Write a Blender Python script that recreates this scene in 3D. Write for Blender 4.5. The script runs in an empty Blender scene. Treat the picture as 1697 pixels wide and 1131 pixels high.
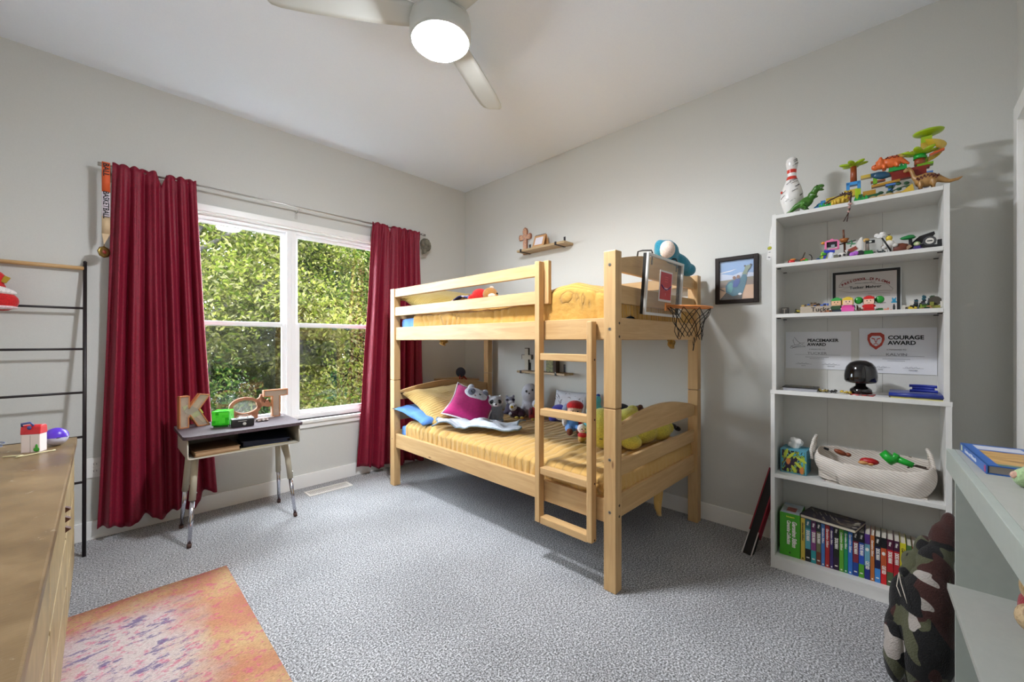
import bpy, bmesh, math, random
from mathutils import Vector, Matrix, Euler, noise
random.seed(7)
PI = math.pi
SC = bpy.context.scene
COL = SC.collection

# ------------------------------------------------------------ camera, world, light
cam_d = bpy.data.cameras.new('camera')
cam = bpy.data.objects.new('camera', cam_d)
COL.objects.link(cam)
SC.camera = cam
cam_d.sensor_width = 36.0
cam_d.lens = 36.0 * 668.9 / 1697.0
cam_d.clip_start = 0.05
cam_d.clip_end = 200
cam.location = (0, 0, 1.15)
cam.rotation_euler = (PI / 2, 0, -math.atan2(.7147, .6994))

SC.view_settings.view_transform = 'Standard'
SC.view_settings.look = 'None'
SC.view_settings.exposure = 0.45
SC.view_settings.gamma = 1.0
SC.view_settings.use_curve_mapping = False
SC.cycles.use_denoising = True
SC.cycles.max_bounces = 12
SC.cycles.diffuse_bounces = 8
SC.cycles.transparent_max_bounces = 12
SC.cycles.sample_clamp_indirect = 30.0
SC.cycles.caustics_reflective = False
SC.cycles.caustics_refractive = False

world = bpy.data.worlds.new('sky')
SC.world = world
world.use_nodes = True
wn = world.node_tree
wn.nodes.clear()
wo = wn.nodes.new('ShaderNodeOutputWorld')
wb = wn.nodes.new('ShaderNodeBackground')
sky = wn.nodes.new('ShaderNodeTexSky')
sky.sky_type = 'HOSEK_WILKIE'
sky.turbidity = 5.0
sky.ground_albedo = 0.35
sky.sun_direction = Vector((-.35, -.55, .75)).normalized()
wm = wn.nodes.new('ShaderNodeMix')
wm.data_type = 'RGBA'
wm.inputs[0].default_value = 0.55
wm.inputs[7].default_value = (.93, .98, 1.05, 1)
wn.links.new(sky.outputs[0], wm.inputs[6])
wn.links.new(wm.outputs[2], wb.inputs[0])
wn.links.new(wb.outputs[0], wo.inputs[0])
wb.inputs[1].default_value = 46.0

sun_d = bpy.data.lights.new('sun', 'SUN')
sun_d.energy = 42.0
sun_d.angle = 0.02
sun_d.color = (1, .95, .85)
sun = bpy.data.objects.new('sun', sun_d)
COL.objects.link(sun)
sun.rotation_euler = Vector((-.35, -.55, .75)).to_track_quat('Z', 'Y').to_euler()

# sky portal in the window opening (guides the sky's own light, gives none itself)
por_d = bpy.data.lights.new('window_portal', 'AREA')
por_d.shape = 'RECTANGLE'
por_d.size = 1.62
por_d.size_y = 1.5
por_d.cycles.is_portal = True
por = bpy.data.objects.new('window_portal', por_d)
COL.objects.link(por)
por.location = (1.047, 3.52, 1.28)
por.rotation_euler = (-PI / 2, 0, 0)

# ------------------------------------------------------------ materials
def lin(c):
    c = c / 255.0
    return c / 12.92 if c <= .04045 else ((c + .055) / 1.055) ** 2.4

def rgb(c):
    if isinstance(c, str):
        c = [int(c[i:i + 2], 16) for i in (0, 2, 4)]
    return (lin(c[0]), lin(c[1]), lin(c[2]), 1)

_M = {}

class NT:
    """small node helper"""
    def __init__(s, m):
        s.t = m.node_tree
        s.b = [n for n in s.t.nodes if n.type == 'BSDF_PRINCIPLED'][0]
    def n(s, ty, **kw):
        nd = s.t.nodes.new('ShaderNode' + ty)
        for k, v in kw.items():
            if k in nd.inputs:
                nd.inputs[k].default_value = v
            else:
                setattr(nd, k, v)
        return nd
    def l(s, a, b):
        s.t.links.new(a, b)
    def co(s, scale=(1, 1, 1), rot=(0, 0, 0), out='Object'):
        tc = s.n('TexCoord')
        mp = s.n('Mapping')
        mp.inputs['Scale'].default_value = scale
        mp.inputs['Rotation'].default_value = rot
        s.l(tc.outputs[out], mp.inputs[0])
        return mp.outputs[0]
    def noise(s, vec, scale, detail=4, rough=.5, dist=0.0):
        nd = s.n('TexNoise')
        nd.inputs['Scale'].default_value = scale
        nd.inputs['Detail'].default_value = detail
        nd.inputs['Roughness'].default_value = rough
        nd.inputs['Distortion'].default_value = dist
        s.l(vec, nd.inputs['Vector'])
        return nd.outputs[0]
    def ramp(s, fac, stops, interp='LINEAR'):
        r = s.n('ValToRGB')
        r.color_ramp.interpolation = interp
        e = r.color_ramp.elements
        while len(e) < len(stops):
            e.new(.5)
        for i, (p, c) in enumerate(stops):
            e[i].position = p
            e[i].color = c if len(c) == 4 and not isinstance(c, str) else rgb(c)
        s.l(fac, r.inputs[0])
        return r.outputs[0]
    def mix(s, fac, a, b, mode='MIX'):
        m = s.n('Mix', data_type='RGBA', blend_type=mode)
        for sock, v in ((0, fac), (6, a), (7, b)):
            if hasattr(v, 'is_linked') or hasattr(v, 'links'):
                s.l(v, m.inputs[sock])
            else:
                m.inputs[sock].default_value = v
        return m.outputs[2]
    def bump(s, h, strength=.3, dist=.01):
        b = s.n('Bump')
        b.inputs['Strength'].default_value = strength
        b.inputs['Distance'].default_value = dist
        s.l(h, b.inputs['Height'])
        s.l(b.outputs[0], s.b.inputs['Normal'])
        return b

def mat(name, col=(200, 200, 200), rough=.6, metal=0, spec=.5, emit=None, es=1, sheen=0, coat=0, alpha=1):
    if name in _M:
        return _M[name]
    m = bpy.data.materials.new(name)
    m.use_nodes = True
    b = NT(m).b
    b.inputs['Base Color'].default_value = rgb(col)
    b.inputs['Roughness'].default_value = rough
    b.inputs['Metallic'].default_value = metal
    b.inputs['Specular IOR Level'].default_value = spec
    if sheen:
        b.inputs['Sheen Weight'].default_value = sheen
    if coat:
        b.inputs['Coat Weight'].default_value = coat
    if emit:
        b.inputs['Emission Color'].default_value = rgb(emit)
        b.inputs['Emission Strength'].default_value = es
    if alpha < 1:
        b.inputs['Alpha'].default_value = alpha
    _M[name] = m
    return m

def C(col, rough=.45, **k):
    """plain coloured plastic / paint, cached by colour"""
    if not isinstance(col, str):
        col = '%02x%02x%02x' % tuple(col)
    return mat('paint_' + col + '_%d' % int(rough * 100), col, rough, **k)

def noisy(name, col, rough=.8, scale=60, bs=.3, bd=.004, var=.12, sheen=0, detail=4):
    """fuzzy / cloth / painted surface with fine colour variation and bump"""
    if name in _M:
        return _M[name]
    m = mat(name, col, rough, sheen=sheen)
    t = NT(m)
    n = t.noise(t.co(), scale, detail)
    c = rgb(col)
    lo = tuple(v * (1 - var) for v in c[:3]) + (1,)
    hi = tuple(min(1, v * (1 + var)) for v in c[:3]) + (1,)
    t.l(t.ramp(n, [(.3, lo), (.7, hi)]), t.b.inputs['Base Color'])
    t.bump(n, bs, bd)
    return m

def plush(col):
    if not isinstance(col, str):
        col = '%02x%02x%02x' % tuple(col)
    return noisy('plush_' + col, col, .95, 160, .6, .004, .22, sheen=.3)

def wood(axis, name='pine', c1='b9915f', c2='d2ae7b', knots=True, rough=.45):
    nm = name + '_' + axis
    if nm in _M:
        return _M[nm]
    m = mat(nm, c1, rough)
    t = NT(m)
    sc = {'x': (1.2, 16, 16), 'y': (16, 1.2, 16), 'z': (16, 16, 1.2)}[axis]
    v = t.co(sc)
    n = t.noise(v, 2.2, 5, .6, 1.2)
    col = t.ramp(n, [(.25, c1), (.75, c2)])
    if knots:
        k = {'x': (1.0, 3.0, 3.0), 'y': (3.0, 1.0, 3.0), 'z': (3.0, 3.0, 1.0)}[axis]
        vo = t.n('TexVoronoi')
        vo.inputs['Scale'].default_value = 3.4
        t.l(t.co(k), vo.inputs['Vector'])
        kf = t.ramp(vo.outputs['Distance'], [(.0, (1, 1, 1, 1)), (.045, (.7, .7, .7, 1)), (.075, (0, 0, 0, 1))])
        col = t.mix(kf, col, rgb('7a5230'))
    t.l(col, t.b.inputs['Base Color'])
    t.bump(n, .06, .002)
    return m

def quilt(name, c, axis=1, pitch=.06, amp=.5, noise_amp=.5, dark=.78):
    if name in _M:
        return _M[name]
    m = mat(name, c, .85, sheen=.2)
    t = NT(m)
    s = [0, 0, 0]
    s[axis] = 1.0
    vec = t.co()
    nz = t.noise(vec, 9, 3)
    sep = t.n('SeparateXYZ')
    t.l(vec, sep.inputs[0])
    ma = t.n('Math', operation='MULTIPLY_ADD')
    t.l(nz, ma.inputs[0])
    ma.inputs[1].default_value = pitch * .9
    t.l(sep.outputs[axis], ma.inputs[2])
    mb = t.n('Math', operation='PINGPONG')
    t.l(ma.outputs[0], mb.inputs[0])
    mb.inputs[1].default_value = pitch / 2
    mc = t.n('Math', operation='DIVIDE')
    t.l(mb.outputs[0], mc.inputs[0])
    mc.inputs[1].default_value = pitch / 2
    md = t.n('Math', operation='POWER')
    t.l(mc.outputs[0], md.inputs[0])
    md.inputs[1].default_value = .35
    n2 = t.noise(vec, 40, 4)
    add = t.n('Math', operation='MULTIPLY_ADD')
    t.l(n2, add.inputs[0])
    add.inputs[1].default_value = noise_amp
    t.l(md.outputs[0], add.inputs[2])
    t.bump(add.outputs[0], amp, .012)
    cc = rgb(c)
    dk = tuple(v * dark for v in cc[:3]) + (1,)
    t.l(t.ramp(md.outputs[0], [(.25, dk), (.7, cc)]), t.b.inputs['Base Color'])
    return m

# ------------------------------------------------------------ mesh helpers
def MX(c=(0, 0, 0), rot=(0, 0, 0), s=(1, 1, 1)):
    return Matrix.Translation(Vector(c)) @ Euler(rot).to_matrix().to_4x4() @ Matrix.Diagonal((s[0], s[1], s[2], 1))

def _setmi(bm, n0, mi):
    if mi:
        bm.faces.ensure_lookup_table()
        for f in bm.faces[n0:]:
            f.material_index = mi

def box(bm, c, s, rot=(0, 0, 0), bev=0, mi=0, seg=2):
    n0 = len(bm.faces)
    tmp = bmesh.new()
    bmesh.ops.create_cube(tmp, size=1, matrix=MX((0, 0, 0), (0, 0, 0), s))
    if bev:
        bmesh.ops.bevel(tmp, geom=tmp.edges[:], offset=bev, segments=seg, profile=.6, affect='EDGES')
    join(bm, tmp, MX(c, rot))
    _setmi(bm, n0, mi)

def join(bm, tmp, M=None):
    if M is not None:
        bmesh.ops.transform(tmp, matrix=M, verts=tmp.verts)
    mp = {}
    for v in tmp.verts:
        mp[v] = bm.verts.new(v.co)
    for f in tmp.faces:
        try:
            g = bm.faces.new([mp[v] for v in f.verts])
            g.material_index = f.material_index
            g.smooth = f.smooth
        except ValueError:
            pass
    tmp.free()

def bx(bm, x0, x1, y0, y1, z0, z1, bev=0, mi=0):
    box(bm, ((x0 + x1) / 2, (y0 + y1) / 2, (z0 + z1) / 2), (x1 - x0, y1 - y0, z1 - z0), bev=bev, mi=mi)

def cyl(bm, p0, p1, r0, r1=None, seg=16, mi=0, smooth=True):
    r1 = r0 if r1 is None else r1
    p0, p1 = Vector(p0), Vector(p1)
    d = p1 - p0
    q = d.to_track_quat('Z', 'Y').to_matrix()
    rings = []
    for p, r in ((p0, r0), (p1, r1)):
        rings.append([bm.verts.new(p + q @ Vector((r * math.cos(2 * PI * i / seg), r * math.sin(2 * PI * i / seg), 0))) for i in range(seg)])
    for i in range(seg):
        f = bm.faces.new((rings[0][i], rings[0][(i + 1) % seg], rings[1][(i + 1) % seg], rings[1][i]))
        f.material_index = mi
        f.smooth = smooth
    for r, flip in ((rings[0], True), (rings[1], False)):
        f = bm.faces.new(r[::-1] if flip else r)
        f.material_index = mi

def tube(bm, pts, r, seg=8, mi=0, closed=False):
    pts = [Vector(p) for p in pts]
    n = len(pts)
    rr = r if isinstance(r, (list, tuple)) else [r] * n
    rings = []
    up = Vector((0.03, 0.02, 1))
    for i, p in enumerate(pts):
        if closed:
            d = pts[(i + 1) % n] - pts[i - 1]
        else:
            d = pts[min(i + 1, n - 1)] - pts[max(i - 1, 0)]
        if d.length < 1e-9:
            d = Vector((0, 0, 1))
        d.normalize()
        a = d.cross(up)
        if a.length < .05:
            a = d.cross(Vector((1, 0, 0)))
        a.normalize()
        b = a.cross(d)
        rings.append([bm.verts.new(p + (a * math.cos(2 * PI * k / seg) + b * math.sin(2 * PI * k / seg)) * rr[i]) for k in range(seg)])
    m = n if closed else n - 1
    for i in range(m):
        A, B = rings[i], rings[(i + 1) % n]
        for k in range(seg):
            f = bm.faces.new((A[k], A[(k + 1) % seg], B[(k + 1) % seg], B[k]))
            f.smooth = True
            f.material_index = mi
    if not closed:
        for R_, fl in ((rings[0], 1), (rings[-1], 0)):
            f = bm.faces.new(R_[::-1] if fl else R_)
            f.material_index = mi

def ball(bm, c, r, rot=(0, 0, 0), seg=16, mi=0):
    if not isinstance(r, (tuple, list)):
        r = (r, r, r)
    n0 = len(bm.faces)
    tmp = bmesh.new()
    bmesh.ops.create_uvsphere(tmp, u_segments=seg, v_segments=max(6, seg * 5 // 8), radius=1)
    for f in tmp.faces:
        f.smooth = True
    join(bm, tmp, MX(c, rot, r))
    _setmi(bm, n0, mi)

def lathe(bm, prof, c=(0, 0, 0), seg=24, mi=0, rot=(0, 0, 0), mif=None):
    M = MX(c, rot)
    rings = []
    for r, z in prof:
        r = max(r, 1e-5)
        rings.append([bm.verts.new(M @ Vector((r * math.cos(2 * PI * i / seg), r * math.sin(2 * PI * i / seg), z))) for i in range(seg)])
    for j in range(len(rings) - 1):
        for i in range(seg):
            f = bm.faces.new((rings[j][i], rings[j][(i + 1) % seg], rings[j + 1][(i + 1) % seg], rings[j + 1][i]))
            f.smooth = True
            f.material_index = mif(prof[j], prof[j + 1]) if mif else mi

def prism(bm, poly, y0, y1, M=None, mi=0, bev=0):
    """polygon in local XZ extruded from y0 to y1 (y points away from the viewer)"""
    n0 = len(bm.faces)
    tmp = bmesh.new()
    A = [tmp.verts.new((x, y0, z)) for x, z in poly]
    B = [tmp.verts.new((x, y1, z)) for x, z in poly]
    n = len(poly)
    tmp.faces.new(A)
    tmp.faces.new(B[::-1])
    for i in range(n):
        tmp.faces.new((A[i], B[i], B[(i + 1) % n], A[(i + 1) % n]))
    bmesh.ops.recalc_face_normals(tmp, faces=tmp.faces)
    if bev:
        bmesh.ops.bevel(tmp, geom=tmp.edges[:], offset=bev, segments=1, affect='EDGES')
    join(bm, tmp, M)
    _setmi(bm, n0, mi)

def flat(bm, poly, y, M=None, mi=0):
    prism(bm, poly, y - .0004, y + .0004, M, mi)

def circ(cx, cz, rx, rz=None, n=20, a0=0, a1=2 * PI):
    rz = rx if rz is None else rz
    return [(cx + rx * math.cos(a0 + (a1 - a0) * i / n), cz + rz * math.sin(a0 + (a1 - a0) * i / n)) for i in range(n)]

def grid(bm, nu, nv, fn, mi=0, closed_u=False, smooth=True):
    V = [[bm.verts.new(fn(i / (nu if closed_u else nu - 1), j / (nv - 1))) for j in range(nv)] for i in range(nu)]
    for i in range(nu if closed_u else nu - 1):
        for j in range(nv - 1):
            k = (i + 1) % nu
            f = bm.faces.new((V[i][j], V[k][j], V[k][j + 1], V[i][j + 1]))
            f.smooth = smooth
            f.material_index = mi
    return V

def nz(p, s=1.0, seed=0):
    return noise.noise(Vector((p[0] * s + seed * 7.3, p[1] * s - seed * 3.1, p[2] * s + seed)))

def softbox(bm, c, half, r, n=(12, 12, 4), amp=.01, freq=6, seed=0, mi=0, rot=(0, 0, 0), wr=None):
    """rounded, lumpy box for cushions and mattresses"""
    tmp = bmesh.new()
    hx, hy, hz = half
    idx = {}
    def P(i, j, k):
        key = (i, j, k)
        if key not in idx:
            p = Vector((hx * (2 * i / n[0] - 1), hy * (2 * j / n[1] - 1), hz * (2 * k / n[2] - 1)))
            q = Vector((max(-(hx - r), min(hx - r, p.x)), max(-(hy - r), min(hy - r, p.y)), max(-(hz - r), min(hz - r, p.z))))
            d = p - q
            if d.length > 1e-6:
                d = d.normalized()
                p = q + d * r
            else:
                d = Vector((0, 0, 0))
            a = amp * nz(p, freq, seed) + amp * .5 * nz(p, freq * 2.7, seed + 3)
            if wr:
                a += wr(p)
            p = p + (d if d.length else Vector((0, 0, 1))) * a
            idx[key] = tmp.verts.new(p)
        return idx[key]
    def F(a, b, c_, d):
        try:
            f = tmp.faces.new((a, b, c_, d))
            f.smooth = True
        except ValueError:
            pass
    for i in range(n[0]):
        for j in range(n[1]):
            F(P(i, j, n[2]), P(i + 1, j, n[2]), P(i + 1, j + 1, n[2]), P(i, j + 1, n[2]))
            F(P(i, j, 0), P(i, j + 1, 0), P(i + 1, j + 1, 0), P(i + 1, j, 0))
    for i in range(n[0]):
        for k in range(n[2]):
            F(P(i, 0, k), P(i + 1, 0, k), P(i + 1, 0, k + 1), P(i, 0, k + 1))
            F(P(i, n[1], k), P(i, n[1], k + 1), P(i + 1, n[1], k + 1), P(i + 1, n[1], k))
    for j in range(n[1]):
        for k in range(n[2]):
            F(P(0, j, k), P(0, j, k + 1), P(0, j + 1, k + 1), P(0, j + 1, k))
            F(P(n[0], j, k), P(n[0], j + 1, k), P(n[0], j + 1, k + 1), P(n[0], j, k + 1))
    n0 = len(bm.faces)
    join(bm, tmp, MX(c, rot))
    _setmi(bm, n0, mi)

def pillow(bm, c, half, rot=(0, 0, 0), amp=.012, freq=9, seed=0, n=22, mi=0, ear=.06):
    hx, hy, hz = half
    M = MX(c, rot)
    for sgn in (1, -1):
        def fn(u, v):
            x, y = 2 * u - 1, 2 * v - 1
            t = max(0, (1 - x * x) * (1 - y * y)) ** .42
            e = 1 + ear * (x * x * y * y) - .05 * (1 - x * x) * y * y - .05 * (1 - y * y) * x * x
            p = Vector((hx * x * e, hy * y * e, sgn * hz * t))
            p.z += amp * nz(p, freq, seed) * min(1, t * 2) + amp * .6 * nz(p, freq * 2.5, seed + 1) * min(1, t * 2)
            return M @ p
        V = grid(bm, n, n, fn, mi)
        if sgn < 0:
            for f in bm.faces[-((n - 1) ** 2):]:
                f.normal_flip()
    bmesh.ops.remove_doubles(bm, verts=bm.verts, dist=1e-5)

def obj(name, bm, mats, parent=None, loc=(0, 0, 0), rot=(0, 0, 0), remesh=0, solid=0, smooth=False, smi=0):
    me = bpy.data.meshes.new(name)
    bmesh.ops.recalc_face_normals(bm, faces=bm.faces) if not remesh else None
    bm.to_mesh(me)
    bm.free()
    for m in (mats if isinstance(mats, (list, tuple)) else [mats]):
        me.materials.append(m)
    if smooth:
        for p in me.polygons:
            p.use_smooth = True
    o = bpy.data.objects.new(name, me)
    COL.objects.link(o)
    if parent:
        o.parent = parent
    o.location = loc
    o.rotation_euler = rot
    if remesh:
        md = o.modifiers.new('remesh', 'REMESH')
        md.mode = 'VOXEL'
        md.voxel_size = remesh
        md.use_smooth_shade = True
        ms = o.modifiers.new('smooth', 'SMOOTH')
        ms.iterations = smi or 6
        ms.factor = .6
    if solid:
        md = o.modifiers.new('thickness', 'SOLIDIFY')
        md.thickness = solid
        md.offset = 0
    return o

def thing(name, label, cat, loc=(0, 0, 0), rz=0, group=None, rot=None):
    o = bpy.data.objects.new(name, None)
    COL.objects.link(o)
    o.empty_display_size = .05
    o.location = loc
    o.rotation_euler = rot if rot else (0, 0, rz)
    o['label'] = label
    o['category'] = cat
    if group:
        o['group'] = group
    return o

def tag(o, label, cat, group=None):
    o['label'] = label
    o['category'] = cat
    if group:
        o['group'] = group
    return o

def struct(name, bm, m, parent=None, **k):
    o = obj(name, bm, m, parent, **k)
    if parent is None:
        o['kind'] = 'structure'
    return o

def lab(o, s):
    o['label'] = s
    return o

_fc = {}
def text(bm, s, size, M, mi=0, bold=0.0, align='LEFT', ext=.0003, width=1.0, italic=0):
    """lettering in the local XZ plane, read from -Y"""
    key = (s, size, bold, align, ext, italic)
    cu = bpy.data.curves.new('t', 'FONT')
    cu.body = s
    cu.size = size
    cu.align_x = align
    cu.offset = bold
    cu.extrude = ext
    cu.shear = italic
    cu.resolution_u = 3
    to = bpy.data.objects.new('t', cu)
    COL.objects.link(to)
    bpy.context.view_layer.update()
    me = bpy.data.meshes.new_from_object(to.evaluated_get(bpy.context.evaluated_depsgraph_get()))
    bpy.data.objects.remove(to)
    tmp = bmesh.new()
    tmp.from_mesh(me)
    bpy.data.meshes.remove(me)
    n0 = len(bm.faces)
    join(bm, tmp, M @ Matrix.Rotation(PI / 2, 4, 'X') @ Matrix.Diagonal((width, 1, 1, 1)))
    _setmi(bm, n0, mi)

DOWN = Matrix.Rotation(PI / 2, 4, 'Y')     # turns lettering to read top-to-bottom

def shp(bm, s, mi=0):
    k = s[0]
    if k == 'b':
        box(bm, s[1], s[2], s[3] if len(s) > 3 else (0, 0, 0), s[4] if len(s) > 4 else 0, mi)
    elif k == 'c':
        cyl(bm, s[1], s[2], s[3], s[4] if len(s) > 4 else None, 12, mi)
    elif k == 's':
        ball(bm, s[1], s[2], s[3] if len(s) > 3 else (0, 0, 0), 12, mi)
    elif k == 't':
        tube(bm, s[1], s[2], 6, mi)
    elif k == 'p':
        prism(bm, s[1], s[2], s[3], None, mi)
    elif k == 'studs':     # row of round studs: x0, dx, n, y, z, r
        for i in range(s[3]):
            cyl(bm, (s[1] + s[2] * i, s[4], s[5]), (s[1] + s[2] * i, s[4], s[5] + .0018), s[6], None, 8, mi)

def toy(name, label, cat, loc, rz, parts, group=None, rot=None, remesh=0):
    """parts: (part_name, material, [shapes]).  one part -> one mesh, else an Empty with parts"""
    if len(parts) == 1:
        bm = bmesh.new()
        for s in parts[0][2]:
            shp(bm, s)
        o = obj(name, bm, parts[0][1], None, loc, rot or (0, 0, rz), remesh=remesh)
        return tag(o, label, cat, group)
    t = thing(name, label, cat, loc, rz, group, rot)
    made = []
    for p in parts:
        bm = bmesh.new()
        for s in p[2]:
            shp(bm, s)
        made.append(obj(p[0], bm, p[1], t, remesh=p[3] if len(p) > 3 else 0))
    return t

def copy_tree(o, parent=None):
    c = o.copy()
    COL.objects.link(c)
    c.parent = parent
    for ch in list(o.children):
        copy_tree(ch, c)
    return c
# ------------------------------------------------------------ room shell
XL, XR, YN, YF, ZC = -.62, 2.74, -.336, 3.384, 2.741
WX0, WX1, WZ0, WZ1 = .235, 1.86, .53, 2.03      # window opening

wall_m = noisy('wall_paint', 'cdcdc8', .75, 220, .12, .0015, .02)
ceil_m = noisy('ceiling_paint', 'eef5ff', .85, 160, .1, .0015, .015)
white_m = mat('white_trim', 'ecebe8', .35)
vinyl_m = mat('white_vinyl', 'f0f1f2', .3)

def carpet_mat():
    m = mat('grey_carpet', '9b9894', .95, sheen=.2)
    t = NT(m)
    v = t.co()
    n1 = t.noise(v, 150, 3, .75)
    n2 = t.noise(v, 90, 2)
    n3 = t.noise(v, 2.3, 3)
    c = t.ramp(n1, [(.36, '333232'), (.49, '868687'), (.62, 'dcdcdf')])
    c2 = t.ramp(n3, [(.35, (.80, .80, .80, 1)), (.65, (1, 1, 1, 1))])
    t.l(t.mix(1.0, c, c2, 'MULTIPLY'), t.b.inputs['Base Color'])
    t.bump(n2, .45, .01)
    return m

bm = bmesh.new(); bx(bm, XL - .15, XR + .15, YN - .15, YF + .15, -.1, 0)
struct('floor', bm, carpet_mat())
bm = bmesh.new(); bx(bm, XL - .15, XR + .15, YN - .15, YF + .15, ZC, ZC + .1)
struct('ceiling', bm, ceil_m)
bm = bmesh.new(); bx(bm, XL - .14, XL, YN - .14, YF + .14, 0, ZC)
struct('wall_left', bm, wall_m)
bm = bmesh.new(); bx(bm, XR, XR + .14, YN - .14, YF + .14, 0, ZC)
struct('wall_right', bm, wall_m)
bm = bmesh.new()
for a in ((XL, WX0, 0, ZC), (WX1, XR, 0, ZC), (WX0, WX1, 0, WZ0), (WX0, WX1, WZ1, ZC)):
    bx(bm, a[0], a[1], YF, YF + .16, a[2], a[3])
struct('wall_back', bm, wall_m)
# near wall with the doorway
DX0, DX1, DZ = 1.78, 2.585, 2.04
bm = bmesh.new()
for a in ((XL, DX0, 0, ZC), (DX1, XR, 0, ZC), (DX0, DX1, DZ, ZC)):
    bx(bm, a[0], a[1], YN - .12, YN, a[2], a[3])
struct('wall_front', bm, wall_m)
bm = bmesh.new()
bx(bm, DX0, DX1, YN - .07, YN - .035, .01, DZ)
for px in (DX0 + .1, DX0 + .46):
    for pz in ((.2, .95), (1.1, 1.9)):
        bx(bm, px, px + .25, YN - .033, YN - .028, pz[0], pz[1], bev=.002)
struct('door_1', bm, white_m)
bm = bmesh.new()
for a in ((DX0 - .075, DX0, 0, DZ + .075), (DX1, DX1 + .075, 0, DZ + .075), (DX0, DX1, DZ, DZ + .075)):
    bx(bm, a[0], a[1], YN, YN + .02, a[2], a[3], bev=.004)
struct('trim_3', bm, white_m)

for nm, a in (('baseboard_back', (XL, XR, YF - .014, YF)), ('baseboard_right', (XR - .014, XR, YN, YF)),
              ('baseboard_left', (XL, XL + .014, YN, YF))):
    bm = bmesh.new()
    bx(bm, *a, 0, .105, bev=.003)
    struct(nm, bm, white_m)

# window trim, sill and the two sash units
bm = bmesh.new()
bx(bm, WX0 - .03, WX0 + .012, YF - .014, YF, WZ0, WZ1 + .04, bev=.003)
bx(bm, WX1 - .012, WX1 + .03, YF - .014, YF, WZ0, WZ1 + .04, bev=.003)
bx(bm, WX0 - .03, WX1 + .03, YF - .016, YF, WZ1 - .005, WZ1 + .04, bev=.004)
# reveals
bx(bm, WX0, WX0 + .012, YF, YF + .05, WZ0, WZ1)
bx(bm, WX1 - .012, WX1, YF, YF + .05, WZ0, WZ1)
bx(bm, WX0, WX1, YF, YF + .05, WZ1 - .012, WZ1)
struct('trim_1', bm, white_m)
bm = bmesh.new()
bx(bm, WX0 - .05, WX1 + .05, YF - .035, YF + .06, WZ0 - .022, WZ0, bev=.004)
bx(bm, WX0 - .03, WX1 + .03, YF - .018, YF, WZ0 - .062, WZ0 - .022, bev=.003)
struct('trim_2', bm, white_m)

glass_m = bpy.data.materials.new('window_glass')
glass_m.use_nodes = True
gt = glass_m.node_tree
gt.nodes.clear()
go = gt.nodes.new('ShaderNodeOutputMaterial'); gm = gt.nodes.new('ShaderNodeMixShader')
g1 = gt.nodes.new('ShaderNodeBsdfTransparent'); g2 = gt.nodes.new('ShaderNodeBsdfGlossy')
g2.inputs['Roughness'].default_value = .02
gm.inputs[0].default_value = .05
g1.inputs[0].default_value = (.96, .98, .97, 1)
gt.links.new(g1.outputs[0], gm.inputs[1]); gt.links.new(g2.outputs[0], gm.inputs[2]); gt.links.new(gm.outputs[0], go.inputs[0])

screen_m = bpy.data.materials.new('insect_screen')
screen_m.use_nodes = True
gt = screen_m.node_tree
gt.nodes.clear()
go = gt.nodes.new('ShaderNodeOutputMaterial'); gm = gt.nodes.new('ShaderNodeMixShader')
g1 = gt.nodes.new('ShaderNodeBsdfTransparent'); g2 = gt.nodes.new('ShaderNodeBsdfDiffuse')
g2.inputs[0].default_value = (.016, .017, .017, 1)
gm.inputs[0].default_value = .26
gt.links.new(g1.outputs[0], gm.inputs[1]); gt.links.new(g2.outputs[0], gm.inputs[2]); gt.links.new(gm.outputs[0], go.inputs[0])

def window_unit(name, x0, x1):
    w = bpy.data.objects.new(name, None)
    COL.objects.link(w)
    w['kind'] = 'structure'
    y0 = YF + .05
    z0, z1, zm = WZ0, WZ1 - .012, 1.27
    fr = .034
    bm = bmesh.new()
    for a in ((x0, x0 + fr, z0, z1), (x1 - fr, x1, z0, z1), (x0 + fr, x1 - fr, z0, z0 + .035), (x0 + fr, x1 - fr, z1 - .022, z1)):
        bx(bm, a[0], a[1], y0, y0 + .08, a[2], a[3], bev=.003)
    obj('window_frame', bm, vinyl_m, w)
    def sash(nm, za, zb, yy, s):
        bm = bmesh.new()
        xa, xb = x0 + fr, x1 - fr
        for a in ((xa, xa + s, za, zb), (xb - s, xb, za, zb), (xa + s, xb - s, za, za + s + .004), (xa + s, xb - s, zb - s, zb)):
            bx(bm, a[0], a[1], yy, yy + .028, a[2], a[3], bev=.003)
        so = obj(nm, bm, vinyl_m, w)
        bm = bmesh.new()
        bx(bm, xa + s, xb - s, yy + .012, yy + .015, za + s, zb - s)
        obj('pane', bm, glass_m, so)
    sash('upper_sash', zm - .012, z1 - .022, y0 + .042, .026)
    sash('lower_sash', z0 + .035, zm + .022, y0 + .012, .030)
    bm = bmesh.new()
    bx(bm, x0 + fr, x1 - fr, y0 + .074, y0 + .0745, z0 + .03, zm)
    obj('insect_screen', bm, screen_m, w)
    return w
window_unit('window_1', WX0 + .012, 1.047)
window_unit('window_2', 1.047, WX1 - .012)

# outside: ground, trees and shrubs
gm_ = noisy('lawn', '141b0c', .95, 6, .5, .05, .3)
bm = bmesh.new(); bx(bm, -30, 40, 3.7, 60, -2.3, -2.2)
tag(struct('ground', bm, gm_), 'green ground beyond the window', 'ground')

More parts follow.
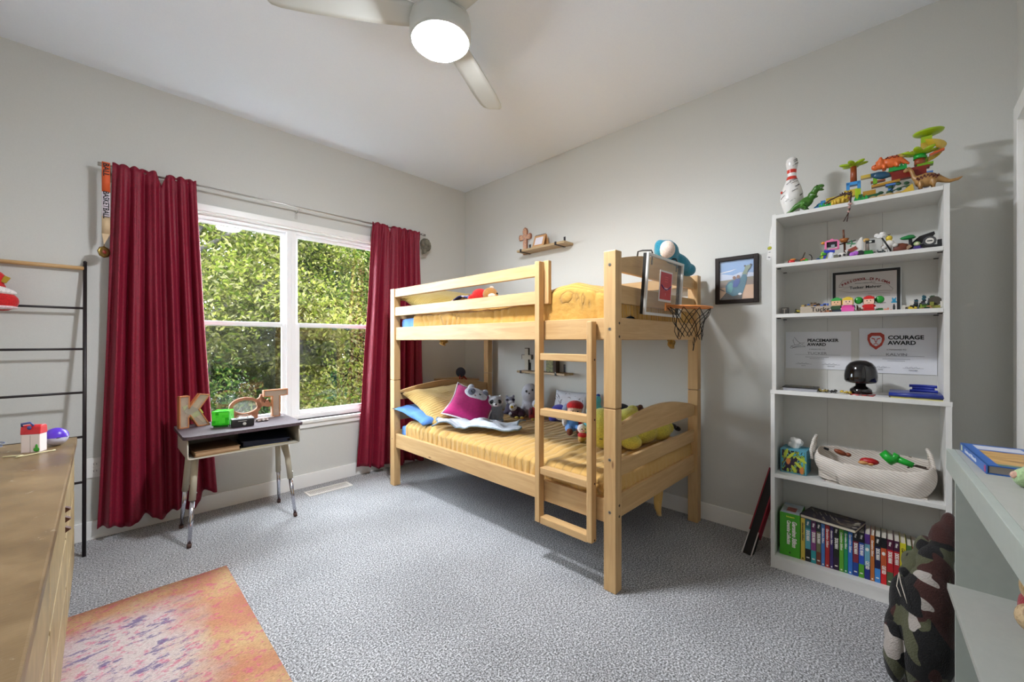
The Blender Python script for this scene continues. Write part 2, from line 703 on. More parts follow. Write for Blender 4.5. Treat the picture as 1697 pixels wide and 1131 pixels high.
def leaf_mat(name, cols):
    m = bpy.data.materials.new(name)
    m.use_nodes = True
    t = m.node_tree
    t.nodes.clear()
    o = t.nodes.new('ShaderNodeOutputMaterial'); mx = t.nodes.new('ShaderNodeMixShader')
    d = t.nodes.new('ShaderNodeBsdfDiffuse'); tr = t.nodes.new('ShaderNodeBsdfTranslucent')
    g = t.nodes.new('ShaderNodeNewGeometry'); r = t.nodes.new('ShaderNodeValToRGB')
    e = r.color_ramp.elements
    while len(e) < len(cols):
        e.new(.5)
    for i, c in enumerate(cols):
        e[i].position = i / (len(cols) - 1)
        e[i].color = tuple(v * .092 for v in rgb(c)[:3]) + (1,)
    t.links.new(g.outputs['Random Per Island'], r.inputs[0])
    t.links.new(r.outputs[0], d.inputs[0]); t.links.new(r.outputs[0], tr.inputs[0])
    mx.inputs[0].default_value = .42
    t.links.new(d.outputs[0], mx.inputs[1]); t.links.new(tr.outputs[0], mx.inputs[2]); t.links.new(mx.outputs[0], o.inputs[0])
    return m
leafA = leaf_mat('leaves_bright', ['7d9a34', 'a9ba4c', 'd2d36e', 'f0ecb4'])
leafB = leaf_mat('leaves_deep', ['2c5c28', '527f34', '8fae52', 'b9c878'])
bark_m = noisy('bark', '1a1512', .95, 22, .6, .03, .4)

def foliage_mesh(seed, n, rx, ry, rz, nclump, leaf):
    rnd = random.Random(seed)
    bm = bmesh.new()
    cl = []
    for _ in range(nclump):
        while True:
            p = Vector((rnd.uniform(-1, 1), rnd.uniform(-1, 1), rnd.uniform(-1, 1)))
            if p.length < 1:
                break
        cl.append((Vector((p.x * rx, p.y * ry, p.z * rz)), rnd.uniform(.35, .8)))
    for _ in range(n):
        c, cr = rnd.choice(cl)
        d = Vector((rnd.gauss(0, 1), rnd.gauss(0, 1), rnd.gauss(0, .55))).normalized() * cr * (rnd.random() ** .45)
        p = c + d
        s = leaf * rnd.uniform(.6, 1.35)
        q = Euler((rnd.uniform(-1.1, 1.1), rnd.uniform(-1.1, 1.1), rnd.uniform(0, 2 * PI))).to_matrix()
        vs = [bm.verts.new(p + q @ Vector(v)) for v in ((-s, 0, 0), (0, -s * .48, s * .12), (s, 0, 0), (0, s * .48, s * .12))]
        bm.faces.new(vs)
    me = bpy.data.meshes.new('foliage')
    bm.to_mesh(me)
    bm.free()
    return me
def trunk_mesh(seed, h, r):
    rnd = random.Random(seed)
    bm = bmesh.new()
    pts = [(rnd.uniform(-.1, .1) * i * .5, rnd.uniform(-.1, .1) * i * .5, -2.4 + (h + 2.4) * i / 7) for i in range(8)]
    tube(bm, pts, [r * (1 - .09 * i) for i in range(8)], 10)
    for k in range(7):
        b = Vector(pts[3 + k % 4])
        a = rnd.uniform(0, 2 * PI)
        L = rnd.uniform(1.0, 2.0)
        tube(bm, [b, b + Vector((math.cos(a) * L * .5, math.sin(a) * L * .5, L * .35)), b + Vector((math.cos(a) * L, math.sin(a) * L, L * .8))], [r * .35, r * .24, r * .1], 6)
    me = bpy.data.meshes.new('trunk')
    bm.to_mesh(me)
    bm.free()
    return me
fol = [foliage_mesh(11, 30000, 1.9, 1.5, 2.6, 60, .042), foliage_mesh(12, 30000, 2.1, 1.5, 2.3, 58, .045)]
trk = [trunk_mesh(21, 4.5, .10), trunk_mesh(22, 5.0, .13)]
bush = foliage_mesh(13, 20000, 1.9, 1.0, .95, 34, .036)
for me in fol + [bush]:
    me.materials.append(leafA)
for me in trk:
    me.materials.append(bark_m)

def mk(name, me, parent, m=None):
    o = bpy.data.objects.new(name, me)
    COL.objects.link(o)
    o.parent = parent
    if m:
        o.material_slots[0].link = 'OBJECT'
        o.material_slots[0].material = m
    return o
TREES = [  # x, y, z, variant, leaves, rot, label
    (1.2, 8.6, 2.6, 0, leafA, 0.3, 'bright yellow-green leafy tree outside the left window, nearest the glass'),
    (3.0, 9.4, 2.3, 1, leafA, 1.9, 'leafy tree seen through the left window beside the centre mullion'),
    (5.0, 9.6, 2.4, 0, leafB, 3.3, 'deep green tree with a dark leaning trunk outside the right window'),
    (7.2, 11.2, 2.2, 1, leafA, 4.2, 'pale sunlit tree filling the right part of the right window'),
    (2.3, 13.0, 3.2, 0, leafB, 5.1, 'darker tree standing further back behind the left window trees'),
    (5.6, 14.0, 2.6, 1, leafA, 0.8, 'hazy yellow-green tree in the distance behind the right window'),
    (-.9, 10.0, 2.4, 1, leafB, 2.2, 'green tree at the far left outside, mostly behind the left curtain'),
    (9.6, 14.5, 2.2, 0, leafB, 2.7, 'green tree at the far right outside, mostly behind the right curtain'),
    (1.0, 17.5, 3.4, 1, leafB, 1.1, 'distant dark tree low behind the left pane of the left window'),
    (4.2, 18.0, 3.2, 0, leafB, 3.9, 'distant tree behind the centre mullion of the window'),
    (7.4, 18.5, 3.0, 1, leafB, 5.5, 'distant tree behind the left half of the right window'),
    (10.8, 19.0, 3.4, 0, leafA, .4, 'distant pale tree behind the right edge of the right window'),
]
for i, (x, y, z, v, lm, r, lb) in enumerate(TREES):
    t = thing('tree', lb, 'tree', (x, y, 0), r, 'trees outside the window')
    f = mk('foliage', fol[v], t, lm)
    f.location = (0, 0, z)
    if y > 16:
        t.scale = (1.45, 1.2, 1.3)
    mk('trunk', trk[v], t)
BUSH = [(1.6, 7.2, -.35, leafB, .2, 'low dark shrub outside, below the left window'),
        (3.5, 7.8, -.25, leafA, 1.2, 'low yellow-green shrub outside, below the right window'),
        (5.6, 9.4, -.5, leafB, 2.4, 'low green shrub outside, in the lower right of the right window'),
        (3.2, 11.0, .1, leafA, 4.0, 'sunlit shrub further back between the trees outside'),
        (-.2, 8.8, -.3, leafA, 3.1, 'shrub outside at the far left behind the left curtain'),
        (1.2, 11.5, .6, leafB, .9, 'dark undergrowth shrub behind the front shrubs, low in the left window'),
        (5.0, 11.8, .7, leafB, 2.9, 'dark undergrowth shrub behind the front shrubs, low in the right window'),
        (7.4, 12.6, .4, leafA, 5.0, 'pale shrub low at the right edge of the right window'),
        (3.4, 14.0, .9, leafB, 1.8, 'far dark shrub between the trunks behind the window mullion')]
for (x, y, z, lm, r, lb) in BUSH:
    t = thing('shrub', lb, 'shrub', (x, y, z - .9), r, 'shrubs outside the window')
    f = mk('foliage', bush, t, lm)
    f.location = (0, 0, .9)
    if y > 11:
        t.scale = (1.35, 1.2, 1.25)
    bm = bmesh.new()
    for a in range(5):
        tube(bm, [(0, 0, -1.4), (math.cos(a) * .2, math.sin(a) * .2, .1), (math.cos(a) * .6, math.sin(a) * .6, .8)], [.03, .02, .01], 5)
    obj('stem', bm, bark_m, t)

# floor vent
t = thing('floor_vent', 'white slotted metal floor vent in the carpet under the window', 'floor vent', (1.245, 3.205, 0))
bm = bmesh.new()
bx(bm, -.163, .163, -.058, -.045, 0, .006); bx(bm, -.163, .163, .045, .058, 0, .006)
bx(bm, -.163, -.148, -.045, .045, 0, .006); bx(bm, .148, .163, -.045, .045, 0, .006)
for i in range(27):
    x = -.143 + i * .011
    bx(bm, x, x + .006, -.045, .045, 0, .005)
obj('grille', bm, mat('vent_white', 'dcd8cf', .4), t)
bm = bmesh.new(); bx(bm, -.15, .15, -.046, .046, 0, .0012)
obj('duct_opening', bm, C('26231f', .9), t)

# wall outlet by the curtain
t = thing('wall_outlet', 'white wall outlet plate low on the wall between ladder and left curtain', 'outlet', (-.018, YF, .413), 0)
bm = bmesh.new(); bx(bm, -.035, .035, -.006, 0, -.057, .057, bev=.002)
obj('cover_plate', bm, white_m, t)
for z in (-.02, .02):
    bm = bmesh.new(); bx(bm, -.014, .014, -.008, -.005, z - .013, z + .013, bev=.001)
    for x in (-.006, .006):
        bx(bm, x - .001, x + .001, -.0085, -.0078, z - .004, z + .006, mi=1)
    obj('socket', bm, [white_m, C('222222', .5)], t)

# ------------------------------------------------------------ ceiling fan
t = thing('ceiling_fan', 'white three-blade ceiling fan with a lit round lamp', 'ceiling fan', (1.03, 1.44, 0))
fan_m = mat('fan_white', 'cfd1cc', .4)
bm = bmesh.new()
lathe(bm, [(.0, ZC), (.075, ZC), (.075, ZC - .02), (.05, ZC - .06), (.02, ZC - .065), (.02, ZC - .09), (.06, ZC - .10), (.075, ZC - .13), (.105, ZC - .17), (.125, ZC - .2), (.125, ZC - .215), (0, ZC - .215)], seg=40)
obj('motor_housing', bm, fan_m, t)
bm = bmesh.new()
lathe(bm, [(.0, ZC - .216), (.128, ZC - .216), (.131, ZC - .225), (.130, ZC - .285), (.124, ZC - .30), (.116, ZC - .30), (.116, ZC - .28)], seg=40)
obj('lamp_ring', bm, fan_m, t)
bm = bmesh.new()
lathe(bm, [(.116, ZC - .285), (.115, ZC - .305), (.10, ZC - .318), (.06, ZC - .326), (0, ZC - .328)], seg=40)
lens_m = mat('lit_lens', 'ffffff', .4, emit='f4f8ff', es=340)
obj('lamp_lens', bm, lens_m, t)
for k, ang in enumerate((148, 28, 268)):
    bm = bmesh.new()
    A = math.radians(ang)
    R_ = Matrix.Rotation(A, 4, 'Z')
    outline = []
    prof = [(.10, -.045, .05), (.16, -.052, .056), (.26, -.060, .062), (.4, -.065, .064), (.54, -.069, .067), (.64, -.066, .062), (.675, -.058, .052), (.688, -.042, .034)]
    def fn(u, v):
        i = u * (len(prof) - 1)
        i0 = min(int(i), len(prof) - 2)
        f = i - i0
        a, b = prof[i0], prof[i0 + 1]
        r = a[0] + (b[0] - a[0]) * f
        lo = a[1] + (b[1] - a[1]) * f
        hi = a[2] + (b[2] - a[2]) * f
        y = lo + (hi - lo) * v
        return R_ @ Vector((r, y, ZC - .205 + y * .22))
    grid(bm, 22, 6, fn)
    obj('fan_blade', bm, fan_m, t, solid=.008)

# ------------------------------------------------------------ curtains, rod and what hangs on it
def velvet():
    m = mat('wine_velvet', '7a0626', .6, sheen=.1)
    t = NT(m)
    t.b.inputs['Sheen Tint'].default_value = rgb('ff6fa0')
    t.b.inputs['Sheen Roughness'].default_value = .35
    v = t.co((60, 60, 14))
    n = t.noise(v, 6, 3)
    t.l(t.ramp(n, [(.35, '6e0420'), (.65, '8e0a2e')]), t.b.inputs['Base Color'])
    t.bump(n, .25, .003)
    return m
velvet_m = velvet()

def curtain(label, xt0, xt1, xb0, xb1, folds, seed, notch, hem, zt=2.178):
    """folds hang straight down, deeper towards the hem; the top is shirred on the rod"""
    bm = bmesh.new()
    rnd = random.Random(seed)
    ph = [rnd.uniform(-.5, .5) for _ in range(folds + 1)]
    def fn(u, v):
        # v: 0 top, 1 bottom
        zb = hem(u)
        z = zt + .012 * abs(math.sin(u * folds * PI * 1.5 + seed)) - v * (zt - zb)
        for (c, w, d) in notch:
            if abs(u - c) < w:
                z = min(z, zt + .012 - d * (1 - abs(u - c) / w)) if v < .03 else z
        w = v ** 1.1
        uu = u + .012 * math.sin(v * 3 + u * 9 + seed) * v
        x = (xt0 + (xt1 - xt0) * uu) * (1 - w) + (xb0 + (xb1 - xb0) * uu) * w
        A = .012 + .02 * min(1, v * 2.5)
        ph_ = u * folds * 2 * PI + .9 * math.sin(u * 5 + seed)
        y = 3.298 + A * math.sin(ph_) + .35 * A * math.sin(2.3 * ph_ + seed) + .004 * math.sin(v * 14 + u * 20)
        if v < .03:
            y = 3.291 + .7 * (y - 3.298)
        return Vector((x, y, z))
    grid(bm, 150, 70, fn)
    o = obj('curtain', bm, velvet_m, solid=.003)
    return tag(o, label, 'curtain', 'wine red curtains')

def hemL(u):
    return .055 + .02 * math.sin(u * 22) + (.06 if u > .78 else 0) * min(1, (u - .78) / .1) + .02 * u
def hemR(u):
    return .075 - .05 * min(1, u * 2) + .012 * math.sin(u * 18)
curtain('wine red velvet curtain left of the window, behind the school desk', .052, .437, -.005, .545, 6, 1.0, [(.56, .07, .085)], hemL)
curtain('wine red velvet curtain right of the window, behind the bunk bed post', 1.648, 2.125, 1.525, 2.16, 6, 2.0, [(.33, .05, .07)], hemR, 2.172)

t = thing('curtain_rod', 'thin silver curtain rod above the window with three brackets', 'curtain rod', (0, 0, 0))
steel = mat('brushed_steel', 'b9b6b0', .28, metal=1)
bm = bmesh.new(); tube(bm, [(.03, 3.305, 2.165), (1.08, 3.305, 2.165), (2.16, 3.305, 2.165)], .0065, 12)
obj('rod', bm, steel, t)
for x in (-.008, 2.148):
    bm = bmesh.new(); cyl(bm, (x, 3.305, 2.165), (x + .038, 3.305, 2.165), .011, seg=14)
    obj('finial', bm, steel, t)
for x in (.045, 1.065, 2.13):
    bm = bmesh.new()
    bx(bm, x - .009, x + .009, 3.380, 3.384, 2.095, 2.15)
    tube(bm, [(x, 3.382, 2.14), (x, 3.34, 2.145), (x, 3.31, 2.155)], .004, 6)
    obj('bracket', bm, steel, t)

t = thing('ribbon_medal', 'orange and white basketball ribbon with a round medal on the rod end', 'medal', (.012, 3.285, 2.165), 0)
bm = bmesh.new()
for (z0, z1, m_) in ((.012, -.16, 0), (-.16, -.30, 1), (-.30, -.40, 2)):
    grid(bm, 2, 2, lambda u, v: Vector((-.003 + .034 * u, 0, z0 + (z1 - z0) * v)), m_)
bm.faces.new([bm.verts.new(p) for p in ((-.003, 0, -.40), (.031, 0, -.40), (.006, 0, -.462))]).material_index = 2
obj('ribbon', bm, [C('d85a2a', .6), C('e4d9e2', .6), C('cdb28d', .6)], t, solid=.002)
bm = bmesh.new()
text(bm, 'BALL', .034, MX((.003, -.002, .006)) @ DOWN, bold=.0008)
text(bm, 'BASKETBALL', .034, MX((.003, -.002, -.155)) @ DOWN, bold=.0008, width=.82)
obj('lettering', bm, C('15131c', .6), t)
bm = bmesh.new()
lathe(bm, [(0, -.003), (.02, -.003), (.03, -.004), (.034, 0), (.03, .004), (.02, .003), (0, .003)], (.006, 0, -.505), seg=8, rot=(PI / 2, 0, math.radians(35)))
ball(bm, (.006, 0, -.505), (.013, .006, .013), (0, 0, math.radians(35)), mi=1)
tube(bm, [(.006, 0, -.46), (.006, 0, -.475)], .002, 6)
obj('medal', bm, [mat('bronze', '8a7442', .3, metal=1), C('7c2416', .4)], t)

# cap hanging from the right end of the rod
cap = thing('cap', '', 'cap', (2.165, 3.30, 2.07), 0)
cap_m = noisy('grey_camo_cloth', '6f6b5f', .9, 30, .4, .004, .5)
bm = bmesh.new()
softbox(bm, (.02, 0, 0), (.048, .045, .062), .044, (14, 14, 14), amp=.006, freq=28, seed=5, rot=(0, -.35, 0))
obj('crown', bm, cap_m, cap)
bm = bmesh.new()
grid(bm, 12, 8, lambda u, v: Vector((-.045 + .05 * u + .01 * v, -.03 + .05 * math.sin(u * PI) * .3 + .004 * math.sin(v * 9), -.02 - .085 * v * (1 - .3 * u))))
obj('brim', bm, cap_m, cap, solid=.004)
tag(cap, 'grey camouflage cap hanging from the right end of the curtain rod', 'cap')
# ------------------------------------------------------------ rug
def rug_mat():
    m = mat('faded_rug', 'dca06a', .95)
    t = NT(m)
    v = t.co()
    st = t.co((7, 46, 1))
    n1 = t.noise(v, 3.0, 3)
    ns = t.noise(st, 6, 4, .65)
    nf = t.noise(t.co((22, 70, 1)), 4, 4, .8)
    base = t.ramp(n1, [(.32, 'b8745a'), (.45, 'c08a64'), (.58, 'caa878'), (.72, 'bf9468')])
    # distance from the rug edge decides border or faded middle
    sep = t.n('SeparateXYZ'); t.l(v, sep.inputs[0])
    ax = t.n('Math', operation='MULTIPLY_ADD'); t.l(sep.outputs[0], ax.inputs[0]); ax.inputs[1].default_value = 1; ax.inputs[2].default_value = .02
    ab = t.n('Math', operation='ABSOLUTE'); t.l(ax.outputs[0], ab.inputs[0])
    ny = t.n('Math', operation='MULTIPLY_ADD'); t.l(sep.outputs[1], ny.inputs[0]); ny.inputs[1].default_value = -1; ny.inputs[2].default_value = .93
    iy = t.n('Math', operation='SUBTRACT'); iy.inputs[0].default_value = .36; t.l(ab.outputs[0], iy.inputs[1])
    mn = t.n('Math', operation='MINIMUM'); t.l(iy.outputs[0], mn.inputs[0]); t.l(ny.outputs[0], mn.inputs[1])
    wob = t.n('Math', operation='MULTIPLY_ADD'); t.l(t.noise(v, 9, 3), wob.inputs[0]); wob.inputs[1].default_value = .22; t.l(mn.outputs[0], wob.inputs[2])
    mid = t.ramp(wob.outputs[0], [(.2, (0, 0, 0, 1)), (.36, (.72, .72, .72, 1))])
    base = t.mix(mid, base, rgb('cbc3c8'))
    pk = t.ramp(t.noise(t.co((1, 1.4, 1)), 30, 5, .7), [(.53, (0, 0, 0, 1)), (.62, (.7, .7, .7, 1))])
    base = t.mix(pk, base, rgb('c9587c'))
    pu = t.ramp(t.noise(t.co((.8, 1.7, 1), (0, 0, .2)), 17, 5, .75), [(.54, (0, 0, 0, 1)), (.58, (1, 1, 1, 1))])
    pm = t.n('Math', operation='MULTIPLY'); t.l(pu, pm.inputs[0]); t.l(mid, pm.inputs[1])
    base = t.mix(pm.outputs[0], base, rgb('4b3b7e'))
    # dark pink band along the far short edge
    bd = t.ramp(sep.outputs[1], [(.86, (0, 0, 0, 1)), (.93, (.65, .65, .65, 1))])
    bm_ = t.n('Math', operation='MULTIPLY'); t.l(bd, bm_.inputs[0]); t.l(t.ramp(ns, [(.42, (0, 0, 0, 1)), (.6, (1, 1, 1, 1))]), bm_.inputs[1])
    base = t.mix(bm_.outputs[0], base, rgb('b8323a'))
    dk = t.ramp(t.noise(t.co((14, 70, 1)), 4, 4, .7), [(.60, (0, 0, 0, 1)), (.66, (.8, .8, .8, 1))])
    base = t.mix(dk, base, rgb('4a2c3e'))
    fz = t.ramp(nf, [(.32, (.5, .48, .48, 1)), (.62, (1, 1, 1, 1))])
    base = t.mix(1.0, base, fz, 'MULTIPLY')
    t.l(base, t.b.inputs['Base Color'])
    t.bump(nf, .5, .004)
    return m
bm = bmesh.new()
softbox(bm, (0, 0, .005), (.375, .93, .005), .004, (6, 14, 2), amp=.0012, freq=8)
o = obj('rug', bm, rug_mat(), loc=(.078, 1.545, 0))
tag(o, 'faded orange, pink and purple patterned rug on the grey carpet', 'rug')

# ------------------------------------------------------------ blanket ladder against the window wall
t = thing('blanket_ladder', 'black metal blanket ladder leaning on the wall left of the window', 'ladder', (0, 0, 0))
dark_m = mat('black_metal', '1f1719', .45)
def lp(x, z):
    return Vector((x, 3.135 + (3.365 - 3.135) * z / 1.60, z))
for x in (-.058, -.50):
    bm = bmesh.new(); tube(bm, [lp(x, 0), lp(x, 1.6)], .0085, 12)
    ball(bm, lp(x, 1.6), .0087)
    obj('rail', bm, dark_m, t)
for i, z in enumerate((1.335, 1.105, .865, .625, .385)):
    bm = bmesh.new(); tube(bm, [lp(-.50, z), lp(-.058, z)], .0065, 10)
    obj('rung', bm, dark_m, t)
bm = bmesh.new(); cyl(bm, lp(-.50, 1.565), lp(-.062, 1.565), .011, seg=14)
lab(obj('wooden_rung', bm, wood('x', knots=False), t), 'pale wooden top rung')

t = thing('plush_mitten', 'red and white plush mitten with gold trim hung over the black ladder', 'mitten', (-.40, 3.275, 1.365), 0)
bm = bmesh.new()
ball(bm, (0, -.01, .03), (.075, .04, .09)); ball(bm, (.055, -.02, -.015), (.06, .04, .05)); ball(bm, (-.01, -.005, .12), (.06, .04, .06)); ball(bm, (.03, -.01, .10), (.04, .035, .04))
obj('mitten_body', bm, plush('c41a1e'), t, remesh=.006)
bm = bmesh.new(); ball(bm, (.03, -.022, .045), (.078, .037, .022), (0, .25, 0))
obj('white_band', bm, plush('e8e2e0'), t)
bm = bmesh.new(); box(bm, (.068, -.025, .095), (.022, .014, .034), (0, .5, 0), .003)
obj('gold_trim', bm, mat('gold', 'b99a3a', .35, metal=.8), t)
bm = bmesh.new(); ball(bm, (.05, -.03, -.045), (.06, .035, .012))
obj('pale_sole', bm, plush('e5c9cf'), t)

# ------------------------------------------------------------ dresser
def gold_mat():
    m = mat('worn_gold_paint', '7f6440', .4)
    t = NT(m)
    v = t.co()
    n = t.noise(v, 5, 6, .65)
    g = t.noise(t.co((14, 90, 14)), 3, 4)
    c = t.ramp(n, [(.3, '5e4a2e'), (.5, '776040'), (.7, '8d7553')])
    sc = t.ramp(t.noise(t.co((1, 1, 1), (0, 0, .4)), 13, 8, .75, 1.5), [(.63, (0, 0, 0, 1)), (.69, (.8, .8, .8, 1))])
    c = t.mix(sc, c, rgb('cfc2ae'))
    t.l(c, t.b.inputs['Base Color'])
    r = t.ramp(n, [(.3, (.28, .28, .28, 1)), (.7, (.5, .5, .5, 1))])
    t.l(r, t.b.inputs['Roughness'])
    t.bump(g, .2, .002)
    return m
gold = gold_mat()
t = thing('dresser', 'long low dresser in worn gold-brown paint along the left wall', 'dresser', (-.07, 1.70, 0))
bm = bmesh.new(); bx(bm, -.53, 0, -.965, .96, .69, .72, bev=.004)
obj('dresser_top', bm, gold, t)
bm = bmesh.new()
bx(bm, -.52, -.025, -.945, .945, .14, .69)
bx(bm, -.03, -.008, -.955, .955, .66, .69, bev=.003)
bx(bm, -.03, -.012, -.95, .95, .14, .16, bev=.003)
obj('body', bm, noisy('worn_gold_front', '9c8760', .45, 12, .15, .003, .25), t)
for j in range(3):
    for k in range(3):
        y0 = -.93 + j * .625
        z0 = .17 + k * .165
        bm = bmesh.new(); bx(bm, -.03, -.008, y0, y0 + .61, z0, z0 + .155, bev=.005)
        d = obj('drawer', bm, noisy('worn_gold_front', 'b09668'), t)
        bm = bmesh.new()
        for zz in (.035, .068, .10):
            prism(bm, [(-.009, -.010), (.005, 0), (-.009, .010)], y0 + .56, y0 + .58, Matrix.Translation((0, 0, z0 + zz)))
        if j == 1 and k == 2:
            obj('handle', bm, C('4a2412', .4), d)
        else:
            bm.free()
for x in (-.48, -.05):
    for y in (-.9, .9):
        bm = bmesh.new(); cyl(bm, (x, y, .14), (x, y, 0), .025, .014, 12)
        obj('leg', bm, C('5b3d22', .5), t)

# toy case, ball, string and cord on the dresser
t = thing('toy_case', 'small white toy house case with red lid on the dresser', 'toy', (-.178, 2.425, .72), math.radians(-25))
t.scale = (.82, .82, .95)
bm = bmesh.new(); bx(bm, -.033, .033, -.024, .024, 0, .075, bev=.003)
bx(bm, -.0005, .0005, -.0245, -.0235, .0, .07, mi=1)
obj('case_body', bm, [C('e6d8d4', .5), C('8d8480', .6)], t)
bm = bmesh.new()
prism(bm, [(-.025, 0), (.025, 0), (.022, .03), (.014, .036), (-.014, .036), (-.022, .03)], -.035, .035, Matrix.Translation((0, 0, .074)) @ Matrix.Rotation(PI / 2, 4, 'Z'), bev=.002)
obj('red_lid', bm, C('cf1f28', .35), t)
bm = bmesh.new(); tube(bm, [(-.03, -.02, .108), (-.03, -.024, .118), (.0, -.024, .122), (.01, -.02, .108)], .004)
ball(bm, (.0, -.03, .102), (.008, .004, .008))
obj('handle', bm, C('46508e', .4), t)
bm = bmesh.new(); ball(bm, (.022, -.0245, .012), (.011, .002, .009)); ball(bm, (.022, -.0245, .022), (.005, .002, .012))
obj('leaf_mark', bm, C('3f9b2f', .5), t)
t = thing('toy_ball', 'small purple and white ball behind the toy case on the dresser', 'ball', (-.125, 2.50, .72), .2)
bm = bmesh.new(); ball(bm, (0, 0, .036), .036, seg=24)
obj('white_half', bm, C('cfd0e4', .3), t)
bm = bmesh.new()
lathe(bm, [(.0368, 0), (.0355, .012), (.03, .0225), (.02, .031), (.01, .0355), (0, .0372)], (0, 0, .036), 24)
obj('purple_half', bm, C('5a35c4', .3), t)
bm = bmesh.new(); tube(bm, [(-.035, -.012, .036), (-.0, -.037, .036), (.03, -.022, .036)], .002)
obj('seam', bm, C('3a3a60', .4), t)
bm = bmesh.new()
tube(bm, [(-.25, 2.38, .723), (-.23, 2.37, .7235), (-.20, 2.355, .7235), (-.215, 2.33, .7235), (-.19, 2.345, .7235), (-.15, 2.37, .7235), (-.12, 2.385, .723)], .0022)
tag(obj('string', bm, C('d8cfa4', .8)), 'pale yellow string lying in front of the toy case', 'string')
bm = bmesh.new()
pts = [(-.38 + (.10 + .012 * math.sin(3 * a)) * math.cos(a), 2.53 + .07 * math.sin(a), .724 + .008 + .008 * math.sin(2 * a + .5)) for a in [i * 2 * PI / 40 for i in range(100)]]
tube(bm, [(p[0] + .0008 * i * .2, p[1], .7235 + i * .0003) for i, p in enumerate(pts)], .0018)
tag(obj('cord', bm, C('5c6380', .6)), 'loose coil of thin grey-blue cord on the dresser by the wall', 'cord')

# ------------------------------------------------------------ school desk
t = thing('school_desk', 'old school desk with wood-look top, open cream bin and metal legs', 'desk', (.622, 3.02, 0))
def laminate():
    m = mat('wood_laminate', 'b09a90', .25)
    tt = NT(m)
    n = tt.noise(tt.co((2, 30, 2)), 3, 4)
    tt.l(tt.ramp(n, [(.3, '9c8076'), (.7, 'c9b3aa')]), tt.b.inputs['Base Color'])
    return m
bm = bmesh.new()
def rrect(x0, x1, y0, y1, r, n=6):
    P = []
    for (cx, cy, a0) in ((x1 - r, y1 - r, 0), (x0 + r, y1 - r, PI / 2), (x0 + r, y0 + r, PI), (x1 - r, y0 + r, 1.5 * PI)):
        for i in range(n + 1):
            a = a0 + PI / 2 * i / n
            P.append((cx + r * math.cos(a), cy + r * math.sin(a)))
    return P
prism(bm, rrect(-.305, .305, -.225, .215, .03), -.625, -.607, Matrix.Rotation(-PI / 2, 4, 'X'))
for f in bm.faces:
    if abs(f.normal.z) < .5:
        f.material_index = 1
o = obj('desk_top', bm, [laminate(), noisy('worn_dark_edge', '44353a', .6, 120, .3, .002, .5)], t)
bm = bmesh.new()
cream = mat('cream_metal', 'b9b3a4', .4)
bx(bm, -.286, -.282, -.2, .19, .495, .607); bx(bm, .282, .286, -.2, .19, .495, .607)
bx(bm, -.286, .286, -.2, .19, .493, .497); bx(bm, -.286, .286, .186, .19, .497, .607)
tube(bm, [(-.284, -.2, .607), (-.284, -.2, .500), (-.276, -.2, .495), (.276, -.2, .495), (.284, -.2, .5), (.284, -.2, .607)], .004, 8)
obj('book_bin', bm, cream, t)
LEGS = [((-.235, -.09, .495), (-.275, -.172, 0)), ((-.25, .02, .495), (-.272, .165, 0)),
        ((.235, -.09, .495), (.277, -.153, 0)), ((.22, .02, .495), (.272, .178, 0))]
for a, b in LEGS:
    a, b = Vector(a), Vector(b)
    m_ = a.lerp(b, .5)
    bm = bmesh.new(); cyl(bm, a, m_, .0165, .0165, 16)
    ball(bm, a.lerp(b, .42) + Vector((.014, -.008, 0)), .005, mi=1)
    L = obj('leg', bm, [mat('beige_metal', 'b5ad98', .4), steel], t)
    bm = bmesh.new(); cyl(bm, m_, a.lerp(b, .97), .0125, .009, 16)
    obj('chrome_tube', bm, mat('chrome', 'c8c8d2', .12, metal=1), L)
    bm = bmesh.new(); cyl(bm, a.lerp(b, .955), b, .012, .011, 12)
    obj('foot_cap', bm, C('4a2f28', .6), L)
for s in (-1, 1):
    bm = bmesh.new(); tube(bm, [(s * .20, .06, .493), (s * .235, .0, .46), (s * .255, -.10, .33)], .009, 10)
    obj('brace', bm, mat('beige_metal', 'b5ad98', .4), t)

# books and papers inside the bin
DK = (.622, 3.02)
def wpos(p):
    return (DK[0] + p[0], DK[1] + p[1], p[2])
t = thing('book', 'tan paperback lying in the left of the desk bin', 'book', wpos((-.15, -.06, .500)), .06)
bm = bmesh.new(); bx(bm, -.105, .105, -.12, .12, .004, .026, bev=.002)
obj('pages', bm, C('a98a68', .8), t)
bm = bmesh.new(); bx(bm, -.109, .109, -.123, .123, 0, .004); bx(bm, -.109, .109, -.123, .123, .026, .029)
obj('cover', bm, C('8b6a4a', .6), t)
t = thing('binder', 'dark blue binder lying in the right of the desk bin', 'binder', wpos((.12, -.03, .503)), -.1)
bm = bmesh.new(); bx(bm, -.13, .13, -.125, .14, 0, .004, bev=.001); box(bm, (0, 0, .045), (.26, .265, .004), (.12, .05, 0), .001)
obj('cover', bm, C('1b2136', .5), t)
bm = bmesh.new(); box(bm, (0, .0, .022), (.24, .24, .03), (.05, .02, 0), .003)
obj('pages', bm, C('2a3048', .7), t)
o = toy('paper_stack', 'loose pale papers at the bottom of the desk bin', 'papers', wpos((0, -.09, .4975)), 0,
    [('paper', C('c7b995', .8), [('b', (-.09, -.06, .001), (.3, .07, .001), (0, 0, .05)), ('b', (.1, -.05, .002), (.26, .06, .001), (0, 0, -.08)), ('b', (.13, -.02, .0035), (.2, .1, .001), (0, 0, .1))])])

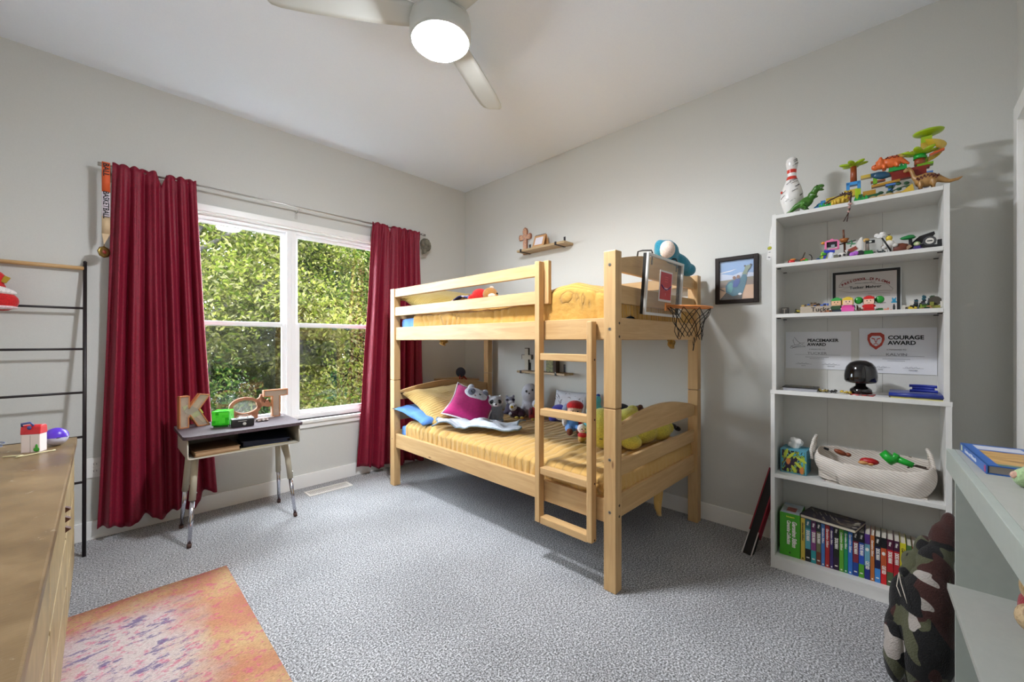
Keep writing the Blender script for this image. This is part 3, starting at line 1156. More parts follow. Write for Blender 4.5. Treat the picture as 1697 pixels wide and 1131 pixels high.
# things on the desk top
Z0 = .625
woodA = wood('z', 'warm_wood', 'a9683f', 'bf8052', False)
acr = mat('clear_acrylic', 'd9c7b4', .08, alpha=.28)
def letter(name, label, poly, loc, rz, depth, fill):
    t = thing(name, label, 'letter', loc, rz)
    # frame band around the outline plus a back, clear front
    bm = bmesh.new()
    n = len(poly)
    for i in range(n):
        a, b = poly[i], poly[(i + 1) % n]
        d = Vector((b[0] - a[0], 0, b[1] - a[1]))
        c = Vector(((a[0] + b[0]) / 2, depth / 2, (a[1] + b[1]) / 2))
        ang = math.atan2(d.z, d.x)
        box(bm, c, (d.length + .004, depth, .006), (0, -ang, 0))
    obj('wooden_frame', bm, woodA, t)
    bm = bmesh.new(); prism(bm, poly, depth - .004, depth - .001)
    obj('back_panel', bm, C(fill[0], .6), t)
    bm = bmesh.new(); prism(bm, poly, .002, .004)
    obj('clear_front', bm, acr, t)
    return t
K = [(0, .003), (.042, .003), (.042, .062), (.052, .075), (.092, .003), (.150, .003), (.096, .105), (.150, .188), (.10, .198), (.045, .118), (.045, .190), (0, .190)]
t = letter('letter_k', 'wooden-framed letter K money box at the left end of the desk', K, (.335, 3.09, Z0), math.radians(12), .035, ['b79a72'])
bm = bmesh.new()
box(bm, (.06, .018, .10), (.06, .012, .05), (0, .6, .2), .002, 0)
box(bm, (.085, .016, .075), (.07, .01, .03), (0, -.5, 0), .002, 1)
box(bm, (.04, .02, .11), (.05, .008, .03), (0, 1.2, 0), .001, 1)
box(bm, (.11, .02, .05), (.07, .01, .025), (0, .9, 0), .002, 2)
obj('banknotes', bm, [C('5a6b52', .7), C('9fc25a', .6), C('c9b48a', .7)], t)
T_ = [(.052, .003), (.098, .003), (.098, .142), (.148, .146), (.148, .185), (.0, .185), (.0, .146), (.052, .142)]
t = letter('letter_t', 'brown wooden letter T at the right end of the desk', T_, (.785, 3.13, Z0), math.radians(4), .03, ['96724f'])
bm = bmesh.new(); bx(bm, .056, .094, .006, .024, .006, .05, bev=.002)
obj('coins', bm, noisy('copper_coins', '96705a', .5, 90, .5, .004, .4), t)

# green block lamp
t = thing('green_cube', 'bright green translucent block cube on the desk beside the K', 'cube', (.533, 3.015, Z0), math.radians(-28))
def px_mat():
    m = mat('green_pixel_plastic', '2fb51f', .25)
    tt = NT(m)
    vo = tt.n('TexVoronoi'); vo.distance = 'CHEBYCHEV'; vo.inputs['Scale'].default_value = 60; vo.inputs['Randomness'].default_value = 0
    tt.l(tt.co(), vo.inputs['Vector'])
    tt.l(tt.ramp(vo.outputs['Color'], [(.2, '1fa012'), (.5, '34c522'), (.8, '52dc36')]), tt.b.inputs['Base Color'])
    tt.b.inputs['Subsurface Weight'].default_value = .2
    tt.b.inputs['Subsurface Radius'].default_value = (.02, .05, .02)
    return m
bm = bmesh.new(); bx(bm, -.045, .045, -.045, .045, .012, .098, bev=.003)
obj('cube_body', bm, px_mat(), t)
bm = bmesh.new(); bx(bm, -.038, .038, -.038, .038, 0, .012, bev=.002)
obj('base', bm, C('1c7d16', .4), t)

# black metal music box with handle
t = thing('metal_box', 'small black metal box with silver lid and wire handle on the desk', 'box', (.617, 2.93, Z0), math.radians(-6))
bm = bmesh.new(); bx(bm, -.058, .058, -.025, .025, 0, .045, bev=.004)
obj('box_body', bm, C('22201f', .35), t)
bm = bmesh.new(); bx(bm, -.058, .058, -.025, .025, .045, .050, bev=.002)
obj('lid', bm, C('9c9c9e', .3), t)
bm = bmesh.new(); tube(bm, [(-.028, 0, .048), (-.028, 0, .066), (.028, 0, .068), (.028, 0, .048)], .0018)
for x in (-.028, .028):
    cyl(bm, (x, 0, .05), (x, 0, .055), .005, seg=10)
obj('handle', bm, steel, t)
bm = bmesh.new(); cyl(bm, (.008, -.0255, .018), (.008, -.029, .018), .009, seg=18); cyl(bm, (.008, -.029, .018), (.008, -.033, .018), .004, seg=12)
bx(bm, -.025, .02, -.0265, -.025, .034, .036)
obj('dial', bm, C('c9c6bc', .3), t)

# wooden animal money bank with an oval window
t = thing('animal_bank', 'wooden rhino-shaped money bank with a clear oval window', 'money bank', (.64, 3.17, Z0), math.radians(-2))
outer = circ(.045, .075, .082, .062, 28, -.2, PI + .25)
head = [(.125, .12), (.130, .150), (.142, .150), (.150, .128), (.172, .112), (.178, .122), (.184, .104), (.198, .088), (.196, .072), (.180, .068), (.160, .074), (.140, .060)]
bm = bmesh.new()
N_ = 36
ang = [2 * PI * i / N_ for i in range(N_)]
ring = []
for a in ang:
    ring.append(((.045 + .092 * math.cos(a), .082 + .064 * math.sin(a)), (.045 + .070 * math.cos(a), .084 + .044 * math.sin(a))))
for i in range(N_):
    (o0, i0), (o1, i1) = ring[i], ring[(i + 1) % N_]
    prism(bm, [o0, o1, i1, i0], 0, .028)
prism(bm, [(.108, .10), (.112, .128), (.126, .138), (.132, .158), (.144, .158), (.150, .136), (.170, .112), (.178, .124), (.186, .100), (.198, .086), (.194, .070), (.172, .070), (.150, .078), (.118, .062)], 0, .028)
for x in (-.025, .085):
    prism(bm, [(x, 0), (x + .03, 0), (x + .034, .04), (x - .004, .04)], 0, .028)
obj('bank_body', bm, wood('x', 'rose_wood', '9c6248', 'b27a5c', False), t)
bm = bmesh.new(); prism(bm, circ(.045, .084, .071, .045, 28), .010, .013)
obj('clear_window', bm, mat('clear_plastic', 'e8f0ee', .05, alpha=.14), t)
bm = bmesh.new(); ball(bm, (.155, -.001, .105), (.004, .002, .004))
obj('eye', bm, C('1e1310', .4), t)
# small wooden turtle
t = thing('wooden_turtle', 'tiny grey-brown wooden toy animal lying between bank and T', 'toy', (.745, 3.02, Z0), math.radians(8))
bm = bmesh.new(); ball(bm, (0, 0, .014), (.038, .02, .013)); ball(bm, (.055, 0, .016), (.022, .006, .005))
for x in (-.022, .022):
    for y in (-.015, .015):
        ball(bm, (x, y, .006), (.012, .008, .006))
obj('animal_body', bm, wood('x', 'grey_wood', '82706a', '9c8a82', False), t, remesh=.0022)
bm = bmesh.new()
cyl(bm, (-.0, -.024, .012), (-.0, -.018, .012), .008, seg=14)
obj('wheel', bm, C('cfc6c0', .4), t)
# ------------------------------------------------------------ bunk bed
PX, PY, PZ = wood('x'), wood('y'), wood('z')
bed = thing('bunk_bed', 'light pine twin bunk bed with ladder along the right wall', 'bunk bed', (0, 0, 0))
BX0, BX1, BY0, BY1 = 1.632, 2.69, .942, 2.965
PW, PD = .056, .062         # post sizes
for x in (BX0, BX1 - PW):
    for y in (BY0, BY1 - PD):
        bm = bmesh.new(); bx(bm, x, x + PW, y, y + PD, 0, .838, bev=.004)
        obj('lower_post', bm, PZ, bed)
        bm = bmesh.new(); bx(bm, x, x + PW, y, y + PD, .841, 1.565, bev=.004)
        obj('upper_post', bm, PZ, bed)
# long rails
def rail(nm, x, y0, y1, z0, z1, th=.024):
    bm = bmesh.new(); bx(bm, x, x + th, y0, y1, z0, z1, bev=.003)
    return obj(nm, bm, PY, bed)
FR = BX0 + .012
rail('side_rail', FR, BY0 + PD, BY1 - PD, .305, .415)
rail('side_rail', FR, BY0 + PD, BY1 - PD, 1.157, 1.258)
rail('side_rail', BX1 - .036, BY0 + PD, BY1 - PD, .305, .415)
rail('side_rail', BX1 - .036, BY0 + PD, BY1 - PD, 1.157, 1.258)
rail('guard_rail', FR - .006, 1.372, BY1 - PD + .0, 1.497, 1.563)
rail('guard_rail', FR - .006, 1.372, BY1 - PD + .0, 1.348, 1.417)
for z in (1.348, 1.497):
    rail('guard_rail', BX1 - .036, BY0 + PD, BY1 - PD, z, z + .068)
# end boards
def arch(nm, y, z0, zl, zp, th=.022):
    bm = bmesh.new()
    x0, x1 = BX0 + PW, BX1 - PW
    n = 24
    P = [(x0, z0)] + [(x1, z0)] + [(x1 - (x1 - x0) * i / n, zl + (zp - zl) * math.sin(PI * i / n) ** .9) for i in range(n + 1)]
    prism(bm, P, y, y + th)
    return obj(nm, bm, PX, bed)
def endboard(nm, y, z0, z1, th=.022):
    bm = bmesh.new(); bx(bm, BX0 + PW, BX1 - PW, y, y + th, z0, z1, bev=.003)
    return obj(nm, bm, PX, bed)
for y, nm in ((BY0 + .020, 'footboard'), (BY1 - .042, 'headboard')):
    arch(nm, y, .680, .745, .805)
    arch(nm, y, 1.478, 1.535, 1.597)
    for a, b in ((.515, .587), (.322, .433), (1.328, 1.415), (1.157, 1.260)):
        endboard('end_rail', y, a, b)
# bolts
bolt_m = mat('dull_bolt', '8f8a80', .4, metal=.8)
hole_m = C('3a2a1c', .7)
for z in (1.50, 1.205, .605, .365):
    bm = bmesh.new(); cyl(bm, (BX0 + .001, BY0 + .03, z), (BX0 - .0015, BY0 + .03, z), .0075, seg=16)
    cyl(bm, (BX0 - .001, BY0 + .03, z), (BX0 - .002, BY0 + .03, z), .003, seg=8, mi=1)
    obj('bolt', bm, [bolt_m, hole_m], bed)
for z in (1.232, 1.17, .395, .345):
    bm = bmesh.new(); cyl(bm, (BX0 + .034, BY0 + .001, z), (BX0 + .034, BY0 - .001, z), .006, seg=14)
    obj('bolt_hole', bm, hole_m, bed)
bm = bmesh.new(); cyl(bm, (BX0 + .001, BY1 - .03, .37), (BX0 - .001, BY1 - .03, .37), .004, seg=12)
obj('bolt_hole', bm, hole_m, bed)
# slats under the mattresses
for z in (.315, 1.163):
    for i in range(10):
        y = BY0 + .12 + i * .19
        bm = bmesh.new(); bx(bm, FR + .024, BX1 - .036, y, y + .07, z, z + .018)
        obj('slat', bm, PX, bed)
# ladder
lad = obj('ladder_stile', (lambda b: (bx(b, 1.597, 1.6375, 1.366, 1.396, .205, 1.567, bev=.003), b)[-1])(bmesh.new()), PZ, bed)
lad2 = obj('ladder_stile', (lambda b: (bx(b, 1.597, 1.640, 1.046, 1.076, .205, 1.243, bev=.006), b)[-1])(bmesh.new()), PZ, bed)
for z in (.200, .457, .762, 1.050):
    bm = bmesh.new(); bx(bm, 1.602, 1.652 if z < 1 else 1.640, 1.076, 1.366, z, z + .036, bev=.004)
    obj('ladder_rung', bm, PY, bed)
for z in (.215, .48, .78, 1.062):
    bm = bmesh.new(); cyl(bm, (1.622, 1.0465, z), (1.622, 1.0452, z), .005, seg=12)
    obj('bolt_hole', bm, hole_m, bed)
bm = bmesh.new(); bx(bm, 1.639, 1.664, 1.338, 1.371, 1.345, 1.573, bev=.003)
obj('guard_block', bm, PZ, bed)

# mattresses and bedding
blue = noisy('blue_sheet', '5f90d6', .85, 26, .35, .006, .10)
def stripes_blue():
    return blue
def mattress(z, label):
    bm = bmesh.new()
    softbox(bm, (0, 0, 0), (.487, .935, .075), .035, (14, 26, 4), amp=.003, seed=2)
    o = obj('mattress', bm, blue, loc=(2.166, 1.955, z))
    tag(o, label, 'mattress')
    return o
mattress(.410, 'mattress with light blue sheet on the lower bunk')
mattress(1.258, 'mattress with light blue sheet on the upper bunk')

Q1 = quilt('mustard_quilt', 'c79d55', 1, .055, .55, .45)
Q2 = quilt('mustard_ribbed', 'c0903c', 0, .018, .6, .5, .7)
Q3 = quilt('mustard_pillow', 'd0ae68', 1, .022, .4, .6, .86)
# lower comforter: laid over the mattress and tucked inside the rail
bm = bmesh.new()
def cf(u, v):
    # u across from front (0) to wall (1), v along from foot (0) to head (1)
    tt_ = v * 1.91
    foot = max(0, .11 - tt_)
    y = -.972 + max(0, tt_ - .11) + .006 * math.sin(u * 9) * min(1, v * 8)
    s = u * 1.23
    drop = .12
    if s < drop:
        x, z = 0, -(drop - s)
    elif s < drop + .99:
        x, z = s - drop, 0
    else:
        x, z = .99, -(s - drop - .99)
    r = .035
    # soft front shoulder
    if s < drop + r * 2 and s > drop - r:
        k = (s - (drop - r)) / (3 * r)
        x = r * (1 - math.cos(k * PI / 2)) * 1.6
        z = -r * (1 - math.sin(k * PI / 2)) * 1.0
    p = Vector((x, y, z))
    fold = .007 * abs(math.sin(y * 60 + 3 * nz(p, 5))) if s < drop else .004 * math.sin(y * 115 + x * 3)
    bumpy = .020 * nz(p, 3.2, 5) + .010 * nz(p, 9, 2)
    if s < drop + .02:
        p.x -= fold + .35 * bumpy * .5
    else:
        p.z += fold * .5 + max(-.006, bumpy)
    if foot > 0:
        p.z -= foot * .9 + (.02 if foot < .1 else 0)
        p.y -= .012 * abs(math.sin(p.x * 70)) * foot * 9
        p.x = min(.965, max(.012, p.x))
    return p + Vector((-.497, 0, .098))
V = grid(bm, 90, 170, cf)
# loose rumpled edge by the ladder
o = obj('comforter', bm, Q1, loc=(2.172, 1.955, .412), solid=.006)
tag(o, 'mustard quilted comforter spread over the lower bunk', 'comforter')
def blob_cloth(nm, c, half, seed, m, lab_, parent=None, rot=(0, 0, 0)):
    bm = bmesh.new()
    softbox(bm, (0, 0, 0), half, min(half) * .9, (16, 16, 6), amp=min(half) * .5, freq=16, seed=seed)
    return obj(nm, bm, m, parent, c, rot)
cfo = o
# wad of comforter squeezed out above the rail by the ladder, and its hanging tips
bm = bmesh.new()
def wad(u, v):
    a = u * 2 * PI
    y = 1.02 + v * .36
    r = .032 * math.sin(PI * min(1, max(0, v)) ) ** .5 + .004
    p = Vector((1.672 + r * math.cos(a) * .6, y, .445 + r * math.sin(a)))
    return p + Vector((nz(p, 22, 1) * .012, 0, nz(p, 20, 4) * .016)) - Vector((2.172, 1.955, .412))
grid(bm, 18, 36, wad, closed_u=True)
obj('rumpled_edge', bm, Q1, cfo)
def tip(px_, py_, z0, z1, w, parent, m, off):
    bm = bmesh.new()
    def fn(u, v):
        ww = w * (1 - v) + .004
        return Vector((px_ + (u - .5) * ww * 2 + .01 * math.sin(v * 7), py_ + .012 * math.sin(u * 9 + v * 3), z0 + (z1 - z0) * v - .02 * abs(u - .5) * (1 - v))) - Vector(off)
    grid(bm, 10, 12, fn)
    obj('hanging_corner', bm, m, parent, solid=.006)
tip(2.245, 1.02, .345, .145, .052, cfo, Q1, (2.172, 1.955, .412))
# upper comforter
bm = bmesh.new()
def cu_(u, v):
    tt_ = v * 1.84
    foot = max(0, .14 - tt_)
    y = -.972 + max(0, tt_ - .14)
    s = u * 1.28
    drop = .15
    if s < drop:
        x, z = 0, -(drop - s)
    elif s < drop + .99:
        x, z = s - drop, 0
    else:
        x, z = .99, -(s - drop - .99)
    r = .045
    if drop - r < s < drop + r * 2:
        k = (s - (drop - r)) / (3 * r)
        x = r * (1 - math.cos(k * PI / 2)) * 1.5
        z = -r * (1 - math.sin(k * PI / 2))
    p = Vector((x, y, z))
    heap = .075 * math.exp(-((y + .72) / .30) ** 2) * (1 - .3 * math.exp(-((x - .5) / .3) ** 2))
    p.z += heap * (1 if s > drop else max(0, 1 + (s - drop) / .1))
    if foot > 0:
        p.z -= foot * .95
        p.y -= .01 * abs(math.sin(p.x * 60)) * foot * 7
        p.x = min(.965, max(.012, p.x))
    w = .026 * nz(p, 4.5, 8) + .014 * nz(p, 11, 6)
    if s < drop:
        p.x -= .008 + .5 * max(-.012, w) + .005 * abs(math.sin(y * 45 + nz(p, 6) * 4))
    else:
        p.z += max(-.008, w)
    return p + Vector((-.493, 0, .105))
grid(bm, 80, 150, cu_)
o = obj('comforter', bm, Q2, loc=(2.174, 1.955, 1.257), solid=.006)
tag(o, 'deep mustard ribbed comforter heaped on the upper bunk', 'comforter')
tip(1.700, 2.34, 1.165, 1.118, .03, o, Q2, (2.174, 1.955, 1.257))
tip(2.45, 1.03, 1.165, 1.105, .045, o, Q2, (2.174, 1.955, 1.257))

# pillows
def pil(label, c, half, rot, m, seed, group=None, **k):
    bm = bmesh.new(); pillow(bm, (0, 0, 0), half, seed=seed, **k)
    o = obj('pillow', bm, m, loc=c, rot=rot)
    return tag(o, label, 'pillow', group)
pil('mustard yellow pillow leaning on the headboard of the lower bunk', (2.07, 2.725, .635), (.34, .235, .07), (math.radians(27), math.radians(-2), math.radians(3)), Q3, 4)
pil('light blue pillow under the mustard pillow on the lower bunk', (1.98, 2.74, .575), (.33, .19, .05), (math.radians(12), 0, math.radians(4)), blue, 9)
pil('olive yellow pillow at the head of the upper bunk', (2.05, 2.72, 1.475), (.34, .22, .075), (math.radians(14), math.radians(-6), math.radians(2)), quilt('mustard_pillow_up', 'b99d4d', 1, .022, .4, .6, .86), 12)

# magenta face cushion
t = thing('face_cushion', 'magenta cushion with a grey cat-like face and white piping', 'cushion', (2.03, 2.43, .645), 0, rot=tuple((Matrix.Rotation(math.radians(-30), 3, 'Z') @ Matrix.Rotation(math.radians(48), 3, 'X') @ Matrix.Rotation(math.radians(-28), 3, 'Z')).to_euler()))
bm = bmesh.new(); pillow(bm, (0, 0, 0), (.165, .145, .055), seed=3, n=20, amp=.006, ear=.10)
obj('cushion_body', bm, noisy('magenta_velvet', 'b8106e', .8, 60, .3, .003, .12, sheen=.3), t)
bm = bmesh.new()
pts = []
for i in range(4):
    a, b = [(-1, -1), (1, -1), (1, 1), (-1, 1)][i], [(1, -1), (1, 1), (-1, 1), (-1, -1)][i]
    for k in range(8):
        f = k / 8
        x, y = a[0] + (b[0] - a[0]) * f, a[1] + (b[1] - a[1]) * f
        e = 1 + .10 * (x * x * y * y) - .05 * (1 - x * x) * y * y - .05 * (1 - y * y) * x * x
        pts.append((.165 * x * e, .145 * y * e, 0))
tube(bm, pts, .006, 8, closed=True)
obj('piping', bm, plush('dcd6dc'), t)
# face patch
bm = bmesh.new()
for f_, c_ in (((0, .085, .045), (.095, .055, .020)), ((-.06, .130, .042), (.026, .035, .012)), ((.06, .128, .042), (.026, .035, .012))):
    ball(bm, f_, c_)
obj('face', bm, plush('c9ccd6'), t)
bm = bmesh.new(); ball(bm, (-.035, .085, .056), (.035, .036, .013)); ball(bm, (.062, .118, .050), (.03, .022, .012))
obj('grey_patch', bm, plush('6f7488'), t)
for x in (-.033, .033):
    bm = bmesh.new(); ball(bm, (x, .082, .068), (.010, .010, .004)); ball(bm, (x + .003, .085, .0715), (.003, .003, .0015), mi=1)
    obj('eye', bm, [C('14161f', .2), C('f0f0f0', .3)], t)
bm = bmesh.new(); ball(bm, (0, .058, .066), (.008, .005, .004))
obj('nose', bm, C('7a5a60', .5), t)

# raccoon plush
def eye(parent, c, r=.006, col='101014', name='eye'):
    bm = bmesh.new(); ball(bm, c, r); ball(bm, (c[0] - r * .25, c[1] - r * .85, c[2] + r * .35), r * .28, mi=1)
    obj(name, bm, [C(col, .15), C('f5f5f5', .3)], parent)
t = thing('raccoon_plush', 'grey raccoon plush with black eye mask sitting beside the magenta cushion', 'soft toy', (2.19, 2.33, .512), math.radians(-38))
bm = bmesh.new()
ball(bm, (0, .01, .055), (.072, .060, .068)); ball(bm, (0, .005, .10), (.058, .05, .055))
for s in (-1, 1):
    ball(bm, (s * .026, -.035, .03), (.017, .02, .045)); ball(bm, (s * .045, -.03, .016), (.022, .035, .018))
obj('plush_body', bm, plush('7d8492'), t, remesh=.006)
bm = bmesh.new()
ball(bm, (0, -.008, .158), (.062, .048, .048)); ball(bm, (0, -.046, .145), (.022, .022, .018))
for s in (-1, 1):
    ball(bm, (s * .04, -.002, .197), (.014, .008, .020), (0, s * .4, 0))
h = obj('head', bm, plush('b4b6bc'), t, remesh=.005)
for s in (-1, 1):
    bm = bmesh.new(); ball(bm, (s * .028, -.042, .163), (.020, .012, .017), (0, s * .4, 0))
    obj('eye_mask', bm, plush('17171b'), h)
    eye(h, (s * .025, -.054, .166), .005)
    bm = bmesh.new(); ball(bm, (s * .04, -.009, .199), (.009, .004, .014), (0, s * .4, 0))
    obj('ear', bm, plush('ece9ea'), h)
bm = bmesh.new(); ball(bm, (0, -.060, .142), (.020, .010, .015))
obj('muzzle', bm, plush('efedec'), h)
bm = bmesh.new(); ball(bm, (0, -.071, .147), (.008, .006, .006))
obj('nose', bm, C('101012', .3), h)
for s in (-1, 1):
    bm = bmesh.new(); ball(bm, (s * .028, -.056, .012), (.016, .022, .012))
    obj('paw', bm, plush('b9bcc6'), t)

# grey fleece throw blanket
t = thing('throw_blanket', 'crumpled pale grey throw with striped edge in front of the magenta cushion', 'blanket', (1.91, 2.20, .53), math.radians(-55))
bm = bmesh.new()
def thr(u, v):
    x = -.30 + .60 * u
    y = -.15 + .26 * v + .03 * math.sin(u * 6)
    z = .014 + .028 * max(0, math.sin(u * 11 + v * 3)) * (.4 + .6 * math.sin(v * PI)) + .02 * nz((x, y, 0), 9, 2) + .012 * nz((x, y, 0), 20)
    return Vector((x + .02 * math.sin(v * 8), y + .02 * math.sin(u * 13), max(.012, z + .012)))
grid(bm, 60, 30, thr)
obj('fleece', bm, noisy('pale_fleece', 'b9bfc8', .95, 120, .5, .004, .10, sheen=.3), t, solid=.007)
bm = bmesh.new()
tube(bm, [thr(i / 50, 0) for i in range(51)], .006, 6)
tube(bm, [thr(0, i / 20) for i in range(21)], .006, 6)
tube(bm, [thr(1, i / 20) for i in range(21)], .006, 6)
obj('bound_edge', bm, noisy('grey_binding', '77868f', .8, 120, .3, .002, .2), t)
bm = bmesh.new()
tube(bm, [Vector((1.665, 2.56, .40)), Vector((1.672, 2.555, .47)), Vector((1.70, 2.55, .515)), Vector((1.78, 2.54, .527)), Vector((1.86, 2.52, .53))], .003, 8)
tag(obj('cord', bm, C('3a3630', .5)), 'thin dark cord crossing the comforter near the lower pillow', 'cord')

# row of soft toys along the wall (left of the ladder)
WROT = math.radians(-65)
def plushie(name, label, loc, rz, body_col, body, head=None, head_col=None, extras=(), vox=.007):
    t = thing(name, label, 'soft toy', loc, rz, None)
    bm = bmesh.new()
    for b in body:
        ball(bm, *b)
    obj('plush_body', bm, plush(body_col), t, remesh=vox)
    p = t
    if head:
        bm = bmesh.new()
        for b in head:
            ball(bm, *b)
        p = obj('head', bm, plush(head_col or body_col), t, remesh=vox * .8)
    for (nm, col, balls) in extras:
        bm = bmesh.new()
        for b in balls:
            ball(bm, *b)
        if nm == 'eye':
            obj('eye', bm, C(col, .2), p)
        else:
            obj(nm, bm, plush(col), p if nm in ('ear', 'beak', 'nose', 'cap', 'hair', 'face', 'muzzle') else t)
    return t
t = plushie('seal_plush', 'tall fluffy grey seal-like plush standing against the wall', (2.57, 2.30, .505), math.radians(-50), 'b9b9c2',
    [((0, .02, .10), (.072, .06, .11)), ((0, .0, .20), (.075, .06, .085)), ((-.06, -.02, .05), (.03, .03, .05)), ((.06, -.02, .05), (.03, .03, .05))],
    None, None, [('eye', '15161a', [((-.030, -.055, .222), .009)]), ('eye', '15161a', [((.022, -.056, .232), .009)]), ('nose', '2a2a30', [((-.006, -.062, .205), (.008, .005, .006))])])
t = plushie('raccoon_plush', 'small dark grey raccoon plush left of the tall grey plush', (2.50, 2.47, .508), math.radians(-45), '5d5a72',
    [((0, 0, .04), (.05, .045, .045)), ((-.04, -.02, .02), (.03, .03, .02)), ((.03, -.03, .02), (.03, .03, .02)), ((0, 0, .08), (.035, .035, .03))],
    [((0, -.01, .125), (.042, .036, .036)), ((-.03, 0, .16), (.012, .008, .015)), ((.03, 0, .16), (.012, .008, .015))], '8f90a2',
    [('muzzle', 'e2e0e4', [((.005, -.04, .115), (.022, .015, .016))]), ('eye', '111216', [((-.018, -.04, .135), .006)]), ('eye', '111216', [((.022, -.038, .137), .006)]), ('face', '33344a', [((-.02, -.030, .133), (.018, .012, .012)), ((.024, -.028, .135), (.018, .012, .012))])], .006)
t = plushie('eagle_plush', 'dark purple bird plush with white head and yellow beak', (2.44, 2.33, .508), math.radians(-50), '3d1f35',
    [((0, 0, .045), (.05, .05, .05)), ((.04, -.01, .04), (.035, .05, .035)), ((-.035, -.02, .035), (.03, .04, .03))],
    [((-.03, -.03, .095), (.034, .032, .034))], 'd9dbe4',
    [('beak', 'c9a62a', [((-.038, -.064, .100), (.013, .014, .011))]), ('eye', '15161a', [((-.015, -.058, .108), .004)]), ('foot', 'd6bf55', [((.0, -.055, .012), (.018, .016, .01))]), ('foot', 'd6bf55', [((.045, -.06, .012), (.018, .016, .01))]), ('foot', 'cfd4e0', [((-.05, -.045, .04), (.015, .015, .014))])], .006)
t = plushie('parrot_plush', 'red and black bird plush at the right end of the row by the ladder', (2.50, 2.17, .508), math.radians(-45), '8e1a1c',
    [((0, 0, .06), (.045, .05, .06)), ((-.03, -.03, .03), (.035, .03, .028))],
    [((0, -.02, .13), (.036, .034, .036))], 'c9cdda',
    [('beak', 'd6b04a', [((-.012, -.054, .122), (.010, .014, .012))]), ('eye', '121216', [((.012, -.05, .14), .005)]), ('wing', '6d2331', [((-.045, -.01, .055), (.018, .04, .045))]), ('foot', 'cdb34e', [((-.03, -.055, .012), (.016, .018, .01))]), ('foot', 'cdb34e', [((.015, -.05, .012), (.016, .018, .01))])], .006)

# right of the ladder
t = thing('doodle_pillow', 'white bolster pillow with black doodles against the wall', 'pillow', (2.622, 1.91, .64), 0, rot=(0, math.radians(-72), 0))
bm = bmesh.new(); pillow(bm, (0, 0, 0), (.11, .17, .05), seed=21, n=18, ear=.03)
obj('pillow_body', bm, noisy('white_cotton', 'cfcfd6', .9, 30, .3, .004, .06), t)
bm = bmesh.new()
rnd = random.Random(5)
for i in range(26):
    x, y = rnd.uniform(-.085, .085), rnd.uniform(-.14, .14)
    z = .05 * max(0, (1 - (x / .11) ** 2) * (1 - (y / .17) ** 2)) ** .42 + .004
    a = rnd.uniform(0, PI)
    L = rnd.uniform(.01, .025)
    tube(bm, [(x - L * math.cos(a), y - L * math.sin(a), z - .004), (x, y, z), (x + L * math.cos(a + .7), y + L * math.sin(a + .7), z - .004)], .0016, 5)
obj('doodles', bm, C('26262c', .8), t)

t = plushie('blue_plush', 'indigo blue plush animal lying behind the doll by the wall', (2.575, 1.98, .505), math.radians(-65), '4546b0',
    [((0, 0, .07), (.085, .06, .07)), ((.07, 0, .09), (.05, .045, .05)), ((.10, -.02, .12), (.02, .02, .05)), ((-.05, -.03, .03), (.04, .04, .03))],
    None, None, [('ear', 'aab6d8', [((.05, -.045, .12), (.022, .012, .04), (0, .5, 0))]), ('eye', '15161a', [((.075, -.045, .095), .006)]), ('belly', 'd6cdb6', [((.02, -.055, .05), (.05, .02, .03))])])
t = plushie('rag_doll', 'rag doll with red knitted cap and light blue trousers, brown feet', (2.31, 1.675, .512), math.radians(-40), '6ea4e6',
    [((.0, .0, .06), (.05, .045, .06)), ((-.035, -.05, .035), (.024, .055, .024)), ((.03, -.05, .035), (.024, .055, .024))],
    [((.02, .0, .155), (.052, .048, .046))], 'e6bfa6',
    [('cap', 'c4141c', [((.026, .01, .182), (.06, .055, .038))]), ('hair', '5a2a22', [((.045, .03, .15), (.038, .03, .03))]), ('eye', '15161a', [((-.004, -.044, .152), .0055)]), ('eye', '15161a', [((.03, -.045, .152), .0055)]),
     ('foot', '7c3d22', [((-.04, -.10, .025), (.022, .024, .024))]), ('foot', '7c3d22', [((.026, -.10, .025), (.022, .024, .024))]), ('arm', 'c4141c', [((.055, -.01, .08), (.018, .025, .04))]), ('arm', 'd9d2cc', [((-.055, -.01, .08), (.018, .02, .035))])])
t = plushie('white_plush', 'small white plush with red cap beside the doll on the bed', (2.13, 1.465, .512), math.radians(-40), 'c99d52',
    [((0, 0, .03), (.028, .03, .03)), ((-.015, -.02, .02), (.018, .02, .018))],
    [((0, 0, .085), (.032, .03, .030))], 'e9dede',
    [('cap', 'c21b22', [((0, -.004, .045), (.030, .032, .018))]), ('eye', '15161a', [((-.010, -.028, .088), .004)]), ('eye', '15161a', [((.012, -.028, .088), .004)]), ('muzzle', 'd98fa6', [((0, -.026, .078), (.010, .006, .006))])], .005)
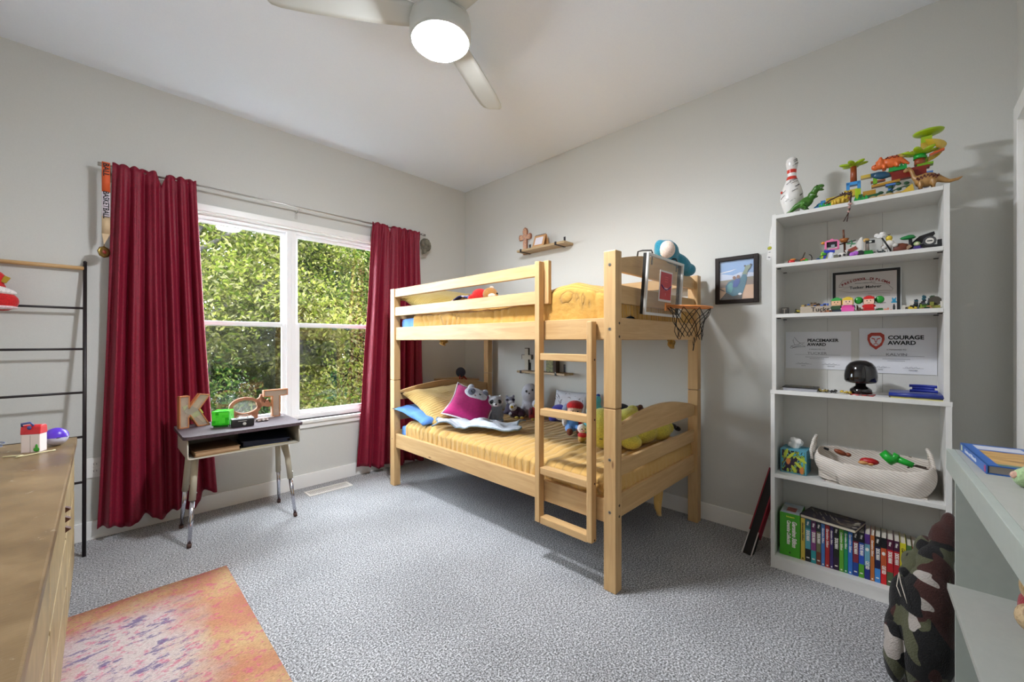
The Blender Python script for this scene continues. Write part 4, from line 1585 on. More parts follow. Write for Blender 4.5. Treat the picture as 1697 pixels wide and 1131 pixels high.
# big yellow and teal soft toys behind the near post
t = plushie('yellow_plush', 'big smiling yellow plush lying along the footboard of the lower bunk', (2.17, 1.17, .515), 0, 'd9d35e',
    [((-.09, .12, .12), (.10, .09, .12)), ((.06, .06, .09), (.12, .09, .085)), ((.20, .0, .07), (.13, .075, .07)), ((.33, -.04, .065), (.09, .07, .062)),
     ((.0, -.02, .045), (.07, .06, .042)), ((.12, .06, .17), (.10, .07, .05)), ((.24, .10, .19), (.05, .035, .03)), ((.30, .12, .175), (.03, .025, .022)), ((.415, -.055, .07), (.042, .042, .042))],
    None, None, [('mouth', '3a3320', [((-.17, .085, .075), (.003, .02, .003))]), ('tail_tip', '141318', [((.47, -.07, .075), (.035, .022, .016), (0, .35, 0))]), ('tail_tip', '141318', [((.505, -.085, .055), (.028, .02, .014), (0, .6, 0))])], .008)
t = plushie('teal_plush', 'tall teal plush with a dark blue tip behind the yellow plush', (2.20, 1.42, .515), math.radians(-30), '58b8c4',
    [((0, 0, .10), (.07, .06, .10)), ((.0, .0, .19), (.055, .05, .06)), ((.02, .01, .25), (.03, .03, .04), (0, .4, 0)), ((.03, -.06, .02), (.04, .03, .022))],
    None, None, [('eye', '101014', [((-.035, -.038, .20), .009)]), ('nose', '2d4f9c', [((.032, .01, .285), (.014, .012, .012))])])
t = plushie('brown_plush', 'brown and navy plush lying on top behind the yellow plush', (2.50, 1.33, .515), math.radians(-15), '20223f',
    [((-.08, .02, .13), (.11, .06, .09)), ((-.04, 0, .06), (.09, .07, .06))],
    [((.07, .0, .15), (.055, .05, .045)), ((.13, -.01, .13), (.045, .03, .03))], '6a3b26',
    [('ear', '55301f', [((.06, -.03, .19), (.02, .015, .016))]), ('eye', '101014', [((.10, -.045, .155), .006)])])

# upper bunk bear in a red jumper, lying behind the guard rail
t = plushie('teddy_bear', 'brown teddy in a red jumper lying on a blue and white cloth, upper bunk', (1.995, 2.29, 1.435), math.radians(-62), 'c01a16',
    [((0, 0, .055), (.065, .06, .055)), ((-.05, -.04, .03), (.03, .035, .03))],
    [((.09, -.02, .06), (.058, .055, .052)), ((.13, -.03, .04), (.03, .03, .028))], 'a9763a',
    [('muzzle', 'e3cdb9', [((.115, -.06, .045), (.030, .022, .018))]), ('ear', 'e6cdbd', [((.09, .01, .11), (.018, .012, .016))]), ('nose', '1b1512', [((.15, -.04, .062), (.008, .008, .007))]), ('paw', 'e6cdbd', [((.165, -.03, .03), (.016, .016, .014))])])
bm = bmesh.new()
def sc_(u, v):
    x = -.10 + .20 * u
    y = -.16 + .32 * v
    return Vector((x, y, .075 * math.exp(-(y / .12) ** 2) * (1 - (u - .5) ** 2) + .018 + .012 * nz((x, y, 0), 14)))
grid(bm, 20, 24, sc_)
def gingham():
    m = mat('blue_white_print', '2c3a8c', .85)
    tt = NT(m)
    n = tt.noise(tt.co(), 12, 2)
    tt.l(tt.ramp(n, [(.47, '26347f'), (.5, 'd8cdd8')], 'CONSTANT'), tt.b.inputs['Base Color'])
    return m
o = obj('cloth', bm, gingham(), loc=(2.03, 2.46, 1.415), rot=(0, 0, .2), solid=.006)
tag(o, 'blue and white printed cloth behind the upper bunk guard rail', 'cloth')

# plain teal cushion resting on the footboard top behind the hoop
t = thing('teal_cushion', 'round teal plush cushion with cream front resting on the upper footboard', 'cushion', (2.27, .965, 1.592), 0)
bm = bmesh.new()
ball(bm, (-.02, .01, .068), (.10, .06, .062)); ball(bm, (.04, .02, .105), (.03, .03, .04)); ball(bm, (-.08, .02, .085), (.04, .03, .04)); ball(bm, (.13, -.015, .015), (.12, .045, .040), (0, .30, 0)); ball(bm, (.21, -.02, -.012), (.06, .045, .040)); ball(bm, (.0, .01, .03), (.10, .05, .035))
obj('cushion_body', bm, plush('27849c'), t, remesh=.008)
bm = bmesh.new(); ball(bm, (-.085, -.022, .062), (.040, .042, .048), (0, 0, .5))
obj('cream_front', bm, plush('e6cfc0'), t)

# mini basketball hoop hooked over the upper footboard
t = thing('basketball_hoop', 'mini basketball hoop with clear backboard hooked over the upper footboard', 'basketball hoop', (2.085, .915, 1.432), 0, rot=(math.radians(4), 0, 0))
bm = bmesh.new(); bx(bm, -.212, .212, -.004, 0, -.147, .147)
obj('backboard', bm, mat('clear_board', 'c8c4ba', .06, alpha=.13), t)
bm = bmesh.new()
for a in ((-.219, -.205, -.152, .152), (.205, .219, -.152, .152), (-.205, .205, -.152, -.138), (-.205, .205, .138, .152)):
    bx(bm, a[0], a[1], -.009, .004, a[2], a[3], bev=.003)
obj('board_frame', bm, C('d3d0cb', .4), t)
bm = bmesh.new()
for a in ((-.222, -.196, -.15, .15), (.196, .222, -.15, .15)):
    bx(bm, a[0], a[1], .004, .018, a[2], a[3], bev=.002)
obj('foam_backing', bm, C('17130f', .8), t)
bm = bmesh.new()
bx(bm, -.075, .075, -.007, -.0045, -.075, .085)
obj('target_square', bm, C('d6d3cf', .5), t)
bm = bmesh.new()
bx(bm, -.066, .066, -.0085, -.007, -.064, .076)
obj('red_panel', bm, C('b3131a', .35), t)
bm = bmesh.new()
pts = [(-.058 + .116 * i / 16, -.0092, .010 - .022 * math.sin(PI * i / 16)) for i in range(17)]
tube(bm, pts, .003, 6)
bx(bm, -.022, .022, -.0095, -.0085, -.014, -.002, mi=1)
for k in range(3):
    bx(bm, -.018, .018, -.0092, -.0085, .028 + k * .012, .031 + k * .012, mi=2)
text(bm, '1', .022, MX((-.003, -.009, -.045)), mi=1, align='CENTER')
obj('emblem', bm, [C('3b2a6c', .5), C('d9a9b4', .5), C('e05a5f', .5)], t)
bm = bmesh.new()
N_ = 32
tube(bm, [(.045 + .108 * math.cos(2 * PI * i / N_), -.118 + .108 * math.sin(2 * PI * i / N_), -.098) for i in range(N_)], .0055, 8, closed=True)
box(bm, (.045, -.006, -.10), (.06, .008, .04))
orange = C('c77a3c', .4)
rim = obj('rim', bm, orange, t)
bm = bmesh.new()
cx_, cy_ = .045, -.118
for k in range(8):
    for s in (-1, 1):
        pts = []
        for j in range(9):
            f = j / 8
            a = 2 * PI * k / 8 + s * f * 1.3 + .1
            r = .104 - .05 * f ** .7 + .008 * math.sin(f * 9 + k)
            sw = .03 * f
            pts.append((cx_ + sw + r * math.cos(a), cy_ + r * math.sin(a), -.102 - .155 * f - .012 * math.sin(k * 1.7) * f))
        tube(bm, pts, .0019, 5)
tube(bm, [(cx_ + .07, cy_ - .01, -.255), (cx_ + .085, cy_ - .01, -.275), (cx_ + .075, cy_ - .01, -.30), (cx_ + .068, cy_ - .01, -.325)], .0028, 6)
tube(bm, [(cx_ + .07, cy_ - .01, -.255), (cx_ + .06, cy_ - .01, -.28), (cx_ + .072, cy_ - .01, -.30)], .002, 6)
obj('net', bm, C('0e0b0c', .8), rim)
for x in (-.15, .15):
    bm = bmesh.new()
    tube(bm, [(x, .006, .10), (x, .006, .158), (x, .012, .172), (x, .06, .176), (x, .085, .172), (x, .088, .14)], .004, 8)
    obj('hook', bm, C('1c1a19', .4), t)

# bucket-shaped lamp/drum on the ledge of the headboard corner
t = thing('toy_drum', 'small black and cream toy drum on red splayed legs behind the headboard', 'toy', (2.50, 3.16, .772), math.radians(8))
bm = bmesh.new(); cyl(bm, (-.05, -.05, .075), (.06, .05, .072), .046, .046, 24)
obj('drum_shell', bm, C('c9bf9e', .5), t)
bm = bmesh.new(); cyl(bm, (-.052, -.052, .075), (-.062, -.061, .075), .048, .046, 24); cyl(bm, (.06, .05, .072), (.066, .056, .072), .046, .046, 24)
obj('drum_head', bm, C('14142a', .2), t)
for a, b in (((-.06, -.05, .045), (-.085, -.07, 0)), ((-.03, -.06, .045), (.0, -.085, 0)), ((.04, .02, .06), (.0, -.02, 0)), ((.055, .03, .06), (.09, .04, 0))):
    bm = bmesh.new(); tube(bm, [a, b], .007, 8)
    obj('leg', bm, C('a82a18', .4), t)
# the little ledge it stands on (narrow shelf board fixed to the window wall)
bm = bmesh.new(); bx(bm, 2.34, 2.66, 3.06, 3.384, .754, .772, bev=.003)
o = obj('shelf_board', bm, PX); tag(o, 'pine shelf board on the wall behind the lower headboard', 'shelf')
# ------------------------------------------------------------ right wall: shelves, crosses, picture.  local x runs to the viewer's right, y into the wall
def RW(y, z, d=0):
    return (XR - d, y, z)
RZ = -PI / 2
oak = wood('x', 'oak', 'a58a63', 'bfa57c')
def wall_shelf(label, y, z, half, depth, group):
    t = thing('wall_shelf', label, 'shelf', RW(y, z), RZ, group)
    bm = bmesh.new(); bx(bm, -half, half, -depth, -.002, 0, .018, bev=.002)
    obj('shelf_board', bm, oak, t)
    for x in (-half + .05, half - .09):
        bm = bmesh.new()
        bx(bm, x - .009, x + .009, -depth - .004, -.001, -.004, 0)
        bx(bm, x - .009, x + .009, -depth - .004, -depth, -.004, .022)
        bx(bm, x - .009, x + .009, -.004, 0, -.004, .085)
        obj('bracket', bm, dark_m, t)
    return t
wall_shelf('short wooden wall shelf on black brackets above the upper bunk', 2.235, 1.943, .265, .125, 'wooden wall shelves')
wall_shelf('short wooden wall shelf on black brackets above the lower bunk plush toys', 2.235, .868, .265, .125, 'wooden wall shelves')

def cross(name, label, y, z, h, w, col, edge, jag):
    t = thing(name, label, 'cross', RW(y, z, .003), RZ, None)
    a = .024
    P = [(-a, 0), (a, 0), (a, h * .55), (w, h * .55), (w * 1.08, h * .60), (w * 1.12, h * .66), (w * 1.05, h * .73), (w * .9, h * .76), (a, h * .72), (a * 1.2, h * .85), (a * .8, h * .95), (0, h), (-a * .8, h * .95), (-a * 1.2, h * .85), (-a, h * .72), (-w * .9, h * .76), (-w * 1.05, h * .73), (-w * 1.12, h * .66), (-w * 1.08, h * .60), (-w, h * .55), (-a, h * .55)]
    if not jag:
        P = [(-a, 0), (a, 0), (a, h * .56), (w, h * .56), (w, h * .74), (a, h * .74), (a, h), (-a, h), (-a, h * .74), (-w, h * .74), (-w, h * .56), (-a, h * .56)]
    bm = bmesh.new(); prism(bm, P, -.014, -.001)
    obj('cross_body', bm, edge, t)
    bm = bmesh.new()
    Q = [((x) * .84, h * .5 + (zz - h * .5) * .93) for x, zz in P]
    prism(bm, Q, -.018, -.014)
    obj('decorated_face', bm, col, t)
    return t
def mosaic(nm, cols, sc):
    m = mat(nm, cols[0], .5)
    tt = NT(m)
    n = tt.noise(tt.co(), sc, 3, .6)
    tt.l(tt.ramp(n, [(.30 + .4 * i / (len(cols) - 1), c) for i, c in enumerate(cols)]), tt.b.inputs['Base Color'])
    tt.bump(n, .5, .003)
    return m
c = cross('wall_cross', 'decorated pink and teal wall cross left of the upper wall shelf', 2.50, 1.942, .248, .068, mosaic('painted_cross', ['c97f6a', 'd9b48c', 'c98a78', '7fa0a0'], 70), C('a06a50', .6), True)
c = cross('wall_cross', 'white ornate wall cross left of the lower wall shelf', 2.478, .852, .235, .064, mosaic('ivory_cross', ['8a857c', 'd8d2c2', 'c9c3b4', 'e6e2d6'], 110), C('55524c', .6), False)

t = thing('desk_calendar', 'small wooden easel calendar standing on the upper wall shelf', 'calendar', RW(2.26, 1.961, .075), RZ)
bm = bmesh.new()
box(bm, (0, -.022, .052), (.125, .004, .110), (-.33, 0, 0)); box(bm, (0, .022, .052), (.125, .004, .110), (.33, 0, 0))
bx(bm, -.0625, .0625, -.05, -.038, 0, .004)
obj('wooden_stand', bm, wood('x', 'beech', 'c08c58', 'd2a473', False), t)
bm = bmesh.new(); box(bm, (0, -.026, .050), (.085, .002, .07), (-.33, 0, 0))
obj('card', bm, C('dcd6de', .6), t)
bm = bmesh.new()
for i in range(14):
    x = -.054 + i * .0083
    tube(bm, [(x, -.010, .098), (x, -.004, .110), (x, .004, .110), (x, .010, .098)], .0013, 5)
for r in range(3):
    for k in range(5):
        box(bm, (-.028 + k * .014, -.0285 + r * .0062, .032 + r * .018), (.004, .001, .004), (-.33, 0, 0))
obj('spiral_and_print', bm, C('4b4a50', .5), t)
t = thing('photo_block', 'dark framed leafy picture block on the lower wall shelf behind the ladder', 'picture', RW(2.13, .886, .05), RZ)
bm = bmesh.new(); bx(bm, -.075, .0, -.02, .0, 0, .15)
obj('green_print', bm, mosaic('leafy_print', ['2a2a1a', '5a5a28', '8a8a3c', '3a3420'], 40), t)
bm = bmesh.new(); bx(bm, .001, .03, -.02, .03, 0, .15, bev=.002)
obj('dark_side', bm, C('4a3a30', .7), t)

# framed photo of a dinosaur statue
t = thing('framed_photo', 'black framed beach photo of two children on a dinosaur statue', 'framed photo', RW(.746, 1.525, .002), RZ)
hw, hh = .119, .144
bm = bmesh.new()
for a in ((-hw, -hw + .024, -hh, hh), (hw - .024, hw, -hh, hh), (-hw + .024, hw - .024, -hh, -hh + .024), (-hw + .024, hw - .024, hh - .024, hh)):
    bx(bm, a[0], a[1], -.024, 0, a[2], a[3], bev=.002)
obj('frame', bm, mat('dark_walnut', '1f130d', .5, spec=.25), t)
# photo layers
ms = [C(c_, .35) for c_ in ('86a9d6', 'c9d3e6', '8b8470', '8f7f74', 'cfa888', '2c6f86', '4f9aa0', '3f3a38', '1f4fa0', '8a5f48', 'e4e4e6', '7c8f78')]
bm = bmesh.new()
w_, h_ = .095, .12
def L(poly, i, lv):
    flat(bm, poly, -.006 - lv * .0009, None, i)
L([(-w_, -h_), (w_, -h_), (w_, h_), (-w_, h_)], 0, 0)
L([(-w_, .0), (w_, .0), (w_, .035), (.02, .045), (-.02, .03), (-w_, .045)], 1, 1)
L([(-w_, .052), (-.03, .062), (.0, .068), (-.03, .056), (-w_, .046)], 10, 1.5)
L([(-w_, -.02), (w_, -.02), (w_, .014), (.05, .012), (-.03, .004), (-w_, .002)], 2, 2)
L([(-w_, -.05), (w_, -.05), (w_, -.006), (-w_, -.012)], 3, 3)
L([(-w_, -h_), (w_, -h_), (w_, -.035), (.03, -.035), (-w_, -.045)], 4, 4)
L([(-.095, -.118), (.03, -.118), (.035, -.07), (-.055, -.07)], 7, 5)
L([(-.060, -.072), (-.062, -.035), (-.045, -.01), (-.02, .002), (.005, -.012), (.022, .005), (.038, .04), (.052, .035), (.058, .0), (.045, -.05), (.034, -.085), (-.02, -.10)], 5, 6)
L([(.030, .03), (.046, .062), (.046, .076), (.062, .084), (.078, .080), (.076, .066), (.062, .05), (.056, .028)], 11, 7)
L(circ(.047, .079, .006, .005, 10), 7, 8); L(circ(.078, .084, .006, .005, 10), 7, 8)
L([(-.052, -.065), (-.05, -.03), (-.03, -.012), (-.012, -.03), (-.03, -.08)], 6, 7)
L([(-.022, -.045), (-.016, -.01), (-.006, .004), (.018, .006), (.02, -.014), (.004, -.045)], 8, 8)
L(circ(-.012, .014, .009, .010, 12), 9, 9); L(circ(.010, .018, .009, .010, 12), 9, 9)
L(circ(.020, -.088, .010, .007, 10), 10, 9)
L([(-.095, -.052), (-.072, -.066), (-.06, -.068), (-.078, -.056), (-.093, -.046)], 7, 8)
obj('photo_print', bm, ms, t)
bm = bmesh.new(); bx(bm, -w_, w_, -.0165, -.0155, -h_, h_)
obj('glass', bm, mat('picture_glass', 'ffffff', .03, alpha=.06), t)

# ------------------------------------------------------------ bookcase.  local x: left to right, y: depth, z: up
BA = math.atan2(-.9995, .0305)
BO = Vector((2.392, .497, 0))
_u, _n = Vector((.0305, -.9995, 0)), Vector((.9995, .0305, 0))
def B(s, d, z):
    return tuple(BO + _u * s + _n * d + Vector((0, 0, z)))
lam = noisy('white_laminate', 'd6d5d1', .4, 30, .03, .001, .015)
bc = thing('bookcase', 'tall white laminate bookcase with five shelves against the right wall', 'bookcase', tuple(BO), BA)
BWD, BD = .628, .242
for x0 in (0.0, BWD - .018):
    bm = bmesh.new(); bx(bm, x0, x0 + .018, 0, BD, 0, .882, bev=.001)
    obj('side_panel', bm, lam, bc)
for x0 in (.006, BWD - .024):
    bm = bmesh.new(); bx(bm, x0, x0 + .018, .002, BD, .902, 1.792, bev=.001)
    obj('side_panel', bm, lam, bc)
for z, th, x0, x1 in ((1.787, .018, .0242, BWD - .0242), (1.539, .018, .0242, BWD - .0242), (1.286, .018, .0242, BWD - .0242), (.902, .0195, -.002, BWD + .002), (.478, .018, .0182, BWD - .0182), (.062, .018, .0182, BWD - .0182)):
    bm = bmesh.new(); bx(bm, x0, x1, 0, BD - .006, z - th, z, bev=.001)
    obj('shelf', bm, lam, bc)
bm = bmesh.new(); bx(bm, .0182, BWD - .0182, .001, .019, 0, .0438)
obj('plinth', bm, lam, bc)
bm = bmesh.new(); bx(bm, .002, BWD - .002, BD - .005, BD - .001, .02, 1.787)
for x in (.21, .42):
    bx(bm, x - .0006, x + .0006, BD - .0056, BD - .005, .06, 1.77, mi=1)
obj('back_panel', bm, [noisy('back_board', 'cfcec9', .6, 30, .03, .001, .015), C('8e8d88', .7)], bc)
for z in (1.539, 1.286):
    for x in (.032, BWD - .032):
        for y in (.03, .2):
            bm = bmesh.new(); cyl(bm, (x - .008, y, z - .021), (x + .008, y, z - .021), .0025, seg=8)
            obj('shelf_pin', bm, C('4a4744', .5), bc)

# books on the bottom shelf
SP = [.120, .138, .161, .182, .201, .216, .234, .248, .269, .286, .301, .318, .339, .359, .379, .394, .414, .434, .456, .476, .496, .514, .532, .550, .568]
BK = [ # spine colour bands top->bottom, height, kind
 (['c3aa3f'], .208, 's'), (['1f5f66', '4a96a0', '151515'], .208, 'd'), (['4a1742', '7b3a72', '2a8f92'], .205, 'd'), (['14232a', '6a6a4a', '6d3420'], .205, 'd'),
 (['3f6fae'], .205, 's'), (['a11e20'], .207, 's'), (['3a2563'], .203, 's'), (['101114', '1a1c14', '2a1230'], .205, 'd'), (['5aa02a'], .207, 's'), (['168a55'], .207, 's'), (['2f6fc0'], .207, 's'),
 (['12141c', '7a2436', '1d3f8f'], .206, 'd'), (['101114', '2a4fb0', '4f9a26'], .206, 'd'), (['4d2a78', '6aa0b4', '1c2a78'], .206, 'd'), (['b5652a'], .206, 's'),
 (['101114', '1c1c44', '3f86cf'], .206, 'd'), (['0f1014', 'b5502a', 'c9161c'], .206, 'd'), (['4a1230', 'b51a22', '4a5a3a'], .206, 'd'), (['3a1230', 'a51a26', 'b0202a'], .206, 'd'),
 (['c9bf2a'], .204, 's'), (['4a6a3a'], .200, 's'), (['8a5a3a'], .2, 's'), (['2a4a7a'], .2, 's'), (['7a2a2a'], .2, 's')]
names = {'c3aa3f': 'mustard yellow', '3f6fae': 'slate blue', 'a11e20': 'red', '3a2563': 'purple', '5aa02a': 'lime green', '168a55': 'emerald green', '2f6fc0': 'bright blue', 'b5652a': 'copper orange', 'c9bf2a': 'bright yellow', '4a6a3a': 'moss green', '8a5a3a': 'brown', '2a4a7a': 'navy blue', '7a2a2a': 'maroon'}
dl = {1: 'teal, pale blue and black', 2: 'plum, mauve and turquoise', 3: 'black, olive and rust', 7: 'all-black with a yellow-green picture', 11: 'black, wine and royal blue', 12: 'black, blue and grass green', 13: 'violet, pale blue and navy', 15: 'black, midnight and sky blue', 16: 'black, orange and red', 17: 'plum, red and olive', 18: 'plum and all-red'}
white = C('e8e4dc', .5)
for i, (bands, h, kind) in enumerate(BK):
    x0, x1 = SP[i] + .0008, SP[i + 1] - .0008
    w = x1 - x0
    d0, dd = .047, .135
    if kind == 's':
        lb = names[bands[0]] + ' paperback spine in the row of books on the bottom bookcase shelf'
    else:
        lb = 'paperback with ' + dl[i] + ' spine on the bottom bookcase shelf'
    t = thing('book', lb, 'book', B((x0 + x1) / 2, d0, .062), BA, 'books on the bottom shelf of the bookcase')
    bm = bmesh.new(); bx(bm, -w / 2 + .001, w / 2 - .001, .002, dd - .003, .002, h - .004)
    obj('pages', bm, C('cfc8ba', .8), t)
    bm = bmesh.new()
    cc = C(bands[0], .4)
    mats = [C(b_, .4) for b_ in bands]
    bx(bm, -w / 2, -w / 2 + .0009, 0, dd, 0, h)
    bx(bm, w / 2 - .0009, w / 2, 0, dd, 0, h)
    if len(bands) == 1:
        bx(bm, -w / 2, w / 2, -.001, .001, 0, h)
    else:
        zz = [h, h * .78, h * .30, 0]
        for k in range(3):
            bx(bm, -w / 2, w / 2, -.001, .001, zz[k + 1], zz[k], mi=k)
    if len(bands) == 3:
        pass
    obj('cover', bm, mats, t)
    if x0 > .50:
        continue
    bm = bmesh.new()
    sz = min(.017, w * .92)
    if kind == 'd' and i not in (13, 16):
        text(bm, 'DOG MAN', sz, MX((-w * .26, -.0012, h * .74)) @ DOWN, bold=.0009, width=.62)
        text(bm, 'Pilkey', sz * .6, MX((-w * .16, -.0012, h * .95)) @ DOWN, bold=.0003, width=.8)
        bx(bm, -w * .28, w * .28, -.0014, -.0012, h * .085, h * .11)
    elif kind == 'd':
        text(bm, 'CAT KID', sz, MX((-w * .26, -.0012, h * .40)) @ DOWN, bold=.0009, width=.55)
        ball(bm, (0, -.001, h * .66), (w * .33, .0006, h * .04))
    else:
        text(bm, 'Geronimo Stilton', sz * .82, MX((-w * .22, -.0012, h * .90)) @ DOWN, bold=.0003, width=1.02, italic=.3)
        bx(bm, -w * .2, w * .2, -.0014, -.0012, h * .03, h * .06)
    obj('spine_print', bm, C('2a241a', .5) if bands[0] in ('c3aa3f', 'c9bf2a') else white, t)
# green box set
t = thing('box_set', 'thick bright green boxed book set at the left of the bottom shelf', 'book box', B(.076, .045, .062), BA)
bm = bmesh.new(); bx(bm, -.044, .042, 0, .16, 0, .215, bev=.0015)
obj('slipcase', bm, C('3f9a16', .4), t)
bm = bmesh.new(); bx(bm, -.042, .040, .003, .157, .215, .2165)
bx(bm, -.02, .02, .03, .09, .2165, .2172, mi=1)
obj('top_print', bm, [mosaic('pale_print', ['a9c2cf', 'c4ccd0', '9aa6a0'], 20), mosaic('red_print', ['8a2a26', 'b56a5c', '6a2a2a'], 50)], t)
bm = bmesh.new()
text(bm, 'Geronimo Stilton', .0255, MX((.010, -.001, .180)) @ DOWN, mi=0, bold=.0011, width=.72, italic=.25)
text(bm, 'Cavemice Collection', .0215, MX((-.012, -.001, .180)) @ DOWN, mi=0, bold=.0009, width=.66, italic=.25)
text(bm, 'Scholastic', .009, MX((-.016, -.001, .196)), mi=1, bold=.0003)
bx(bm, -.003, .003, -.001, -.0004, .014, .022, mi=2)
obj('title', bm, [white, C('d8e23a', .5), C('1e3a12', .5)], t)
# book lying flat across the row
t = thing('book', 'dark comic book lying flat across the tops of the upright books', 'book', B(.24, .10, .2712), BA + math.radians(-12))
bm = bmesh.new(); bx(bm, -.108, .106, -.072, .07, .0022, .0148)
obj('pages', bm, C('cdc3ae', .8), t)
bm = bmesh.new(); bx(bm, -.111, .109, -.075, .073, 0, .002); bx(bm, -.111, .109, -.075, .073, .015, .017, mi=0); bx(bm, -.111, -.1095, -.075, .073, 0, .017)
obj('cover', bm, mosaic('dark_comic', ['17131c', '241c2c', '201a22', '5f564a'], 18), t)
bm = bmesh.new()
rnd = random.Random(3)
for k in range(14):
    x = rnd.uniform(-.09, .02); y = rnd.uniform(-.06, .05)
    box(bm, (x, y, .0173), (.003, .04, .0006), (0, 0, .5), mi=k % 2)
for k in range(16):
    x = rnd.uniform(.03, .10); y = rnd.uniform(-.06, .06)
    box(bm, (x, y, .0173), (.012, .02, .0006), (0, 0, rnd.uniform(0, 3)), mi=k % 3)
obj('cover_print', bm, [C('6a5a4a', .5), C('9a9384', .5), C('4a3f3a', .5)], t)

# shelf 4: tissue box and rope basket
t = thing('tissue_box', 'square blue tissue box with toucan and leaf pattern on the bookcase', 'tissue box', B(.09, .115, .478), BA + math.radians(-3))
def jungle():
    m = mat('jungle_print', '2a2a2a', .6)
    tt = NT(m)
    n = tt.noise(tt.co((1, 1, .6), (0, .7, 0)), 32, 2, .5, 1.4)
    tt.l(tt.ramp(n, [(.3, '1c1c2a'), (.43, '3a1c44'), (.47, '9fb52c'), (.53, '2a5f4a'), (.56, '4f9fb5'), (.63, '14161a')], 'CONSTANT'), tt.b.inputs['Base Color'])
    return m
bm = bmesh.new(); bx(bm, -.055, .055, -.055, .055, 0, .122, bev=.002)
obj('box', bm, C('4f93a8', .5), t)
bm = bmesh.new(); bx(bm, -.048, .048, -.0565, -.055, .007, .115)
ball(bm, (-.02, -.0565, .058), (.010, .0015, .020), mi=1); ball(bm, (.036, -.0565, .024), (.009, .0015, .020), mi=1)
for (x, z, a) in ((-.01, .09, .7), (.025, .045, -.8), (.0, .03, -.5), (.035, .075, -1.1), (-.03, .1, .3)):
    ball(bm, (x, -.0567, z), (.007, .001, .024), (0, a, 0), mi=2)
ball(bm, (-.015, -.0566, .045), (.02, .001, .02), mi=3)
obj('pattern', bm, [jungle(), C('c97a3a', .5), C('b5c23a', .5), C('2c1230', .5)], t)
bm = bmesh.new(); softbox(bm, (.0, 0, .145), (.028, .018, .028), .018, (10, 10, 8), amp=.010, freq=40, seed=4, rot=(0, .3, 0))
obj('tissue', bm, C('dedcd8', .9), t)

def rope_m():
    m = mat('rope_weave', 'cfc5ba', .9)
    tt = NT(m)
    w = tt.n('TexWave'); w.wave_type = 'BANDS'; w.bands_direction = 'DIAGONAL'
    w.inputs['Scale'].default_value = 26; w.inputs['Distortion'].default_value = 1.5; w.inputs['Detail'].default_value = 2
    tt.l(tt.co((1, 1, 2.2)), w.inputs['Vector'])
    n = tt.noise(tt.co(), 7, 3)
    c1 = tt.ramp(w.outputs[0], [(.1, 'c6bcb2'), (.5, 'dad2c9')])
    tt.l(tt.mix(1.0, c1, tt.ramp(n, [(.3, (.84, .82, .80, 1)), (.6, (1, 1, 1, 1))]), 'MULTIPLY'), tt.b.inputs['Base Color'])
    tt.bump(w.outputs[0], .35, .004)
    return m
rope = rope_m()
t = thing('rope_basket', 'wide slouching white rope basket full of small toys on the bookcase', 'basket', B(.37, .122, .478), BA)
bm = bmesh.new()
def bk(u, v):
    a = u * 2 * PI
    ca, sa = math.cos(a), math.sin(a)
    sx = math.copysign(abs(ca) ** .45, ca)
    sy = math.copysign(abs(sa) ** .6, sa)
    front = max(0, -sy)
    top = .140 - .022 * front * (1 - abs(sx) ** 2) - .014 * front
    if v < .5:
        w = v * 2                       # outside going up
        z = w * top
        bulge = math.sin(w * PI * .9) ** .8
        k = .90 + .12 * bulge - .04 * max(0, w - .8)
        leftup = -.0
    else:
        w = 1 - (v - .5) * 2            # inside going down
        z = .012 + w * (top - .012)
        k = .87 + .07 * w
    x = sx * .212 * k + .012 * (z / .13)
    y = sy * .112 * k - .006 * front
    z2 = z
    if sx < -.6 and v < .5:
        x += (.06 * (1 - w) ** 2)
    p = Vector((x, y, z2))
    nn = nz((p.x, p.y, p.z), 13, 3) * .010
    p.y += nn * (1 if v < .5 else .3)
    p.z += (nz((p.x, p.y, 0), 16, 5) * .007 if .3 < v < .7 else 0)
    p.z = max(.001, p.z)
    return p
grid(bm, 72, 32, bk, closed_u=True)
bx(bm, -.15, .19, -.09, .09, .001, .006)
obj('basket_body', bm, rope, t)
for s in (-1, 1):
    bm = bmesh.new()
    x = s * .208
    tube(bm, [(x, -.045, .085), (x + s * .004, -.04, .13), (x - s * .004, -.015, .175), (x - s * .012, .01, .195), (x - s * .006, .035, .17), (x, .045, .12), (x, .047, .085)], .0075, 8)
    obj('handle', bm, rope, t)
# toys in the basket
def btoy(name, label, s, d, z, rz, parts, cat='toy'):
    return toy(name, label, cat, B(s, d, z + .017), BA + rz, parts, 'toys in the rope basket')
btoy('toy_funnel', 'bright green toy cone piece sticking out of the basket', .46, .10, .588, 0,
     [('cone', C('18a02e', .35), [('c', (-.030, 0, .004), (-.008, 0, .026), .030, .032), ('c', (-.008, 0, .022), (.012, -.002, .016), .022, .018), ('c', (.0, 0, .018), (.060, -.01, -.002), .016, .013)])])
btoy('toy_block', 'dark red toy piece in the middle of the basket', .375, .10, .565, 0, [('piece', C('a5161c', .4), [('s', (0, 0, .008), (.035, .02, .016)), ('b', (-.02, 0, .006), (.02, .02, .014))])])
btoy('toy_figure', 'orange-brown toy piece at the left of the basket', .27, .11, .585, .3, [('piece', C('7c3a1c', .5), [('s', (0, 0, .008), (.028, .014, .012), (0, .4, 0)), ('s', (.03, 0, .0), (.012, .012, .010))])])
btoy('toy_block', 'black toy piece at the far left inside the basket', .215, .12, .595, .3, [('piece', C('15161a', .5), [('b', (0, 0, .004), (.018, .014, .010), (0, .3, 0))])])
btoy('toy_figure', 'tan toy piece in front of the red one in the basket', .355, .085, .558, .1, [('piece', C('c28a52', .5), [('s', (0, 0, .008), (.02, .012, .009)), ('s', (.024, 0, .006), (.012, .01, .008))])])
